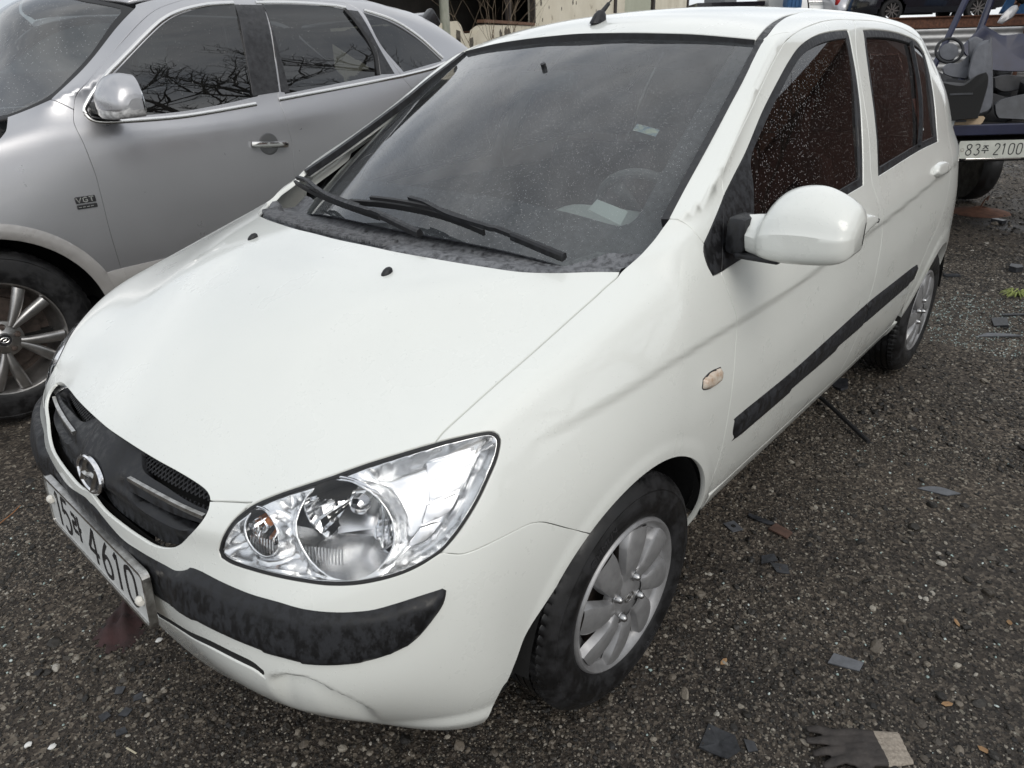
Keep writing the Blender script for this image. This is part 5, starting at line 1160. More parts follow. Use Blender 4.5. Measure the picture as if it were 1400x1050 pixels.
# stepped chrome plates in the outer corner
for k in range(4):
    panel(MS, 'corner_reflector', [BK['cr%d' % k]], HD, MT['reflector2'], lamp, off=-.019, gap=0, grid=.012, step=.008, flange=.007, bulge=(.012, .002))
for base, nb_, st_ in ((np.array([.652, .575, .684]), 13, np.array([-.0030, .0048, .0])), (np.array([.690, .480, .682]), 9, np.array([-.002, .0052, 0]))):
    m = MB()
    for k in range(nb_):
        c = base+st_*k; m.box(c-np.array([.016, .010, 0]), (.003, .0022, .026), Vector((.8, .6, .35)).to_track_quat('X', 'Z'))
    m.build('lens_ribs', MT['bezel'], lamp)
lampR = empty('headlight'); lampR.parent = car
for c in children(lamp): mirror_tree(c, lampR)
# ---------------------------------------------------------------- grille with badge, plate
gz = [MS.cast((1, 0, z), (1, 0, 0))[0]*np.array([1, 0, 1]) for z in np.linspace(.640, .748, 18)]
gout = A((.709, 0, .7515))+rv(gt)+gb[1:]+gz[:-1]
def gr_h(V, dist):
    y, z = V[:, 1], V[:, 2]
    return .014*np.exp(-(y/.085)**4)*sstep(.645, .665, z)+.006*np.exp(-((z-.716)/.012)**2)*sstep(.08, .12, y)+.008*np.exp(-((z-.665)/.014)**2)*sstep(.03, .12, y)
V, F, NL = panel(MS, 'grille', [gout, BK['g_up'], BK['g_low']], (1, .4, .25), grid=.009, step=.007, seam=True, make=False, bulge=gr_h, off=-.022, gap=.001, flange=.03)
gril = both_halves('grille', V, F, NL, MT['plastic'], car)
m = MB()
for sg in (1, -1):
    for lo, hi in ((.71, .752), (.668, .702)):
        for dirn in (1, -1):
            for y0 in np.arange(.04, .44, .0115):
                pts = []
                for t in np.linspace(0, 1, 5):
                    z = lo+(hi-lo)*t; y = y0+dirn*(z-lo)*.9
                    if .09 < y < .39:
                        co, n = MS.cast((1, y, z), (1, 0, 0)); pts.append((co-np.array([.046, 0, 0]))*np.array([1, sg, 1]))
                if len(pts) > 1: m.tube(pts, .0016, 4)
ms_ = tag(m.build('grille_mesh', MT['plastic_clean'], gril), kind='stuff')
V, F, NL = panel(MS, 'grille_backing', [gout], (1, .4, .25), grid=.02, seam=True, make=False, off=-.066, flange=0)
both_halves('grille_backing', V, F, NL, MT['black'], gril)
for sg in (1, -1):
    m = MB(); pts = catmull([(p+np.array([-.016, 0, -.003]))*np.array([1, sg, 1]) for p in BK['chrome_bar']], 6)
    m.ribbon(pts, [(-.004, -.0045), (.003, -.0045), (.004, 0), (.003, .0045), (-.004, .0045)]); m.build('chrome_strip', MT['dull_chrome'], gril)
em = Vector((.764, 0, .671)); ez = Vector((-.22, 0, .975)).normalized(); ey = Vector((0, 1, 0)); ex = ey.cross(ez)
def epl(a, b, c=0): return em+ey*a+ez*b+ex*c
m = MB(); m.ribbon([epl(.060*math.cos(t), .033*math.sin(t)) for t in np.linspace(0, 2*math.pi, 64, endpoint=False)], [(-.0045, -.004), (.0045, -.004), (.0045, .001), (.002, .004), (-.002, .004), (-.0045, .001)], closed=True, upv=tuple(ex))
badge = m.build('badge', MT['chrome'], gril, smooth=True)
m = MB()
def hbar(pts, w):
    m.ribbon([epl(a, b, .000) for a, b in catmull(pts, 6)], [(-w, -.004), (w, -.004), (w, .001), (0, .0055), (-w, .001)], upv=tuple(ex))
hbar([(-.040, -.024), (-.034, -.006), (-.024, .010), (-.012, .030)], .0062); hbar([(.012, -.030), (.024, -.010), (.034, .006), (.040, .024)], .0062)
hbar([(-.030, -.004), (-.012, -.004), (.012, .004), (.030, .004)], .0052); m.build('badge_letter', MT['dull_chrome'], badge, smooth=True)
m = MB(); m.prism([(.058*math.cos(t), .031*math.sin(t)) for t in np.linspace(0, 2*math.pi, 40, endpoint=False)], .004, em-ex*.006, ey, ez); m.build('badge_back', MT['plastic_clean'], badge)
GL = {  # stroke letters on a box 1 wide (x) by 2 high
 '0': [[(.5, 2), (.85, 1.75), (.92, 1), (.85, .25), (.5, 0), (.15, .25), (.08, 1), (.15, 1.75), (.5, 2)]],
 '1': [[(.25, 1.65), (.55, 2.0)], [(.55, 2), (.55, 0)]],
 '2': [[(.1, 1.55), (.2, 1.9), (.5, 2), (.82, 1.85), (.88, 1.5), (.7, 1.0), (.08, .0)], [(.08, 0), (.92, 0)]],
 '3': [[(.1, 1.8), (.45, 2), (.82, 1.8), (.82, 1.35), (.5, 1.08), (.85, .8), (.9, .35), (.5, 0), (.08, .25)]],
 '4': [[(.7, 0), (.7, 2)], [(.7, 2), (.05, .6)], [(.05, .6), (.98, .6)]],
 '5': [[(.85, 2), (.2, 2)], [(.2, 2), (.13, 1.1)], [(.13, 1.1), (.45, 1.28), (.82, 1.05), (.9, .6), (.75, .15), (.4, 0), (.08, .22)]],
 '6': [[(.75, 2), (.35, 1.4), (.1, .75), (.2, .15), (.5, 0), (.82, .15), (.9, .6), (.75, 1.05), (.45, 1.12), (.15, .8)]],
 '8': [[(.5, 2), (.85, 1.8), (.8, 1.35), (.5, 1.08), (.2, 1.35), (.15, 1.8), (.5, 2)], [(.5, 1.08), (.88, .75), (.88, .25), (.5, 0), (.12, .25), (.12, .75), (.5, 1.08)]],
 'ra': [[(.0, 1.8), (.55, 1.8)], [(.55, 1.8), (.55, 1.2)], [(.55, 1.2), (.05, 1.2)], [(.05, 1.2), (.05, .55)], [(.05, .55), (.65, .6)], [(.9, 2), (.9, .1)], [(.9, 1.1), (1.2, 1.1)]],
 'ju': [[(.1, 1.9), (.9, 1.9)], [(.5, 1.9), (.4, 1.5), (.08, 1.1)], [(.5, 1.75), (.65, 1.4), (.92, 1.1)], [(-.05, .75), (1.05, .75)], [(.5, .75), (.5, .0)]],
}
def plate_text(m, chars, o, ex, ey, h, w):
    """chars: [(key, x offset, width, height scale)] on a plate with axes ex, ey"""
    ex, ey = Vector(ex), Vector(ey); nz = ex.cross(ey)
    for key, x, wd, hs in chars:
        for st in GL[key]:
            P = [Vector(o)+ex*(x+a*wd)+ey*(b/2*h*hs+(1-hs)*h*.5) for a, b in st]
            if len(P) > 2: P = [Vector(p) for p in catmull(P, 5)]
            m.ribbon(P, [(-w, -.0004), (w, -.0004), (w, .0006), (-w, .0006)], upv=tuple(nz))
def number_plate(parent, o, ex, ey, chars, size=(.52, .11), frame=True, h=.083, w=.0052, y0=None, pmat=None, back=True):
    ex, ey = Vector(ex).normalized(), Vector(ey).normalized(); nz = ex.cross(ey); o = Vector(o)
    W_, H_ = size
    def rrect(a, b, r, n=5):
        return [((a-r)*sx+r*math.cos(t), (b-r)*sy+r*math.sin(t)) for sx, sy, t0 in ((1, 1, 0), (-1, 1, 90), (-1, -1, 180), (1, -1, 270)) for t in np.radians(np.linspace(t0, t0+90, n))]
    m = MB(); m.prism(rrect(W_/2, H_/2, .010), .0015, o-nz*.0008, ex, ey); pl = m.build('number_plate', pmat or MT['plate'], parent)
    if frame:
        m = MB(); pts = [o+ex*a+ey*b for a, b in rrect(W_/2+.004, H_/2+.004, .012)]
        m.ribbon(pts, [(-.0035, -.010), (.0035, -.010), (.0035, .004), (-.0035, .004)], closed=True, upv=tuple(nz)); m.build('plate_frame', MT['dull_chrome'], pl)
    for ch in chars: m = MB(); plate_text(m, [ch], o-ex*W_/2-ey*(h/2)+nz*.0009, ex, ey, h, w); m.build('plate_character', MT['ink'], pl)
    return pl
pz = Vector((-.0908, 0, 1)).normalized()
np_ = number_plate(car, (.7975, 0, .5165), (0, 1, 0), tuple(pz), [('1', .035, .046, 1), ('5', .083, .048, 1), ('ra', .145, .042, .8), ('4', .232, .056, 1), ('6', .305, .052, 1), ('1', .366, .046, 1), ('0', .425, .054, 1)])
for y in (-.236, .236):
    m = MB(); c = Vector((.7975, y, .5165))+(pz*.012 if y < 0 else pz*-.008); rr_ = random.Random(int(y*100))
    bm = bmesh.new(); bmesh.ops.create_icosphere(bm, subdivisions=2, radius=.011)
    for v in bm.verts: v.co *= 1+rr_.uniform(-.14, .14); v.co.x *= .75
    bm.verts.index_update(); m.add([v.co+c+Vector((.005, 0, 0)) for v in bm.verts], [tuple(v.index for v in f.verts) for f in bm.faces]); bm.free()
    m.build('plate_screw_cap', MT['cap'], np_, smooth=True)
# ---------------------------------------------------------------- door mirror
def door_mirror(sg):
    sec = []  # y, z top, z bottom, front x, rear x
    for y, zt, zb, xf, xr in ((.800, 1.080, 1.012, -.372, -.420), (.818, 1.082, 1.006, -.366, -.430), (.838, 1.086, 1.002, -.360, -.445), (.850, 1.112, .999, -.352, -.458), (.872, 1.134, .997, -.345, -.466), (.905, 1.146, .997, -.342, -.470), (.945, 1.147, .999, -.346, -.470), (.985, 1.133, 1.003, -.353, -.468), (1.008, 1.120, 1.008, -.362, -.464), (1.021, 1.108, 1.016, -.376, -.460), (1.028, 1.092, 1.028, -.396, -.456)):
        zc = zb+.055*(zt-zb)/.145+.008; dx = xf-xr
        sec.append([(xr, y, zt-.006), (xr+dx*.25, y, zt), (xr+dx*.55, y, zt-.002-.06*(zt-zb)), (xr+dx*.84, y, zt-.27*(zt-zb)), (xf-.004, y, zc+.008), (xf, y, zc), (xf-.002, y, zb+.022), (xf-dx*.12, y, zb+.004), (xf-dx*.3, y, zb), (xr, y, zb+.003)])
    cols = [catmull([s[j] for s in sec], 5) for j in range(10)]
    n = len(cols[0]); V = []; F = []
    rows = []
    for i in range(n):
        c = [cols[j][i] for j in range(10)]; up = catmull(c[:6], 4); lo = catmull(c[5:], 4)
        rows.append(list(up)+list(lo[1:]))
    m_ = len(rows[0])
    for r_ in rows: V += [tuple(p) for p in r_]
    for i in range(n-1):
        for j in range(m_-1): F.append((i*m_+j, i*m_+j+1, (i+1)*m_+j+1, (i+1)*m_+j))
    b = len(V); F.append(tuple((n-1)*m_+j for j in range(m_))); 
    V = [(x, y*sg, z) for x, y, z in V]; F = [tuple(reversed(f)) if sg > 0 else f for f in F]
    dm = mesh_obj('door_mirror', V, F, MT['white'], car); dm.data.set_sharp_from_angle(angle=R(28))
    # glass side
    m = MB(); pl = [(s[0][1], s[0][2]-.004) for s in sec[3:]]+[(s[9][1], s[9][2]+.004) for s in sec[3:]][::-1]
    m.prism([(y*sg, z) for y, z in pl], .006, (-.455, 0, 0), (0, 1, 0), (0, 0, 1)); m.build('mirror_glass', MT['chrome'], dm)
    m = MB(); m.box((-.40, .792*sg, 1.038), (.075, .05, .085), None, .016); m.box((-.385, .845*sg, .998), (.05, .10, .012), None, .004); m.build('mirror_foot', MT['plastic_clean'], dm, smooth=True)
    return dm
door_mirror(1)
# ---------------------------------------------------------------- wipers, aerial
def wiper(arm, blade):
    m = MB(); up = np.array([.35, 0, .93])
    P = catmull([p+up*.028 for p in arm], 4); k = len(P)
    P2 = [p+up*(.004 if i < k*.35 else .0) for i, p in enumerate(P)]
    n1 = int(k*.33)
    m.ribbon(P2[:n1], [(-.008, -.010), (.008, -.010), (.007, .003), (.003, .007), (-.003, .007), (-.007, .003)], upv=tuple(up))
    m.ribbon(P2[n1-1:], [(-.006, -.005), (.006, -.005), (.005, .005), (-.005, .005)], upv=tuple(up))
    w = m.build('wiper', MT['plastic_clean'], car)
    m = MB(); B = catmull([p+up*.014 for p in blade], 5)
    m.ribbon(B, [(-.003, -.016), (.003, -.016), (.004, 0), (-.004, 0)], upv=tuple(up))
    m.ribbon([p+up*.010 for p in B[4:-4]], [(-.005, -.004), (.005, -.004), (.004, .004), (-.004, .004)], upv=tuple(up)); m.build('wiper_blade', MT['rubber'], w)
wiper(BK['w1arm'], BK['w1blade']); wiper(BK['w2arm'], BK['w2blade'])
co, n = MS.near((-.962, .0, 1.48)); m = MB()
m.lathe([(.0, .030), (.010, .028), (.018, .018), (.022, .006), (.024, 0), (.024, -.004)], 24, 'Z')
m.V = [(co[0]+x*1.5-z*.5, co[1]+y*.8, co[2]+z*1.15) for x, y, z in m.V]
m.tube([(co[0]-.018, 0, co[2]+.026), (co[0]-.055, 0, co[2]+.052)], [.008, .006], 12); m.tube([(co[0]-.05, 0, co[2]+.049), (co[0]-.34, 0, co[2]+.262)], .0024, 8)
m.build('aerial', MT['plastic_clean'], car, smooth=True)
# ---------------------------------------------------------------- interior
m = MB(); pr = [(-.12, .955), (-.20, .985), (-.34, .995), (-.48, .985), (-.60, .955), (-.63, .90), (-.60, .80), (-.52, .55), (-.15, .55)]
ys = np.linspace(-.66, .66, 45); V = []; F = []
for y in ys:
    hd = .055*math.exp(-((y-.36)/.17)**4)
    for (x, z) in pr: V.append((x, y, z+hd*float(sstep(-.28, -.5, np.array(x)))-(.02 if abs(y) > .6 else 0)))
n = len(pr)
for i in range(len(ys)-1):
    for j in range(n-1): F.append((i*n+j, i*n+j+1, (i+1)*n+j+1, (i+1)*n+j))
dash = mesh_obj('dashboard', V, F, MT['dash'], car)
sw = empty('steering_wheel', (-.74, .36, .93)); sw.parent = car; sw.rotation_euler = (0, R(-66), 0)
m = MB(); m.tube([(.185*math.cos(t), .185*math.sin(t), 0) for t in np.linspace(0, 2*math.pi, 48, endpoint=False)], .015, 10, closed=True); m.build('wheel_rim', MT['seat'], sw, smooth=True)
m = MB(); m.box((0, 0, -.01), (.13, .14, .05), None, .02)
for a in (0, 120, 240): m.box((.10*math.cos(R(a+90)), .10*math.sin(R(a+90)), -.005), (.04, .14, .02), Matrix.Rotation(R(a), 3, 'Z').to_quaternion(), .006)
m.build('wheel_spokes', MT['seat'], sw, smooth=True)
def seat(y):
    s = empty('front_seat', (-1.15, y, .45)); s.parent = car
    m = MB(); m.box((0, 0, 0), (.50, .48, .16), None, .05); m.build('cushion', MT['seat'], s, smooth=True)
    m = MB(); m.box((-.30, 0, .32), (.14, .48, .62), Matrix.Rotation(R(-14), 3, 'Y').to_quaternion(), .05); m.build('backrest', MT['seat'], s, smooth=True)
    m = MB(); m.box((-.40, 0, .735), (.09, .26, .17), Matrix.Rotation(R(-10), 3, 'Y').to_quaternion(), .035)
    for q in (-.06, .06): m.tube([(-.375, q, .6), (-.395, q, .70)], .007, 8)
    m.build('headrest', MT['seat'], s, smooth=True)
seat(.36); seat(-.36)
rs = empty('rear_seat', (-2.05, 0, .48)); rs.parent = car
m = MB(); m.box((0, 0, 0), (.5, 1.3, .16), None, .05); m.build('cushion', MT['seat'], rs, smooth=True)
m = MB(); m.box((-.30, 0, .30), (.14, 1.3, .56), Matrix.Rotation(R(-18), 3, 'Y').to_quaternion(), .05); m.build('backrest', MT['seat'], rs, smooth=True)
for y in (.36, -.36): m = MB(); m.box((-.42, y, .65), (.09, .26, .15), Matrix.Rotation(R(-10), 3, 'Y').to_quaternion(), .035); m.build('headrest', MT['seat'], rs, smooth=True)
m = MB(); m.box((-.70, 0, 1.335), (.03, .22, .06), Matrix.Rotation(R(-15), 3, 'Y').to_quaternion(), .012); m.tube([(-.70, 0, 1.345), (-.68, 0, 1.385)], .008, 8); m.build('rear_view_mirror', MT['plastic_clean'], car, smooth=True)
# right-hand twins of the left body parts
for nm in ('front_fender', 'front_door', 'rear_door', 'side_frame', 'windscreen_pillar', 'sill', 'roof_strip', 'mirror_trim'):
    o = bpy.data.objects[nm]; c = mirror_tree(o, car)
# ---------------------------------------------------------------- the silver car alongside
SB = {k: [np.array(p) for p in v if p] for k, v in BAKED_SUV.items()}
SP, SQ = build_master(SUV_A, SUV_B, SUV_CORNER, 4, False)
SM = Master(SP, SQ)
suv = empty('parked_car', SUV_AT)
tag(suv, 'silver sport utility car with chrome window trim parked close beside the white hatchback', 'car')
S_ = MT['silver']
def son(pts): return [SM.cast((x, 1.0, z), (0, 1, 0))[0] for x, z in pts]
def sp(name, loops, d, mat=S_, parent=suv, **k):
    k.setdefault('grid', .028); k.setdefault('step', .014); k.setdefault('gap', .0022)
    return panel(SM, name, loops, d, mat, parent, **k)
def sarc(cx, r, a0, a1, n=24): return son([(cx+r*math.cos(R(t)), .375+r*math.sin(R(t))) for t in np.linspace(a0, a1, n)])
c = SP[SQ].mean(1); x, z, ay = c[:, 0], c[:, 2], np.abs(c[:, 1])
def sskin(name, keep, mat, off, parent=suv):
    qs = SQ[keep]; u, inv = np.unique(qs, return_inverse=True); inv = inv.reshape(-1, 4)
    return mesh_obj(name, SP[u]+SM.N[u]*off, inv, mat, parent, normals=SM.N[u])
arch_hole = ((np.hypot(x, z-.375) < .44) | (np.hypot(x+2.805, z-.375) < .44)) & (ay > .6)
upper = (z > 1.20) & (x < -.25) & (x > -3.3)
sskin('inner_shell', ~arch_hole & ~upper & ~((x > -.3) & (x < .1) & (z > 1.18) & (ay < .8)), MT['black'], -.03)
sskin('front_bumper', (x > .44) & ~arch_hole & ~((z > .975) & (x < .80)), S_, -.001)
sskin('rear_body', (x < -3.26) & (z < 1.30), S_, -.001)
rw = (x < -2.55) & (z > 1.28) & (z < 1.62) & (ay < .66)
sskin('rear_window', rw, MT['glass_dark'], -.006)
AF = sarc(0, .475, 172, 60)                                   # lip of the front arch
hoodL = rv(SB['hood'])[:1]+A()                                # first visible point of the bonnet line
hoodl = [SM.near(p)[0] for p in A((-.2217, .9202, 1.168), (.0, .88, 1.14), (.20, .855, 1.115), (.42, .825, 1.055))]
wing = rv(hoodl)+rv(SB['hood'])[1:]+SB['joint']+SB['dfgap'][6:]+son([(-.515, .50), (-.515, .44), (-.45, .44)])+sarc(0, .455, 172, 55)+son([(.44, .85)])
sp('front_wing', [wing], (.1, .8, .6))
bl = son([(-1.48, .44), (-1.0, .44), (-.53, .44)])
rl = [SM.near(p)[0] for p in A((-1.20, .735, 1.690), (-1.40, .735, 1.705), (-1.56, .735, 1.71))]
rl2 = [SM.near(p)[0] for p in A((-1.62, .735, 1.712), (-1.80, .735, 1.714), (-2.0, .735, 1.712), (-2.11, .742, 1.70))]
seam_b = [SM.near(p)[0] for p in A((-1.575, .76, 1.69), (-1.545, .85, 1.52), (-1.50, .915, 1.33))]
fdo = rv(SB['dfgap'][:])[:0]+SB['dfgap']+son([(-.515, .50)])+rv(bl)+son([(-1.482, .60)])+rv(SB['rdg'])+rv(seam_b)+rv(rl)
fd_ = sp('front_door', [fdo, SB['fw']], (0, 1, .22))
arch_f = sarc(-2.805, .455, 40, 78, 10)
rbl = son([(-1.52, .44), (-2.0, .44), (-2.36, .44)])
rdo = rv(rl2)[::-1]+SB['dgap']+son([(-2.42, 1.15), (-2.46, 1.0), (-2.47, .9)])+rv(sarc(-2.805, .475, 20, 45, 8))+rv(rbl)+son([(-1.486, .60)])+rv(SB['rdg'])+rv(seam_b)
rdo = [p+np.array([-.003, 0, 0]) if i < 0 else p for i, p in enumerate(rdo)]
rd_ = sp('rear_door', [rdo, SB['rw']], (0, 1, .22))
tailx = [SM.near(p)[0] for p in A((-2.66, .73, 1.675), (-2.86, .79, 1.53), (-3.00, .83, 1.45), (-3.20, .87, 1.30), (-3.25, .91, 1.10), (-3.28, .94, .80), (-3.28, .93, .45))]
rail_top = [SM.near(p)[0] for p in A((-.98, .70, 1.663), (-1.2, .70, 1.70), (-1.5, .70, 1.715), (-1.9, .70, 1.718), (-2.2, .70, 1.712), (-2.45, .69, 1.70))]
qs_ = SB['ws'][::-1][2:]+rail_top+tailx+sarc(-2.805, .455, 0, 40, 10)[0:0]+son([(-3.27, .50)])+sarc(-2.805, .455, 165, 25, 22)+son([(-2.475, .9), (-2.465, 1.0), (-2.425, 1.15)])+rv(SB['dgap'])+rv(rl2)+rv(rl)+SB['dfgap'][:6]+rv(SB['joint'])[1:]
sf_ = sp('side_frame', [qs_, SB['qg']], (.08, .8, .62), flange=.03)
def swin(door, loop, name='window_glass'):
    gloss_pane(SM, door, name, loop, MT['suv_glass'], -.006, -.002)
swin(fd_, SB['fw']); swin(rd_, SB['rw']); swin(sf_, SB['qg'], 'quarter_glass')
# black pillars between the windows, mirror corner
m_ = [SB['bpil'][0]+np.array([.05, .004, 0]), SB['bpil'][1]+np.array([.05, 0, 0]), SB['bpil'][1]+np.array([-.035, 0, .01]), SB['bpil'][0]+np.array([-.045, 0, 0])]
sp('pillar_trim', [[p+np.array([.03, .003, 0]) for p in SB['fw'][8:11]]+[SM.near(seam_b[2]+np.array([.003, 0, -.06]))[0], SM.near(seam_b[1]+np.array([.003, 0, 0]))[0], SM.near(seam_b[0]+np.array([.003, 0, -.02]))[0]]], (0, 1, .25), mat=MT['gloss_black'], parent=fd_, off=.002)
sp('pillar_trim', [[SB['rw'][0]+np.array([-.03, .003, 0]), SM.near(seam_b[0]+np.array([-.003, 0, -.02]))[0], SM.near(seam_b[1]+np.array([-.003, 0, 0]))[0], SM.near(seam_b[2]+np.array([-.003, 0, -.06]))[0], SB['rw'][8]+np.array([-.03, .003, 0])]], (0, 1, .25), mat=MT['gloss_black'], parent=rd_, off=.002)
e0, e1 = SB['rw'][3], SB['rw'][6]
sp('pillar_trim', [[SB['rw'][3], SB['rw'][4], SB['rw'][5], SB['rw'][6], SB['rw'][6]+np.array([-.10, .004, .0]), SM.near(SB['dgap'][1]+np.array([.015, 0, 0]))[0], SM.near(SB['dgap'][0]+np.array([.015, 0, 0]))[0]]], (0, 1, .25), mat=MT['gloss_black'], parent=rd_, off=.002)
cor = [SB['fw'][0], SB['fw'][1], SB['fw'][2]+np.array([.01, 0, -.01]), SM.near((-.70, .93, 1.30))[0], SM.near((-.70, .94, 1.22))[0]]
sp('mirror_corner', [cor], (0, 1, .25), mat=MT['gloss_black'], parent=fd_, off=.003, grid=.03)
# dividing bar in the rear door window
m = MB(); m.ribbon([SM.near(p)[0] for p in catmull([SB['rw'][3]+np.array([.012, 0, 0]), SB['rw'][5]+np.array([.02, 0, 0]), SB['rw'][6]+np.array([.02, 0, 0])], 4)], [(-.010, -.004), (.010, -.004), (.010, .004), (-.010, .004)], upv=(0, 1, .25)); m.build('window_divider', MT['rubber'], rd_)
def strip(parent, pts, w=.011, name='chrome_strip'):
    m = MB(); P = [SM.near(p)[0]+np.array([0, .002, 0]) for p in catmull(pts, 6)]
    m.ribbon(P, [(-w, -.004), (w, -.004), (w*.8, .003), (0, .005), (-w*.8, .003)], upv=(0, 1, .2)); return m.build(name, MT['bright'], parent, smooth=True, angle=60)
dn = np.array([0, 0, -.012]); ou = np.array([.012, 0, .012])
strip(fd_, [SB['fw'][0]+np.array([.02, 0, .01])]+[p for p in SB['belt'][1:7] if p[0] > -1.47])
strip(fd_, [p+np.array([.016, 0, .012]) for p in SB['fw'][0:8]]+[SB['fw'][8]+np.array([.03, 0, .014])])
strip(rd_, [p for p in SB['belt'] if -2.33 < p[0] < -1.47])
strip(rd_, [p+np.array([0, 0, .018]) for p in SB['rw'][0:4]])
strip(sf_, [p for p in SB['belt'] if p[0] < -2.31])
strip(sf_, [p+np.array([-.010, 0, .018]) for p in SB['qg'][0:4]])
# bonnet, roof, glass
hd = A((-.03, 0, 1.249))+[SM.near(p)[0] for p in A((-.08, .40, 1.235), (-.14, .72, 1.215), (-.20, .86, 1.19))]+hoodl[1:]+[SM.near(p)[0] for p in A((.63, .755, .985), (.77, .595, .955), (.85, .40, .945), (.88, .20, .94), (.89, 0, .94))]
sp('bonnet', [hd+rv(mir(hd[1:-1]))], (.2, 0, 1), grid=.05)
rfh = A((-.77, 0, 1.762))+[SM.near(p)[0] for p in A((-.835, .45, 1.72), (-.955, .655, 1.662))]+[SM.near(p+np.array([0, -.006, 0]))[0] for p in rail_top[1:]]+[SM.near(p)[0] for p in A((-2.66, .60, 1.685), (-2.70, .3, 1.685), (-2.72, 0, 1.685))]
rfh[1:] = [p for p in rfh[1:]]
sp('roof', [rfh+rv(mir(rfh[1:-1]))], (0, 0, 1), grid=.05)
w2 = A((-.755, 0, 1.757))+[SM.near(p)[0] for p in A((-.82, .45, 1.715))]+SB['ws']+[SM.near(p)[0] for p in A((-.15, .72, 1.222), (-.09, .4, 1.238), (-.05, 0, 1.25))]
sp('windshield', [w2+rv(mir(w2[1:-1]))], (.4, 0, 1), mat=MT['suv_screen'], off=-.006, gap=.001, flange=0, grid=.05)
sp('windshield_seal', [w2+rv(mir(w2[1:-1])), [p for p in shrink_top(w2+rv(mir(w2[1:-1])), .028)]], (.4, 0, 1), mat=MT['rubber'], off=-.004, gap=.0005, flange=.01, grid=.04)
# cladding, sills, handles, mirror, badge
ri, ro = .44, .492
lip = sarc(0, ro, 176, 20)+sarc(0, ri-.01, 20, 176)
sp('arch_cladding', [lip], (0, 1, 0), mat=MT['suv_clad'], off=.004, bulge=(.02, .010), gap=0, grid=.02)
lip = sarc(-2.805, ro, 176, 4)+sarc(-2.805, ri-.01, 4, 176)
sp('arch_cladding', [lip], (0, 1, 0), mat=MT['suv_clad'], off=.004, bulge=(.02, .010), gap=0, grid=.02)
cl = son([(-.44, .565), (-.52, .575), (-1.0, .58), (-1.8, .585), (-2.35, .59), (-2.33, .32), (-1.5, .31), (-.8, .31), (-.46, .32)])
sp('door_cladding', [cl], (0, 1, 0), mat=MT['suv_clad'], off=.004, bulge=(.03, .010), gap=0, grid=.03)
sp('sill', [son([(-.46, .35), (-1.5, .35), (-2.34, .35), (-2.34, .30), (-.46, .30)])], (0, 1, 0), mat=MT['plastic_clean'], off=.012)
h0, h1 = SB['handle']
m = MB(); cc = (h0+h1)/2; L_ = h0[0]-h1[0]
pts = [SM.cast((h0[0]-L_*t, 1, h0[2]+(h1[2]-h0[2])*t+.0), (0, 1, 0))[0]+np.array([0, .012+.022*math.sin(math.pi*t)**.6, 0]) for t in np.linspace(0, 1, 14)]
m.ribbon(pts, [(-.016, -.006), (.016, -.006), (.015, .005), (.004, .009), (-.010, .008)], upv=(0, 1, .1)); hdl = m.build('door_handle', MT['bright'], fd_, smooth=True, angle=60)
m = MB(); V = []
for rr_, dd in ((.0, -.024), (.028, -.022), (.046, -.012), (.054, .0012)): V.append((rr_, dd))
m.lathe(V, 32, 'Y', c=SM.cast((cc[0], 1, cc[2]), (0, 1, 0))[0]+np.array([0, .001, 0]))
m.V = [tuple(Vector(v)) for v in m.V]
# the dish behind the handle: a flat disc on the door, only coloured darker than its paint
m2 = MB(); q = SM.cast((cc[0], 1, cc[2]), (0, 1, 0))[0]
m2.lathe([(.0, .0015), (.040, .0015), (.050, .0022), (.055, .0005)], 36, 'Y', c=q); m2.build('handle_cup', MT['handle_cup'], fd_, smooth=True)
b0, b1 = SB['badge']; bc = (b0+b1)/2; qb = SM.cast((bc[0], 1, bc[2]), (0, 1, 0))[0]
m = MB(); m.box(qb+np.array([0, .003, .013]), (.082, .006, .028), None, .003); m.box(qb+np.array([0, .003, -.016]), (.082, .006, .018), None, .003); bd = m.build('engine_badge', MT['gloss_black'], suv)
m = MB(); GLV = {'V': [[(0, 2), (.5, 0), (1, 2)]], 'G': [[(.95, 1.7), (.5, 2), (.1, 1.6), (.1, .4), (.5, 0), (.95, .3), (.95, .9), (.55, .9)]], 'T': [[(0, 2), (1, 2)], [(.5, 2), (.5, 0)]], 'i': [[(0, 1), (1, 1)]]}
def badge_text(txt, x0, z0, w, h, st):
    for k, ch in enumerate(txt):
        for path in GLV[ch]:
            P = [Vector((qb[0]+x0-(k*w*1.35+a*w), qb[1]+.0065, qb[2]+z0+b/2*h)) for a, b in path]
            m.ribbon(P, [(-st, -.0005), (st, -.0005), (st, .0015), (-st, .0015)], upv=(0, 1, 0))
badge_text('VGT', .038, .003, .019, .020, .0022); badge_text('iiii', .036, -.021, .012, .009, .0014); m.build('badge_letters', MT['bright'], bd)
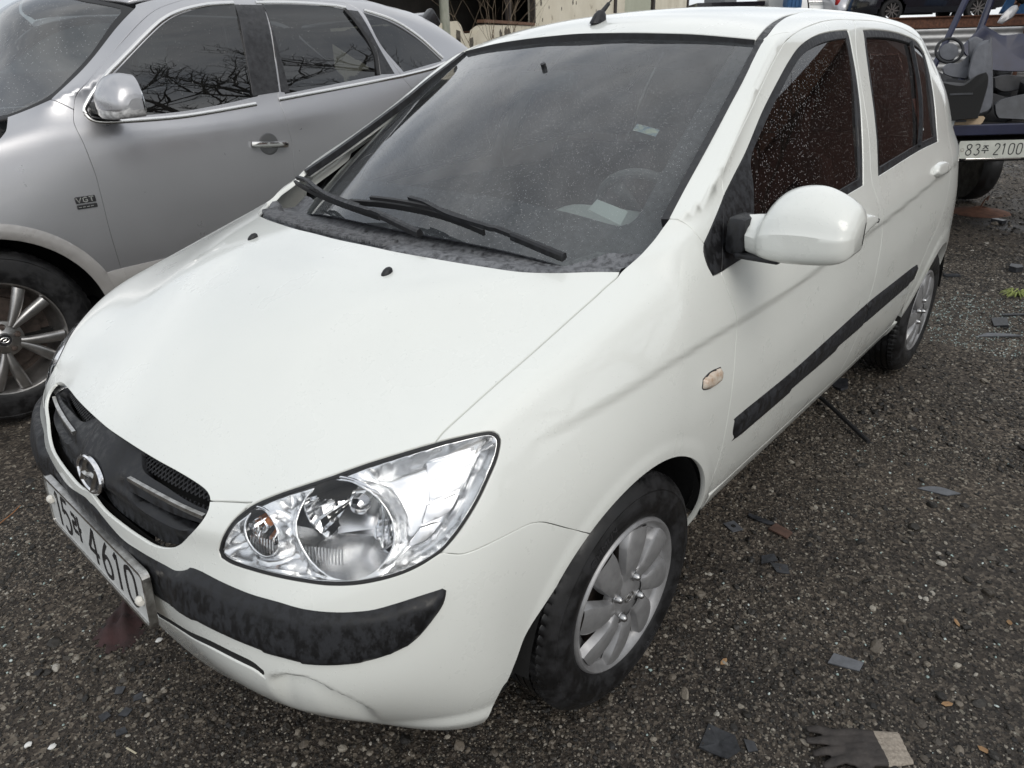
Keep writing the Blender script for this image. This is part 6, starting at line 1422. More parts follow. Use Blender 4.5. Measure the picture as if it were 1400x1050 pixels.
def suv_mirror(sg):
    sec = []
    for y, zt, zb, xf, xr in ((.965, 1.30, 1.245, -.62, -.69), (1.00, 1.355, 1.222, -.585, -.71), (1.04, 1.385, 1.215, -.565, -.715), (1.09, 1.390, 1.215, -.560, -.715), (1.14, 1.375, 1.216, -.57, -.71), (1.175, 1.345, 1.220, -.59, -.705), (1.190, 1.318, 1.232, -.61, -.70), (1.196, 1.295, 1.25, -.635, -.695)):
        dx = xf-xr; zm = zb+.22*(zt-zb)
        sec.append([(xr, y, zt-.006), (xr+dx*.35, y, zt), (xr+dx*.7, y, zt-.10*(zt-zb)), (xf-.004, y, zt-.42*(zt-zb)), (xf, y, zm+.01), (xf-.002, y, zm), (xf-.004, y, zb+.015), (xf-dx*.2, y, zb), (xr, y, zb+.003)])
    cols = [catmull([s[j] for s in sec], 5) for j in range(9)]; n = len(cols[0]); Va = []; Fa = []; Fi = []
    rows = [list(catmull([cols[j][i] for j in range(6)], 4))+list(catmull([cols[j][i] for j in range(5, 9)], 4))[1:] for i in range(n)]
    k = len(rows[0])
    for r_ in rows: Va += [(p[0], p[1]*sg, p[2]) for p in r_]
    for i in range(n-1):
        for j in range(k-1): f = (i*k+j, i*k+j+1, (i+1)*k+j+1, (i+1)*k+j); Fa.append(tuple(reversed(f)) if sg > 0 else f); Fi.append(1 if j >= 20 else 0)
    Fa.append(tuple(range((n-1)*k, n*k)) if sg > 0 else tuple(reversed(range((n-1)*k, n*k)))); Fi.append(0)
    o = mesh_obj('door_mirror', Va, Fa, None, suv, mats=[S_, MT['mirror_lamp']], midx=Fi); o.data.set_sharp_from_angle(angle=R(40))
    m = MB(); m.box((-.64, .955*sg, 1.255), (.12, .10, .05), None, .015); m.build('mirror_foot', MT['plastic_clean'], o, smooth=True)
    m = MB(); m.prism([(s[0][1]*sg, s[0][2]-.004) for s in sec]+[(s[8][1]*sg, s[8][2]+.004) for s in sec][::-1], .006, (-.705, 0, 0), (0, 1, 0), (0, 0, 1)); m.build('mirror_glass', MT['chrome'], o)
suv_mirror(1); suv_mirror(-1)
# roof spoiler with its lamp
m = MB(); m.box((-2.80, 0, 1.655), (.24, 1.20, .035), Matrix.Rotation(R(8), 3, 'Y').to_quaternion(), .014); spo = m.build('rear_spoiler', S_, suv, smooth=True)
m = MB(); m.box((-2.79, .66, 1.60), (.20, .06, .12), Matrix.Rotation(R(38), 3, 'Y').to_quaternion(), .02); m.build('spoiler_end', MT['gloss_black'], suv, smooth=True)
# wheels: five split spokes
def suv_wheel():
    w = empty('wheel'); w.parent = suv
    tyre_mesh('tyre', .376, .235, .236, w, MT['tyre'], n=130, grooves=3)
    bend_text('tyre_lettering', 'EQUIX', .292, R(50), .05, .0073, w, MT['tyre_text'])
    m = MB(); m.lathe([(.226, -.05), (.228, -.02), (.234, -.010), (.238, -.002), (.243, .0), (.245, -.008), (.243, -.02)], 80); m.lathe([(.228, -.02), (.222, -.05), (.205, -.10), (.20, -.16)], 64)
    rim = m.build('alloy_rim', MT['alloy'], w, smooth=True, angle=40)
    m = MB(); m.lathe([(.0, .004), (.030, .004), (.034, -.001), (.060, -.006), (.078, -.012), (.08, -.03)], 48); 
    for k in range(5):
        for s in (-1, 1):
            V = []; F = []; nr, na = 14, 8
            for i in range(nr+1):
                t = i/nr; r = .062+.168*t; c = R(90+36+72*k+8)+s*(.10+.20*t-.06*t*t)*(1 if t > 0 else 1)
                wd = .014+.006*math.sin(t*math.pi)+.012*t*t
                for j in range(na+1):
                    q = -1+2*j/na; a = c+q*wd/r; h = .006*(1-q*q)-.012*max(0, abs(q)-.7)/.3-.006+.010*math.sin(t*math.pi*.9)-.004*t
                    V.append((r*math.cos(a), h, r*math.sin(a)))
            for i in range(nr):
                for j in range(na): q = i*(na+1)+j; F.append((q, q+1, q+na+2, q+na+1))
            m.add(V, F)
    m.build('alloy_spokes', MT['alloy'], rim, smooth=True, angle=45)
    for k in range(5):
        a = R(90+72*k+8); cpt = np.array([.052*math.cos(a), -.002, .052*math.sin(a)]); b = MB()
        b.lathe([(.0, .006), (.009, .005), (.010, -.004), (.014, -.002), (.016, -.006)], 14, c=cpt); b.build('wheel_bolt', MT['dark_metal'], w, smooth=True)
    b = MB(); b.lathe([(.0, .0065), (.024, .006), (.029, .002)], 30); cap = b.build('hub_cap', MT['gloss_black'], w, smooth=True)
    b = MB(); b.tube([(.017*math.cos(a), .0068, .011*math.sin(a)) for a in np.linspace(0, 2*math.pi, 24, endpoint=False)], .0016, 6, closed=True)
    b.tube([(.008, .0068, -.007), (.004, .007, 0), (-.004, .007, 0), (-.008, .0068, .007)], .0016, 6); b.build('hub_badge', MT['bright'], cap, smooth=True)
    b = MB(); b.lathe([(.02, -.10), (.165, -.10), (.168, -.12)], 40); b.lathe([(.02, -.125), (.205, -.125)], 40); b.build('brake_disc', MT['dark_metal'], w, smooth=True)
    return w
sw0 = suv_wheel(); sw0.location = (0, .935, .375)
for (x_, y_, rz) in ((-2.805, .935, 0), (0, -.935, 180), (-2.805, -.935, 180)):
    w = copy_tree(sw0, suv); w.location = (x_, y_, .375); w.rotation_euler = (0, R(30), R(rz))
for cx in (0, -2.805):
    for sg in (1, -1):
        m = MB(); m.lathe([(.455, .955*sg), (.47, .86*sg), (.47, .62*sg), (.05, .62*sg)], 28, 'Y', R(2), R(178), c=(cx, 0, .375)); m.build('wheel_housing', MT['black'], suv)
m = MB(); m.box((-1.5, 0, .33), (4.2, 1.7, .04)); m.build('underbody', MT['black'], suv)
# cabin
m = MB(); m.box((-.50, 0, 1.06), (.62, 1.62, .22), None, .06); m.build('dashboard', MT['seat'], suv, smooth=True)
for y_ in (.42, -.42):
    s = empty('front_seat', (-1.45, y_, .70)); s.parent = suv
    m = MB(); m.box((0, 0, 0), (.52, .52, .18), None, .05); m.box((-.30, 0, .36), (.16, .52, .66), Matrix.Rotation(R(-14), 3, 'Y').to_quaternion(), .05); m.box((-.42, 0, .80), (.10, .28, .18), None, .04); m.build('seat_cushions', MT['seat'], s, smooth=True)
for nm in ('front_wing', 'arch_cladding', 'door_cladding', 'sill'):
    for o in [o for o in children(suv) if o.name.split('.')[0] == nm]: mirror_tree(o, suv)
for o in (fd_, rd_, sf_): mirror_tree(o, suv)
# ---------------------------------------------------------------- the yard behind
AX = Vector((-.66, .75, 0)).normalized(); NX = Vector((AX.y, -AX.x, 0))     # to the right / towards the viewer, for the scrap trailer and the far terrace
def V3(k, i=0): return Vector(BG[k][i])
def slab(name, key, th, mat, parent=None, bev=.0, smooth=True):
    """outline measured at its own distance, given real thickness away from the viewer"""
    P = [Vector(p) for p in BG[key]]; c = sum(P, Vector())/len(P)
    n = Vector((.63, .66, .40)).normalized(); n = (Vector(cam.matrix_world.translation)-c).normalized()
    r = resample(P, .02, 45); m = len(r); ctr = r.mean(0); V = []; F = []
    rings = ((.0, .80, 0), (.10, .93, 0), (.3, 1, 0)) if bev else ((0, 1, 0),)
    steps = [(-th*.5+th*.0, 1-bev)]+[(-th*.5+th*.18, 1.0)]+[(th*.5-th*.18, 1.0), (th*.5, 1-bev)] if bev else [(-th*.5, 1), (th*.5, 1)]
    for (d, s) in steps:
        for p in r: V.append(np.array(ctr)+(np.array(p)-ctr)*s-np.array(n)*d*1.0)
    k = len(steps)
    for i in range(k-1):
        for j in range(m): F.append((i*m+j, i*m+(j+1) % m, (i+1)*m+(j+1) % m, (i+1)*m+j))
    a = len(V); V.append(np.mean(V[:m], axis=0)); b_ = len(V); V.append(np.mean(V[(k-1)*m:k*m], axis=0))
    F += [(a, (j+1) % m, j) for j in range(m)]+[(b_, (k-1)*m+j, (k-1)*m+(j+1) % m) for j in range(m)]
    o = mesh_obj(name, V, F, mat, parent, smooth=smooth)
    bm = bmesh.new(); bm.from_mesh(o.data); bmesh.ops.recalc_face_normals(bm, faces=bm.faces); bm.to_mesh(o.data); bm.free()
    o.data.set_sharp_from_angle(angle=R(50)); return o
def place(o, parent=None):
    """give a built mesh an origin at its own base"""
    me = o.data; n = len(me.vertices); P = np.empty(n*3); me.vertices.foreach_get('co', P); P = P.reshape(-1, 3)
    c = np.array([(P[:, 0].min()+P[:, 0].max())/2, (P[:, 1].min()+P[:, 1].max())/2, P[:, 2].min()]); me.vertices.foreach_set('co', (P-c).ravel()); o.location = c; me.update(); return o
# ---- derelict building
W0 = Vector((-13.227, -12.145, 0)); WT = Vector((-.9544, -.2986, 0)); WN = Vector((-.2986, .9544, 0))
def wpt(s, z, d=0): return W0+WT*s+Vector((0, 0, z))+WN*d
bld = empty('derelict_building', tuple(wpt(8, 0))); tag(bld, 'cream painted derelict building with a broken window opening and peeling walls', 'building')
def wmesh(name, V, F, mat, smooth=False):
    o = mesh_obj(name, [tuple(Vector(v)-Vector(bld.location)) for v in V], F, mat, bld, smooth=smooth); return o
op = [tuple(p) for p in BG['open']]
TOP = 5.2
def wall_piece(name, poly, mat, d0=0, d1=-.22):
    m = MB(); m.prism([(s, z) for s, z in poly], d0-d1, wpt(0, 0, d1), WT, (0, 0, 1)); m.V = [tuple(Vector(v)-Vector(bld.location)) for v in m.V]
    return m.build(name, mat, bld)
jag = [(-3.6, 2.07), (-2.349, 2.114), (-1.95, 2.19), (-1.634, 2.153), (-1.46, 2.20), (-1.302, 2.123), (-1.20, 1.99), (-1.138, 1.939), (-.80, 1.955), (-.479, 1.932), (-.38, 2.04), (-.155, 2.116), (.05, 2.165), (.162, 2.155), (3.206, 2.20)]
wall_piece('wall', [(-6, -.2)]+[(3.30, -.2), (3.30, 2.20)]+rv(jag)+[(-6, 2.07)], MT['plaster'])
wall_piece('wall', [(3.305, -.2), (11.05, -.2), (11.05, TOP), (3.305, TOP)], MT['plaster'])
wall_piece('wall', [(11.35, -.2), (12.6, -.2), (12.6, TOP), (11.35, TOP)], MT['plaster'], -.01)
wall_piece('door_panel', [(12.62, -.2), (16.9, -.2), (16.9, TOP), (12.62, TOP)], MT['green_panel'], -.06)
wall_piece('wall', [(17.55, -.2), (24.3, -.2), (24.3, TOP), (17.55, TOP)], MT['plaster'], -.01)
wall_piece('lintel', [(-6, 4.1), (3.30, 4.1), (3.30, TOP), (-6, TOP)], MT['plaster'], -.005)
wall_piece('window_sill', [(-.05, 2.205), (3.22, 2.205), (3.22, 2.275), (-.05, 2.275)], MT['wood'], .03, -.2)
wall_piece('window_frame', [(3.20, 2.28), (3.30, 2.28), (3.30, 4.1), (3.20, 4.1)], MT['wood_dark'], .02, -.12)
wall_piece('window_frame', [(1.62, 2.28), (1.76, 2.28), (1.76, 4.1), (1.62, 4.1)], MT['wood_dark'], -.05, -.17)
for s in (11.06, 16.95, 24.35): wall_piece('post', [(s, -.2), (s+.28, -.2), (s+.28, TOP), (s, TOP)], MT['wood_dark'], .05, -.2)
m = MB(); m.prism([(-6, -.2), (24, -.2), (24, 5.3), (-6, 5.3)], .1, wpt(0, 0, -3.2), WT, (0, 0, 1)); m.prism([(-6, -3.3), (24, -3.3), (24, .3), (-6, .3)], .14, wpt(0, 5.2, 0), WT, WN)
m.V = [tuple(Vector(v)-Vector(bld.location)) for v in m.V]; m.build('roof', MT['plaster_dark'], bld)
# dark patches where the plaster fell off
rp = random.Random(5)
for k in range(22):
    s0 = rp.uniform(-2.2, 2.8) if k < 15 else rp.uniform(3.6, 10); z0 = rp.uniform(1.5, 2.02) if k < 15 else rp.uniform(2.3, 3.0); r0 = rp.uniform(.04, .16) if k < 15 else rp.uniform(.03, .08)
    wall_piece('bare_patch', [(s0+r0*rp.uniform(.5, 1)*math.cos(t), z0+r0*1.5*rp.uniform(.5, 1)*math.sin(t)) for t in np.linspace(0, 6.283, 9)[:-1]], MT['bare'], .004, -.01)
# leaning weathered pole in front of it
pc = V3('pole', 1); pb = Vector((pc.x, pc.y, 0)); m = MB()
m.tube([(0, 0, 0), (.02, 0, 2), (.03, .02, 4.5), (.05, .02, 7)], [.115, .11, .105, .10], 14); pl_ = m.build('utility_pole', MT['pole'], None, smooth=True); pl_.location = (pb.x, pb.y, 0)
tag(pl_, 'weathered grey green pole in front of the broken window opening', 'pole')
m = MB(); rb = random.Random(3)
def twig(p, d, l, r, lev):
    pts = [p]; q = p.copy(); dd = d.copy()
    for k in range(5):
        dd = (dd+Vector((rb.uniform(-.25, .25), rb.uniform(-.25, .25), rb.uniform(-.12, .2)))).normalized(); q = q+dd*l/5; pts.append(q.copy())
        if lev and k > 0 and rb.random() < .7: twig(q, (dd+Vector((rb.uniform(-.9, .9), rb.uniform(-.9, .9), rb.uniform(-.2, .5)))).normalized(), l*.55, r*.6, lev-1)
    m.tube([tuple(x) for x in pts], [r*(1-.75*i/5) for i in range(6)], 4, cap=False)
sh = wpt(-.6, 0, .9)
for k in range(7): twig(Vector((rb.uniform(-.8, .9), rb.uniform(-.2, .2), 0)), Vector((rb.uniform(-.25, .25), rb.uniform(-.2, .2), 1)).normalized(), 3.0, .014, 2)
tw = m.build('bare_shrub', MT['twig'], None, smooth=True); tw.location = sh; tag(tw, 'leafless brown shrub growing against the broken cream wall', 'shrub')
# ---- terrace with parked cars, far behind
F0 = Vector((-25.5, -4.4, 0)); TZ = 2.05
def tp(a, n, z): return F0+AX*a+NX*n+Vector((0, 0, z))
m = MB(); V = [tp(-24, -.1, 0), tp(16, -.1, 0), tp(16, -30, 0), tp(-24, -30, 0)]; V += [v+Vector((0, 0, TZ-.02)) for v in V]
m.add(V, [(4, 5, 6, 7), (0, 1, 5, 4), (1, 2, 6, 5), (2, 3, 7, 6), (3, 0, 4, 7)]); tag(m.build('terrace', MT['far_ground'], None), kind='structure')
m = MB(); rot = Matrix.Rotation(math.atan2(AX.y, AX.x), 3, 'Z').to_quaternion()
m.box((0, 0, .13), (26, .16, .26), None, .01); m.box((0, 0, .27), (26, .26, .03)); m.box((0, 0, -.01), (26, .26, .03)); bm2 = m.build('rusty_beam', MT['rust'], None)
bm2.location = tp(-2, .1, 1.86); bm2.rotation_euler = (0, 0, math.atan2(AX.y, AX.x)); tag(bm2, 'long rusty steel beam along the edge of the far terrace', 'beam')
cf = empty('corrugated_fence', tuple(tp(2, .5, 0)), math.atan2(AX.y, AX.x)); tag(cf, 'pale corrugated metal fence below the rusty beam', 'fence')
for k in range(8):
    V = []; F = []; nz = 40
    for i in range(nz+1):
        z = .2+1.6*i/nz; y = .03*math.sin(i*2*math.pi/5)
        V += [(-8+2*k, y+.004*(k % 2), z), (-8+2*k+2.03, y+.004*(k % 2), z)]
    for i in range(nz): F.append((2*i, 2*i+1, 2*i+3, 2*i+2))
    mesh_obj('panel', V, F, MT['corrugated'], cf)
m = MB()
for k in range(5): m.box((-8+4*k, -.06, .95), (.08, .08, 1.9))
m.build('fence_posts', MT['rust'], cf)
FV, FQ = build_master(SUV_A, SUV_B, SUV_CORNER, 2, False); FN = vnormals(FV, FQ); fcen = FV[FQ].mean(1)
def far_car(name, label, loc, yaw, paint_, sx=1, sz=1, lamps=True, plate=False):
    t = empty(name, loc, yaw); tag(t, label, 'car'); x, z, y = fcen[:, 0], fcen[:, 2], np.abs(fcen[:, 1])
    hole = ((np.hypot(x, z-.375) < .44) | (np.hypot(x+2.805, z-.375) < .44)) & (y > .6)
    glass = ((z > 1.27) & (z < 1.64) & (x < -.35) & ((y > .77) & (x > -2.6) & (np.abs(x+1.46) > .06) | (y < .72) & ((x > -.95) | (x < -2.7))))
    for nm, kp, mt, of in (('body', ~glass & ~hole, paint_, 0), ('windows', glass, MT['glass_dark'], -.01)):
        qs = FQ[kp]; u, inv = np.unique(qs, return_inverse=True); o = mesh_obj(nm, (FV[u]+FN[u]*of)*[sx, 1, sz], inv.reshape(-1, 4), mt, t, normals=FN[u])
    for wx in (0, -2.805*sx):
        for sg in (1, -1):
            m = MB(); m.lathe([(.0, .0), (.20, -.01)], 20); m.lathe([(.23, .0), (.25, .005), (.33, .0), (.365, -.04), (.365, -.2), (.2, -.22)], 28)
            for k in range(10): m.box((.13*math.cos(k*.628), .004, .13*math.sin(k*.628)), (.20, .012, .03), Matrix.Rotation(-k*.628, 3, 'Y').to_quaternion())
            w = m.build('wheel', None, t, mats=[MT['tyre']], smooth=True); w.location = (wx, .95*sg, .375); w.rotation_euler = (0, 0, 0 if sg > 0 else math.pi)
            m = MB()
            for k in range(10): m.box((.13*math.cos(k*.628), .008, .13*math.sin(k*.628)), (.20, .012, .03), Matrix.Rotation(-k*.628, 3, 'Y').to_quaternion())
            m.lathe([(.235, -.01), (.245, .012), (.25, -.01)], 28); m.build('alloy_rim', MT['alloy'], w, smooth=True)
    if lamps:
        for sg in (1, -1):
            m = MB(); m.box((-3.66*sx, .80*sg, 1.10*sz), (.14, .16, .34), Matrix.Rotation(R(24*sg), 3, 'Z').to_quaternion(), .03); m.build('tail_lamp', MT['red_lamp'], t, smooth=True)
        m = MB(); m.box((-3.76*sx, 0, .98*sz), (.04, .62, .16), None, .01); m.build('plate_recess', MT['gloss_black'] if plate else MT['plate'], t)
        m = MB(); m.box((-3.74*sx, 0, 1.13*sz), (.05, .80, .035), None, .01); m.build('garnish', MT['bright'], t)
    m = MB(); m.box((-1.5*sx, 0, .36), (4.0*sx, 1.6, .05)); m.build('underbody', MT['black'], t); return t
wpos = V3('dsuvw', 0); o_ = Vector((wpos.x, wpos.y, 0))-NX*.95; far_car('parked_car', 'black sport utility car standing side-on on the far terrace', (o_.x, o_.y, TZ), math.atan2(-AX.y, -AX.x), MT['far_black'], lamps=False)
def far_rear(key, label, paint_):
    c = (V3(key, 0)+V3(key, 1))/2; f = -NX; o = Vector((c.x, c.y, 0))+f*3.85; far_car('parked_car', label, (o.x, o.y, TZ), math.atan2(f.y, f.x), paint_, sz=.95)
far_rear('white', 'white car seen from behind with red tail lamps on the far terrace', MT['far_white'])
far_rear('silv', 'pale silver car seen from behind beside the black car on the far terrace', MT['far_silver'])
m = MB(); m.box((0, 0, 1.2), (.5, .56, 2.4), None, .03)
for k in range(4): m.box((.26, -.21+.14*k, 1.2), (.04, .06, 2.2))
bc_ = m.build('blue_container', MT['blue'], None); c = (V3('blue', 0)+V3('blue', 1))/2; bc_.location = (c.x-.3, c.y-.1, TZ); bc_.rotation_euler = (0, 0, math.atan2(NX.y, NX.x)); tag(bc_, 'small blue ribbed container beside the white car on the far terrace', 'container')
# flat-deck lorry and crates glimpsed above the roof
c = V3('misc', 0); t_ = empty('flatbed_lorry', (c.x-2, c.y-.5, TZ), math.atan2(AX.y, AX.x)); tag(t_, 'dark flatbed lorry with a white cab beyond the building corner', 'lorry')
m = MB(); m.box((.8, 0, .95), (2.6, 1.7, .16)); m.box((.8, 0, .75), (2.6, .8, .2)); m.build('deck', MT['far_black'], t_)
m = MB(); m.box((2.9, 0, 1.25), (1.3, 1.65, 1.5), None, .12); cb = m.build('cab', MT['far_white'], t_, smooth=True)
m = MB(); m.box((2.9, 0, 1.62), (1.32, 1.67, .5), None, .1); m.build('cab_windows', MT['glass_dark'], t_, smooth=True)
for wx in (.1, 2.8):
    for sg in (.75, -.75): m = MB(); m.lathe([(.0, .1), (.2, .1), (.38, .08), (.40, 0), (.38, -.08), (0, -.1)], 20, c=(wx, sg, .4)); m.build('wheel', MT['tyre'], t_, smooth=True)
cr = m = MB(); m.box((0, 0, .35), (1.0, .9, .7), None, .02); m.box((.1, 0, .72), (1.1, 1.0, .05)); q_ = m.build('tarpaulin_bundle', MT['tarp_grey'], None); q_.location = (c.x-2+.6*AX.x, c.y-.5+.6*AX.y, TZ+1.03); tag(q_, 'grey covered bundle on the flatbed lorry behind the building corner', 'bundle')
bh_ = V3('hoodblue', 0); m = MB(); V = []; F = []
for i in range(9):
    for j in range(7):
        a, b = i/8-.5, j/6-.5; V.append((a*.8, b*.55, .12*(1-(2*a)**2)*(1-(1.4*b)**2)-.25*b))
for i in range(8):
    for j in range(6): q = i*7+j; F += [(q, q+1, q+8, q+7), (q+7, q+8, q+1, q)]
o = mesh_obj('car_bonnet', V, [f for k, f in enumerate(F) if k % 2 == 0], MT['blue'], None); md = o.modifiers.new('s', 'SOLIDIFY'); md.thickness = .02
o.location = tp(1.9, .05, TZ+.32); o.rotation_euler = (R(-50), R(12), math.atan2(AX.y, AX.x)); tag(o, 'steel blue car bonnet propped up on the terrace edge next to the black car', 'bonnet')
# ---------------------------------------------------------------- scrap trailer on the right
PL = V3('plate'); TO = Vector((-4.9886, .2587, 0))
trl = empty('scrap_trailer', (TO.x, TO.y, 0), math.atan2(AX.y, AX.x)); tag(trl, 'blue edged scrap trailer with a white number plate heaped with car parts', 'trailer')
# local frame: x to the right, -y away from the viewer ... local +y = away
def tbox(name, c, d, mat, bev=.005): m = MB(); m.box(c, d, None, bev); return m.build(name, mat, trl)
tbox('deck', (.55, 1.35, .82), (1.95, 2.7, .05), MT['deck'])
tbox('rear_rail', (.55, -.012, .838), (1.98, .05, .072), MT['navy_paint'])
for sx_ in (-.43, 1.53): tbox('side_rail', (sx_, 1.35, .838), (.05, 2.68, .072), MT['navy_paint'])
tbox('bumper_bar', (.52, .03, .635), (1.5, .07, .045), MT['plastic_clean'], .012)
for sx_ in (-.05, 1.1): tbox('chassis_rail', (sx_, 1.4, .68), (.10, 2.6, .20), MT['black'])
tbox('cross_member', (.5, .10, .70), (1.2, .06, .12), MT['black'])
for sx_ in (-.28, 1.32):
    for yy in (1.75, 2.35):
        m = MB(); m.lathe([(.0, .09), (.16, .09), (.2, .11), (.31, .09), (.33, .05), (.33, -.05), (.31, -.09), (0, -.09)], 28, 'X', c=(sx_, yy, .33)); m.build('wheel', MT['tyre'], trl, smooth=True)
pr_ = V3('plateR'); ex_ = (Vector((pr_.x-PL.x, pr_.y-PL.y, 0))).normalized(); n3 = Vector((ex_.y, -ex_.x, 0))
L_ = Matrix.Rotation(-math.atan2(AX.y, AX.x), 3, 'Z')
pcw = PL+ex_*.265+Vector((0, 0, -.006))
np2 = number_plate(trl, tuple(L_ @ (pcw-Vector(trl.location))), tuple(L_ @ ex_), (0, 0, 1), [('8', .055, .042, 1), ('3', .112, .042, 1), ('ju', .168, .046, .72), ('2', .250, .042, 1), ('1', .298, .042, 1), ('0', .352, .042, 1), ('0', .408, .042, 1)], frame=False, h=.075, w=.0036, size=(.53, .122), pmat=MT['old_plate'])
for xx in (-.235, .235):
    m = MB(); c_ = L_ @ (pcw+ex_*xx-Vector(trl.location)+n3*.002); m.lathe([(0, .006), (.006, .004), (.012, 0)], 12, 'Y', c=c_); m.build('plate_bolt', MT['rust'], np2, smooth=True)
tbox('plate_holder', tuple(L_ @ (pcw-Vector(trl.location)+Vector((0, 0, -.066))-n3*.01)), (.40, .02, .016), MT['bright'])
# lattice of navy posts standing on it
m = MB(); a_, b_ = V3('pole1', 0), V3('pole1', 1); dn_ = (b_-a_)/(b_.z-a_.z); bot_ = b_+dn_*(.845-b_.z)
m.tube([tuple(a_), tuple(b_), tuple(bot_)], [.028, .026, .022], 8); pm = place(m.build('steel_post', MT['navy_paint'], None, smooth=True)); tag(pm, 'slanting navy blue steel post standing on the trailer left of the seat', 'post')
m = MB(); a_, b_ = V3('pole2', 0), V3('pole2', 1); dn_ = (b_-a_)/(b_.z-a_.z); m.tube([tuple(a_), tuple(b_), tuple(b_+dn_*(.845-b_.z))], [.028, .028, .024], 8)
pm = place(m.build('steel_post', MT['navy_paint'], None, smooth=True)); tag(pm, 'slanting navy blue steel post behind the navy door panel on the trailer', 'post')
def scrap(name, key, th, mat, label, cat, bev=.12, drop=None):
    o = slab(name, key, th, MT[mat], None, bev); place(o); tag(o, label, cat); return o
nv = scrap('car_door_panel', 'navy', .10, 'navy_paint', 'large navy blue car body panel with a curved cut-out heaped on the trailer', 'car panel', .04)
st_ = empty('salvaged_seat', tuple(V3('console', 6))); st_.location = (-5.25, .33, .845); tag(st_, 'grey cloth car seat standing upright on the scrap trailer', 'seat')
for nm, key, th, mt, bv in (('backrest', 'back', .38, 'seat_grey', .10), ('headrest', 'back2', .20, 'seat_grey', .2), ('cushion', 'cushion', .40, 'seat_grey', .10)):
    o = slab(nm, key, th, MT[mt], None, bv); o.data.transform(Matrix.Translation(-Vector(st_.location))); o.parent = st_
cn = empty('centre_console', (-5.05, .20, .845)); tag(cn, 'dark grey plastic console lying under the grey car seat on the trailer', 'car part')
for nm, key, th, mt, bv in (('housing', 'console', .30, 'black', .03), ('top_cover', 'consoletop', .05, 'grey_plastic', .03)):
    o = slab(nm, key, th, MT[mt], None, bv); o.data.transform(Matrix.Translation(-Vector(cn.location))); o.parent = cn
m = MB()
for k in range(5): m.box(Vector((-5.02+.0, .22, .90+.045*k))+Vector((.10, .085, 0))*.0, (.02, .16, .012), Matrix.Rotation(math.atan2(AX.y, AX.x)+R(90), 3, 'Z').to_quaternion())
vn = m.build('vent_slats', MT['grey_plastic'], None); vn.data.transform(Matrix.Translation(-Vector(cn.location)+Vector((.03, .05, 0)))); vn.parent = cn
c = V3('sw', 0); vdir = (Vector(cam.matrix_world.translation)-c).normalized(); s_ = empty('steering_wheel', (c.x, c.y, 1.24)); tag(s_, 'black steering wheel with a grey pad lying left of the seat on the trailer', 'steering wheel')
nrm_ = (vdir*.75+Vector((0, 0, .35))+AX*.25).normalized(); r1 = (V3('sw', 1)-c).length
m = MB(); m.tube([tuple(Vector(p)-Vector(s_.location)) for p in circle3(c, nrm_, r1*1.05, 36)], .011, 8, closed=True); m.build('rim', MT['plastic_clean'], s_, smooth=True)
m = MB(); ring = [Vector(p)-Vector(s_.location) for p in circle3(c-Vector((0, 0, .006)), nrm_, r1*.74, 28)]; V = [tuple(p) for p in ring]+[tuple(p-nrm_*.05) for p in ring]+[tuple(c-Vector(s_.location)+nrm_*.015)]
k = 28; m.add(V, [(i, (i+1) % k, 2*k) for i in range(k)]+[(k+i, k+(i+1) % k, (i+1) % k, i) for i in range(k)]); m.build('airbag_pad', MT['seat_grey'], s_, smooth=True)
sh_ = scrap('mirror_shell', 'shell', .09, 'shell_silver', 'silver edged oval mirror shell leaning on top of the scrap heap', 'car part', .25)
dt = scrap('door_trim', 'doortrim', .20, 'grey_plastic', 'long dark grey plastic trim lying right of the console on the trailer', 'car part', .06)
jk = scrap('car_bumper', 'junk', .22, 'grey_dark', 'dark grey plastic bumper lying behind the long trim on the trailer', 'car part', .10)
cb_ = scrap('cardboard', 'card', .03, 'cardboard', 'torn brown cardboard sheet under the console at the trailer edge', 'cardboard', 0)
pp = scrap('paper_wrapper', 'paper', .02, 'paper', 'crumpled pale paper wrapper at the left end of the trailer edge', 'wrapper', .1)
# engine odds and ends at the top of the heap
rj = random.Random(11)
for k, (lab, mt) in enumerate((('black engine hose bundle at the top of the scrap heap', 'black'), ('brown rusty exhaust pipe on the scrap heap by the silver mirror shell', 'rust'), ('grey metal bracket lying high on the scrap heap', 'dull_chrome'), ('dark engine block at the right of the scrap heap', 'dark_metal'))):
    c = V3('junkup', 0)+AX*(.05+.10*k)+Vector((0, 0, -.03*(k % 2)-.02)); m = MB()
    if k in (0, 1):
        for q in range(4 if k == 0 else 2): m.tube([tuple(Vector((rj.uniform(-.15, .15), rj.uniform(-.12, .12), .05+.05*t+rj.uniform(-.05, .05)))) for t in range(5)], .018, 8)
    else:
        for q in range(7): m.box((rj.uniform(-.10, .10), rj.uniform(-.08, .08), .08+rj.uniform(-.06, .08)), (rj.uniform(.05, .16), rj.uniform(.04, .10), rj.uniform(.02, .09)), Matrix.Rotation(rj.uniform(0, 3), 3, (rj.random(), rj.random(), rj.random()+.1)).to_quaternion(), .006)
    o = m.build(('hose_bundle', 'exhaust_pipe', 'metal_bracket', 'engine_block')[k], MT[mt], None, smooth=True); o.location = c-Vector((0, 0, .05)); tag(o, lab, 'car part')
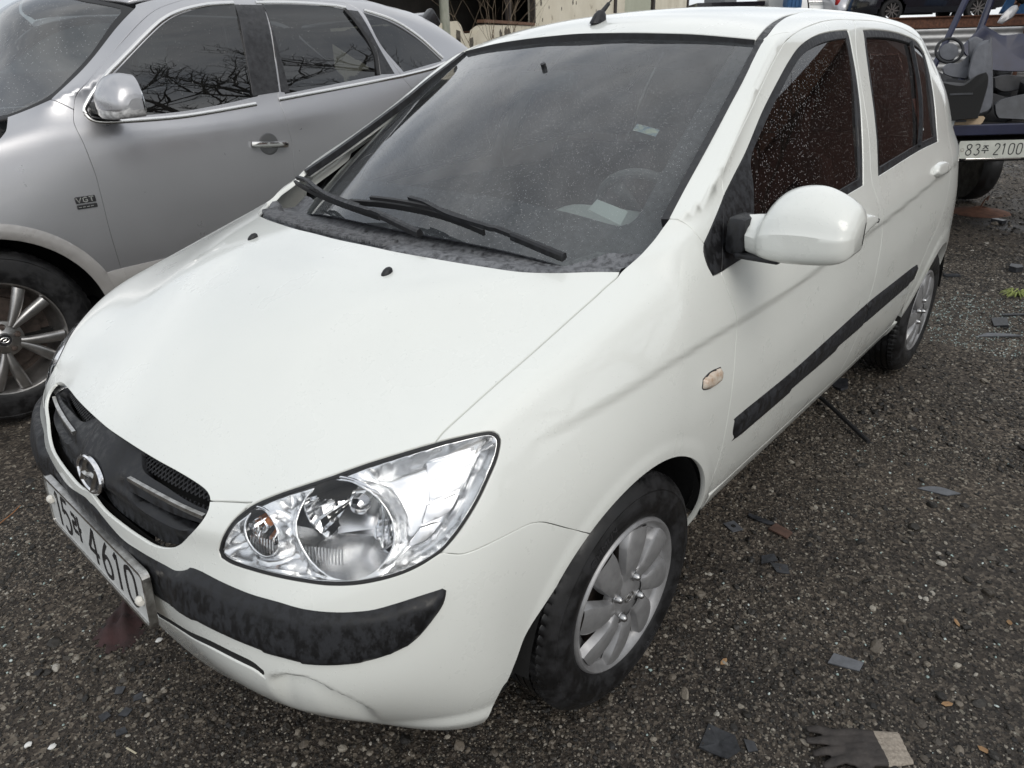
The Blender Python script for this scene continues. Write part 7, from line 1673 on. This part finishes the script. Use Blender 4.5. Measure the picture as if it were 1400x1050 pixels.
# heap under the scrap so that things rest on it
hp = MB()
for k in range(46):
    a_, n_ = rj.uniform(.05, 1.4), rj.uniform(.35, 2.2); hp.box(tuple((a_, n_, .86+rj.uniform(0, .22))), (rj.uniform(.1, .4), rj.uniform(.1, .35), rj.uniform(.05, .22)), Matrix.Rotation(rj.uniform(0, 3), 3, (rj.random(), rj.random(), rj.random()+.1)).to_quaternion(), .012)
ho = hp.build('scrap_heap', MT['grey_dark'], None, smooth=True); ho.location = trl.location; ho.rotation_euler = trl.rotation_euler; tag(ho, kind='stuff')
# ---------------------------------------------------------------- bare trees on the viewer's side of the yard (seen mirrored in the windows)
def tree(loc, h, seed, label):
    rt = random.Random(seed); T = empty('bare_tree', loc); tag(T, label, 'tree', 'bare trees'); tk = MB(); cw = MB()
    def br(p, d, l, r, lev):
        pts = [p]; q = p.copy(); dd = d.copy(); n = 6
        for k in range(n):
            dd = (dd+Vector((rt.uniform(-.2, .2), rt.uniform(-.2, .2), rt.uniform(-.05, .14)))).normalized(); q = q+dd*l/n; pts.append(q.copy())
            if lev and k >= 1 and rt.random() < .85: br(q, (dd*.6+Vector((rt.uniform(-1, 1), rt.uniform(-1, 1), rt.uniform(-.1, .6)))).normalized(), l*rt.uniform(.45, .65), r*.5, lev-1)
        (tk if lev >= 3 else cw).tube([tuple(x) for x in pts], [r*(1-.7*i/n) for i in range(n+1)], 6 if lev >= 2 else 4, cap=False)
    br(Vector((0, 0, 0)), Vector((rt.uniform(-.1, .1), rt.uniform(-.1, .1), 1)), h*.6, h*.022, 4)
    tk.build('trunk', MT['bark'], T, smooth=True); cw.build('crown', MT['bark'], T, smooth=True)
for k, (x_, y_, h_) in enumerate(((-4.6, 5.6, 8.2), (-7.6, 6.6, 9.0), (-2.0, 7.2, 8.6), (-11, 7.5, 9.6))): tree((x_, y_, 0), h_, 20+k, ('nearest leafless tree beside the open gravel', 'leafless tree between the nearest tree and the brown warehouse', 'leafless tree farthest from the brown warehouse', 'tallest leafless tree next to the brown warehouse')[k])
wh = empty('warehouse', (-21, 9.5, 0)); tag(wh, 'reddish brown corrugated warehouse with a dark doorway added out of view to darken the window reflections', 'warehouse')  # unseen building, added so the side windows mirror something dark
for (c_, d_, ax_) in (((0, 0, 3.2), (9, 15, 6.4), 0),): m = MB(); m.box(c_, d_); m.build('walls', MT['brown_wall'], wh)
m = MB(); m.prism([(-8, 0), (8, 0), (0, 1.7)], 9.6, (4.8, 0, 6.4), (0, 1, 0), (0, 0, 1)); m.V = [(x-9.6, y, z) for x, y, z in m.V]; m.build('roof', MT['rust'], wh)
m = MB(); m.box((4.53, 1, 1.9), (.08, 4, 3.8)); m.build('doorway', MT['black'], wh)
# ---------------------------------------------------------------- ground: dark wet gravel
def ground_mat():
    m, n, l, b = new_mat('wet_gravel_ground')
    big = noise(n, l, .55, 6, .6); mid = noise(n, l, 3.2, 6, .65); fine = noise(n, l, 95, 5, .7)
    v = n.new('ShaderNodeTexVoronoi'); v.inputs['Scale'].default_value = 105; c = n.new('ShaderNodeTexCoord'); l.new(c.outputs['Object'], v.inputs['Vector'])
    r = ramp(n, l, fine.outputs[0], [(.30, (.010, .0085, .0075)), (.50, (.030, .026, .022)), (.68, (.075, .066, .056))])
    sp = n.new('ShaderNodeSeparateColor'); l.new(v.outputs['Color'], sp.inputs[0])
    rc = ramp(n, l, sp.outputs[0], [(0, (.012, .011, .011)), (.45, (.04, .036, .032)), (.8, (.10, .09, .078)), (.97, (.21, .195, .17)), (1, (.30, .31, .28))])
    x = n.new('ShaderNodeMix'); x.data_type = 'RGBA'; x.inputs[0].default_value = .6; l.new(r.outputs[0], x.inputs[6]); l.new(rc.outputs[0], x.inputs[7])
    # damp dark mud between paler drier gravel
    rb_ = ramp(n, l, big.outputs[0], [(.40, 0), (.58, 1)]); rm = ramp(n, l, mid.outputs[0], [(.38, 0), (.62, 1)])
    mm = n.new('ShaderNodeMath'); mm.operation = 'MULTIPLY_ADD'; l.new(rb_.outputs[0], mm.inputs[0]); mm.inputs[1].default_value = .55
    m3 = n.new('ShaderNodeMath'); m3.operation = 'MULTIPLY'; l.new(rm.outputs[0], m3.inputs[0]); m3.inputs[1].default_value = .45; l.new(m3.outputs[0], mm.inputs[2])
    y = n.new('ShaderNodeMix'); y.data_type = 'RGBA'; y.blend_type = 'MULTIPLY'; y.inputs[0].default_value = 1; l.new(x.outputs[2], y.inputs[6])
    dk = ramp(n, l, mm.outputs[0], [(.0, (.48, .43, .39)), (1, (1.45, 1.33, 1.2))]); l.new(dk.outputs[0], y.inputs[7]); l.new(y.outputs[2], b.inputs['Base Color'])
    rr = ramp(n, l, mm.outputs[0], [(0, .42), (.6, .8)]); l.new(rr.outputs[0], b.inputs['Roughness']); b.inputs['Specular IOR Level'].default_value = .35
    u = bump(n, l, v.outputs['Distance'], None, .5, .006); bump(n, l, fine.outputs[0], b, .6, .006, prev=u); return m
MT['ground'] = ground_mat()
def gz(x, y):
    d = np.hypot(x+.5, y); f = np.clip((9-d)/4, 0, 1)
    return f*(.010*np.sin(2.1*x+.7)*np.cos(1.7*y+.3)+.007*np.sin(5.3*x-2.2*y)*np.cos(4.1*y+1.3*x)+.003*np.sin(13*x+5*y)*np.sin(11*y-3*x))-.012
V = [(-900, -900, -.022), (900, -900, -.022), (900, 900, -.022), (-900, 900, -.022)]
xs = np.linspace(-11, 4.5, 311); ys = np.linspace(-6.5, 6.5, 261); X, Y = np.meshgrid(xs, ys); Z = gz(X, Y)
# one sheet: fine in the middle, then out to the horizon
Vn = np.stack([X.ravel(), Y.ravel(), Z.ravel()], 1); nx, ny = len(xs), len(ys); F = []
idx = np.arange(nx*ny).reshape(ny, nx); q = np.stack([idx[:-1, :-1], idx[:-1, 1:], idx[1:, 1:], idx[1:, :-1]], -1).reshape(-1, 4)
b0 = list(idx[0, :])+list(idx[1:, -1])+list(idx[-1, -2::-1])+list(idx[-2:0:-1, 0]); out_ = []
for i in b0:
    p = Vn[i]; d = np.array([p[0]+3.2, p[1]]); d = d/np.linalg.norm(d); out_.append((p[0]+d[0]*1500, p[1]+d[1]*1500, -.03))
nb = len(b0); base = len(Vn); Vall = np.concatenate([Vn, out_]); F = [tuple(f) for f in q]+[(b0[i], base+i, base+(i+1) % nb, b0[(i+1) % nb]) for i in range(nb)]
g = mesh_obj('ground', Vall, F, MT['ground']); tag(g, kind='structure')
# ---- loose stones: instanced, sizes and tones vary
def stone_mat(name, stops, rough=.55):
    m, n, l, b = new_mat(name); oi = n.new('ShaderNodeObjectInfo'); r = ramp(n, l, oi.outputs['Random'], stops); r.color_ramp.interpolation = 'LINEAR'
    t = noise(n, l, 6, 4, .6, coord='Generated'); x = n.new('ShaderNodeMix'); x.data_type = 'RGBA'; x.blend_type = 'MULTIPLY'; x.inputs[0].default_value = .7
    q = ramp(n, l, t.outputs[0], [(.3, .55), (.7, 1.15)]); l.new(r.outputs[0], x.inputs[6]); l.new(q.outputs[0], x.inputs[7]); l.new(x.outputs[2], b.inputs['Base Color']); setp(b, Roughness=rough); b.inputs['Specular IOR Level'].default_value = .4; return m
MT['stone'] = stone_mat('gravel_stone', [(0, (.010, .009, .008)), (.45, (.025, .022, .018)), (.70, (.070, .059, .047)), (.88, (.15, .128, .102)), (.97, (.26, .235, .195)), (1, (.36, .34, .30))])
def scatter(name, pts, scl, seed, mat, flat=.62):
    """points -> instanced irregular stones (geometry nodes)"""
    rg = np.random.default_rng(seed); me = bpy.data.meshes.new(name); me.vertices.add(len(pts)); me.vertices.foreach_set('co', np.asarray(pts, float).ravel())
    a = me.attributes.new('scl', 'FLOAT_VECTOR', 'POINT'); s = np.asarray(scl)[:, None]*np.stack([rg.uniform(.75, 1.35, len(pts)), rg.uniform(.75, 1.2, len(pts)), rg.uniform(flat*.7, flat*1.25, len(pts))], 1); a.data.foreach_set('vector', s.ravel())
    a = me.attributes.new('rot', 'FLOAT_VECTOR', 'POINT'); a.data.foreach_set('vector', np.stack([rg.uniform(-.35, .35, len(pts)), rg.uniform(-.35, .35, len(pts)), rg.uniform(0, 6.28, len(pts))], 1).ravel())
    a = me.attributes.new('pick', 'INT', 'POINT'); a.data.foreach_set('value', rg.integers(0, 6, len(pts)).astype(np.int32))
    o = bpy.data.objects.new(name, me); COL.objects.link(o)
    ng = bpy.data.node_groups.new(name, 'GeometryNodeTree'); ng.interface.new_socket('Geometry', in_out='INPUT', socket_type='NodeSocketGeometry'); ng.interface.new_socket('Geometry', in_out='OUTPUT', socket_type='NodeSocketGeometry')
    n, l = ng.nodes, ng.links; gi = n.new('NodeGroupInput'); go_ = n.new('NodeGroupOutput'); ip = n.new('GeometryNodeInstanceOnPoints'); j = n.new('GeometryNodeGeometryToInstance')
    for k in range(6):
        ic = n.new('GeometryNodeMeshIcoSphere'); ic.inputs['Radius'].default_value = 1; ic.inputs['Subdivisions'].default_value = 2
        sp_ = n.new('GeometryNodeSetPosition'); nz = n.new('ShaderNodeTexNoise'); nz.noise_dimensions = '4D'; nz.inputs['W'].default_value = 3.7*k+seed; nz.inputs['Scale'].default_value = .9; nz.inputs['Detail'].default_value = 1
        ps = n.new('GeometryNodeInputPosition'); l.new(ps.outputs[0], nz.inputs['Vector'])
        su = n.new('ShaderNodeVectorMath'); su.operation = 'SUBTRACT'; l.new(nz.outputs['Color'], su.inputs[0]); su.inputs[1].default_value = (.5, .5, .5)
        sc_ = n.new('ShaderNodeVectorMath'); sc_.operation = 'SCALE'; l.new(su.outputs[0], sc_.inputs[0]); sc_.inputs['Scale'].default_value = 1.5
        l.new(ic.outputs['Mesh'], sp_.inputs['Geometry']); l.new(sc_.outputs[0], sp_.inputs['Offset']); sm = n.new('GeometryNodeSetMaterial'); sm.inputs['Material'].default_value = mat; l.new(sp_.outputs[0], sm.inputs[0]); l.new(sm.outputs[0], j.inputs[0])
    def named(nm, typ):
        q = n.new('GeometryNodeInputNamedAttribute'); q.data_type = typ; q.inputs['Name'].default_value = nm; return q
    ps_ = named('pick', 'INT'); rs_ = named('rot', 'FLOAT_VECTOR'); ss_ = named('scl', 'FLOAT_VECTOR')
    ip.inputs['Pick Instance'].default_value = True; l.new(gi.outputs[0], ip.inputs['Points']); l.new(j.outputs[0], ip.inputs['Instance']); l.new(ps_.outputs[0], ip.inputs['Instance Index']); l.new(rs_.outputs[0], ip.inputs['Rotation']); l.new(ss_.outputs[0], ip.inputs['Scale'])
    l.new(ip.outputs[0], go_.inputs[0]); md = o.modifiers.new('scatter', 'NODES'); md.node_group = ng; tag(o, kind='stuff'); return o
rg = np.random.default_rng(4)
def pts_in(n, box, seed):
    r_ = np.random.default_rng(seed); return np.stack([r_.uniform(box[0], box[1], n), r_.uniform(box[2], box[3], n)], 1)
def patchy(p, thr):
    f = .5+.25*np.sin(2.7*p[:, 0]+1.1*p[:, 1])+.22*np.sin(4.9*p[:, 1]-1.9*p[:, 0]+2)+.12*np.sin(11*p[:, 0]+7*p[:, 1])
    return np.random.default_rng(9).uniform(0, 1, len(p)) < np.clip(f+thr, .15, 1)
P1 = np.concatenate([pts_in(150000, (-1.9, .75, .55, 1.95), 1), pts_in(95000, (-.05, 1.15, -1.5, .75), 2), pts_in(8000, (-.6, 1.0, -2.3, -1.2), 7)])
P1 = P1[patchy(P1, .05)]
s1 = np.random.default_rng(3).lognormal(np.log(.0018), .48, len(P1)).clip(.0011, .010)
P2 = pts_in(80000, (-5.2, -1.7, -.2, 2.4), 5); P2 = P2[patchy(P2, .05)]; s2 = np.random.default_rng(6).lognormal(np.log(.0036), .42, len(P2)).clip(.002, .018)
P3 = pts_in(16000, (-11, -5, -2.5, 3.2), 8); s3 = np.random.default_rng(8).lognormal(np.log(.007), .4, len(P3)).clip(.004, .03)
PP = np.concatenate([P1, P2, P3]); ss = np.concatenate([s1, s2, s3])
scatter('gravel', np.stack([PP[:, 0], PP[:, 1], gz(PP[:, 0], PP[:, 1])+ss*.18], 1), ss, 2, MT['stone'])
# a few bigger stones and crumbs of window glass
P4 = np.concatenate([pts_in(420, (-2.2, .8, .55, 1.95), 11), pts_in(260, (-.05, 1.15, -1.6, .75), 12)]); s4 = np.random.default_rng(13).lognormal(np.log(.0085), .3, len(P4)).clip(.005, .017)
scatter('pebbles', np.stack([P4[:, 0], P4[:, 1], gz(P4[:, 0], P4[:, 1])+s4*.2], 1), s4, 5, MT['stone'])
MT['crumb'] = stone_mat('glass_crumbs', [(0, (.22, .30, .28)), (.6, (.34, .42, .40)), (1, (.55, .60, .58))], .1)
P5 = np.concatenate([pts_in(1500, (-3.9, -2.9, .65, 1.5), 21), pts_in(260, (-1.9, .6, .8, 1.9), 22), pts_in(140, (.2, 1.1, -1.5, -.1), 23)]); s5 = np.random.default_rng(14).uniform(.0016, .0042, len(P5))
scatter('glass_crumbs', np.stack([P5[:, 0], P5[:, 1], gz(P5[:, 0], P5[:, 1])+s5*.5], 1), s5, 6, MT['crumb'], .7)
# ---- litter, each piece a thing of its own
def gp(x, y, dz=0): return (x, y, float(gz(np.array(x), np.array(y)))+dz)
def flake(name, label, cat, x, y, poly, th, mat, rz=0, tilt=(0, 0), curl=0.0):
    """a broken flat piece: outline in metres, real thickness, slightly curled"""
    m = MB(); r = resample([(a, b, 0) for a, b in poly], .006, 30); k = len(r); c = r.mean(0); V = []; F = []
    for s, zz in ((1, 0), (1, th)):
        for p in r: V.append((p[0], p[1], zz+curl*(((p[0]-c[0])**2+(p[1]-c[1])**2)/.002)))
    V += [(c[0], c[1], 0), (c[0], c[1], th)]
    for i in range(k): j = (i+1) % k; F += [(i, j, k+j, k+i), (2*k, j, i), (2*k+1, k+i, k+j)]
    o = mesh_obj(name, V, F, MT[mat], None, smooth=False); o.location = gp(x, y, .004); o.rotation_euler = (R(tilt[0]), R(tilt[1]), R(rz)); tag(o, label, cat); return o
MT['shard'] = textured('broken_black_plastic', (.012, .013, .015), (.04, .042, .048), 60, .38, 5)
MT['shard_grey'] = textured('broken_grey_plastic', (.06, .063, .07), (.10, .105, .115), 50, .45, 5)
MT['brown_bit'] = textured('brown_tile', (.05, .028, .02), (.10, .055, .04), 40, .7)
MT['leaf'] = textured('dead_leaf', (.20, .11, .05), (.32, .20, .10), 60, .8)
MT['glove_dark'] = textured('dark_glove_rubber', (.018, .015, .014), (.045, .038, .034), 40, .75, 6, bumps=.4, bscale=160)
MT['glove_cuff'] = textured('knitted_cuff', (.20, .17, .14), (.34, .30, .25), 160, .95, 3, bumps=.6, bscale=260)
MT['red_rag'] = textured('muddy_red_cloth', (.022, .014, .013), (.05, .022, .022), 22, .9, 7, bumps=.5, bscale=60)
MT['straw'] = plain('pale_wood', (.42, .38, .28), .8); MT['white_bit'] = plain('white_plastic_bit', (.68, .68, .66), .5); MT['weed'] = textured('pale_weed', (.16, .20, .05), (.32, .36, .12), 40, .8)
MT['orange_stick'] = plain('orange_wire', (.30, .13, .05), .6)
flake('plastic_shard', 'largest black plastic shard, squarish with a curled edge, near the bottom of the yard', 'shard', -.012, 1.045, [(-.045, -.03), (.03, -.042), (.042, .02), (.01, .045), (-.03, .03)], .003, 'shard', 20, (4, -6), .004)
flake('plastic_shard', 'small dark shard touching the large squarish black shard', 'shard', -.052, 1.098, [(-.018, -.01), (.016, -.008), (.012, .014), (-.010, .012)], .003, 'shard', 40)
flake('plastic_shard', 'flat black parallelogram shard lying on open gravel above the glove', 'shard', -.43, 1.18, [(-.045, -.012), (.028, -.02), (.044, .010), (-.026, .022)], .004, 'shard_grey', 118, (5, 3))
flake('plastic_shard', 'long pointed grey plastic sliver lying alone right of the sill', 'shard', -1.414, 1.169, [(-.07, -.006), (.02, -.022), (.065, .0), (.01, .018), (-.03, .014)], .004, 'shard_grey', 112, (8, 0))
flake('plastic_shard', 'small bluish black shard beside the rear of the front tyre', 'shard', -.682, .908, [(-.03, -.016), (.012, -.022), (.034, .008), (.0, .024)], .003, 'shard', 60, (6, 4))
flake('plastic_shard', 'dark jagged shard between the front tyre and the brown tile', 'shard', -.70, .862, [(-.035, -.014), (.02, -.02), (.03, .012), (-.012, .016)], .003, 'shard', 150)
flake('tile_piece', 'brown rusty flat piece behind the front tyre', 'tile', -.844, .842, [(-.032, -.022), (.034, -.016), (.028, .02), (-.034, .018)], .006, 'brown_bit', 75, (4, 0))
pl2 = flake('plastic_plate', 'small square grey plastic plate with a black disc for a round hole behind the front tyre', 'plastic plate', -.777, .711, [(-.026, -.020), (.024, -.022), (.027, .018), (-.024, .021)], .003, 'shard_grey', 65)
m = MB(); m.lathe([(.0, .0042), (.007, .0042), (.0085, .0034)], 16, 'Z'); m.build('hole', MT['black'], pl2)  # black disc laid on the plate paints in the dark of a hole
flake('plastic_strip', 'bent black plastic strip beside the brown tile', 'strip', -.865, .775, [(-.05, -.008), (.0, -.016), (.05, -.004), (.046, .008), (-.01, .006), (-.05, .006)], .004, 'shard', 95, (0, 3))
m = MB(); a_, b_ = Vector((-1.92, .50, .028)), Vector((-1.579, .883, .012)); m.tube([tuple(Vector((0, 0, 0))), tuple((b_-a_)*.5+Vector((0, 0, .004))), tuple(b_-a_)], .009, 8); o = m.build('rubber_rod', MT['rubber'], None, smooth=True); o.location = a_; tag(o, 'thin straight black rod sticking out from under the sill', 'rod')
flake('rubber_scrap', 'black torn rubber scrap under the sill beside the rod', 'scrap', -2.06, .62, [(-.06, -.02), (.02, -.035), (.06, .0), (.03, .03), (-.04, .03)], .012, 'shard', 20, (10, 5), .004)
flake('plastic_shard', 'black box-like shard of the pair lying right of the rear wheel', 'shard', -3.43, 1.02, [(-.05, -.03), (.04, -.045), (.055, .02), (-.03, .04)], .02, 'shard', 30, (14, 8))
flake('plastic_shard', 'long bluish grey shard in front of the box-like shard right of the rear wheel', 'shard', -3.20, 1.045, [(-.12, -.02), (-.02, -.012), (.12, -.004), (.05, .016), (-.05, .02)], .008, 'shard_grey', 125, (10, 0))
flake('plastic_shard', 'thin black strip behind the box-like shard right of the rear wheel', 'shard', -3.62, 1.06, [(-.08, -.01), (.08, -.006), (.07, .01), (-.07, .012)], .008, 'shard', 130)
flake('rubber_lump', 'black rubber lump at the right, beyond the weed', 'lump', -4.62, .905, [(-.05, -.03), (.03, -.04), (.06, .0), (.02, .04), (-.04, .03)], .035, 'shard', 10, (0, 0))
flake('plastic_shard', 'dark flat shard close behind the rear wheel', 'shard', -4.28, .60, [(-.05, -.02), (.05, -.02), (.045, .02), (-.05, .025)], .012, 'shard', 130)
flake('plastic_shard', 'dark chip lying in the middle of the far gravel behind the rear bumper', 'shard', -6.2, .55, [(-.06, -.03), (.05, -.03), (.04, .03), (-.05, .03)], .03, 'shard', 60)
for k, (x_, y_, lab) in enumerate(((.793, -.104, 'black chip nearest the corner of the number plate'), (.815, -.165, 'black chip in the cluster below the number plate, its widest one'), (.835, -.085, 'black pointed chip in the cluster below the number plate'), (.875, -.112, 'small black chip at the front of the cluster below the number plate'), (.865, -.03, 'black chip right of the cluster below the number plate'))):
    flake('plastic_chip', lab, 'chip', x_, y_, [(-.014, -.008), (.008, -.014), (.016, .004), (-.002, .013)], .003, 'shard', 70*k, (5, 3))
for k, (x_, y_, lab) in enumerate(((.68, -.249, 'oval white pebble beside the corner of the number plate'), (.985, -.117, 'white bit nearest the lower left corner of the yard'), (1.02, -.165, 'white bit left of the other one at the lower left corner'))):
    bm = bmesh.new(); bmesh.ops.create_icosphere(bm, subdivisions=2, radius=.007); rr_ = random.Random(k)
    for v in bm.verts: v.co *= 1+rr_.uniform(-.15, .15); v.co.z *= .6; v.co.x *= 1.3
    m = MB(); bm.verts.index_update(); m.add([v.co.copy() for v in bm.verts], [tuple(v.index for v in f.verts) for f in bm.faces]); bm.free(); o = m.build('white_pebble', MT['white_bit'], None, smooth=True); o.location = gp(x_, y_, .006); tag(o, lab, 'pebble')
m = MB(); m.box((0, 0, 0), (.034, .004, .0025), None, .0008); o = m.build('wood_splinter', MT['straw'], None); o.location = gp(.87, .044, .008); o.rotation_euler = (0, 0, R(105)); tag(o, 'thin pale wood splinter on the gravel at the lower left', 'splinter')
m = MB(); m.tube([(0, 0, 0), (.05, .01, .003), (.11, .005, .001)], .0016, 6); o = m.build('orange_twig', MT['orange_stick'], None, smooth=True); o.location = gp(.72, -1.30, .008); o.rotation_euler = (0, 0, R(38)); tag(o, 'thin orange twig on the gravel left of the number plate', 'twig')
# crumpled rag
V = []; F = []; n_ = 22; rr_ = np.random.default_rng(2)
for i in range(n_):
    for j in range(n_):
        u_, v_ = i/(n_-1)-.5, j/(n_-1)-.5; rad = math.hypot(u_, v_)
        V.append((u_*.20*(1+.2*math.sin(5*v_+1)), v_*.12*(1+.3*math.sin(4*u_)), max(0, .5-rad)*(.030+.016*math.sin(13*u_+3*v_)+.012*math.sin(17*v_-5*u_))*1.5+.001))
for i in range(n_-1):
    for j in range(n_-1):
        c_ = math.hypot((i+.5)/(n_-1)-.5, (j+.5)/(n_-1)-.5)
        if c_ < .47+.05*math.sin(i*1.3+j): F.append((i*n_+j, (i+1)*n_+j, (i+1)*n_+j+1, i*n_+j+1))
o = mesh_obj('cloth_rag', V, F, MT['red_rag'], None); o.location = gp(.72, -.40, .002); o.rotation_euler = (0, 0, R(60)); tag(o, 'crumpled muddy dark red rag on the ground behind the number plate', 'rag')
# work glove
gl = empty('work_glove', gp(-.205, 1.285, .0), R(-50)); tag(gl, 'dark rubber work glove with a pale knitted cuff lying on the gravel', 'glove')
def blob(name, parts, mat, voxel=.0035):
    m = MB()
    for pts, r_ in parts: m.tube(pts, r_, 10)
    o = m.build(name, mat, gl, smooth=True); md = o.modifiers.new('r', 'REMESH'); md.mode = 'VOXEL'; md.voxel_size = voxel; md.use_smooth_shade = True
    dg = bpy.context.evaluated_depsgraph_get(); dg.update(); me = bpy.data.meshes.new_from_object(o.evaluated_get(dg)); o.modifiers.clear(); o.data = me
    for v in me.vertices: v.co.z = max(.0, v.co.z*.62+.002*math.sin(90*v.co.x)*math.sin(80*v.co.y))
    if not me.materials: me.materials.append(mat)
    me.polygons.foreach_set('use_smooth', [True]*len(me.polygons)); return o
fing = []
for k, (y0, ln, cv) in enumerate(((-.030, .050, -.010), (-.011, .062, -.002), (.009, .058, .006), (.028, .046, .014))):
    fing.append(([(.030, y0, .014), (.052, y0*1.12, .018), (.052+ln*.5, y0*1.2+cv*.5, .020), (.052+ln, y0*1.2+cv, .012)], [.011, .0115, .0105, .007]))
fing.append(([(-.012, .030, .013), (.012, .052, .014), (.036, .064, .011)], [.012, .0115, .007]))
for k in range(5): fing.append(([(-.045, -.030+.016*k, .012), (.0, -.033+.0165*k, .016), (.042, -.032+.016*k, .014)], [.012, .014, .012]))
blob('glove_hand', fing, MT['glove_dark'])
blob('glove_cuff', [([(-.098, -.030+.0165*k-.004*k*.5, .008), (-.07, -.029+.0155*k, .011), (-.04, -.030+.016*k, .012)], [.011, .0115, .0125]) for k in range(5)], MT['glove_cuff'])
# dead leaves, weed, rusty dish
for k, (x_, y_, lab) in enumerate(((-.842, 1.464, 'orange dead leaf at the right edge of the gravel'), (-.37, 1.49, 'orange dead leaf at the bottom right corner'), (-.453, 1.401, 'small orange dead leaf between the right edge and the glove'), (-.24, .942, 'dead yellow leaf scrap below the front tyre'), (-.75, 1.36, 'small orange leaf scrap right of the parallelogram shard'))):
    flake('dead_leaf', lab, 'leaf', x_, y_, [(-.012, 0), (-.004, -.006), (.010, -.004), (.014, .001), (.006, .006), (-.006, .005)], .0008, 'leaf', 50*k+20, (14, -10), .002)
m = MB(); rw_ = random.Random(8)
for k in range(34):
    a = rw_.uniform(0, 6.28); l_ = rw_.uniform(.05, .14); m.tube([(rw_.uniform(-.04, .04), rw_.uniform(-.04, .04), 0), (l_*.5*math.cos(a), l_*.5*math.sin(a), .03), (l_*math.cos(a), l_*math.sin(a), .012)], [.003, .0028, .0012], 4)
o = m.build('weed_tuft', MT['weed'], None, smooth=True); o.location = gp(-4.0, 1.0, .002); tag(o, 'pale yellow green weed tuft at the right edge of the yard', 'weed')
m = MB(); m.lathe([(.0, .02), (.05, .05), (.09, .03), (.22, .012), (.25, .0), (.22, .004), (.0, .0)], 30, 'Z'); m.tube([(.02, 0, .05), (.03, .02, .12), (.06, .05, .16), (.10, .05, .13)], .006, 6); o = m.build('rusty_dish', MT['rust'], None, smooth=True); o.location = gp(-6.6, .33, .0); tag(o, 'rusty round metal dish with a wire hook lying in front of the trailer', 'metal dish')
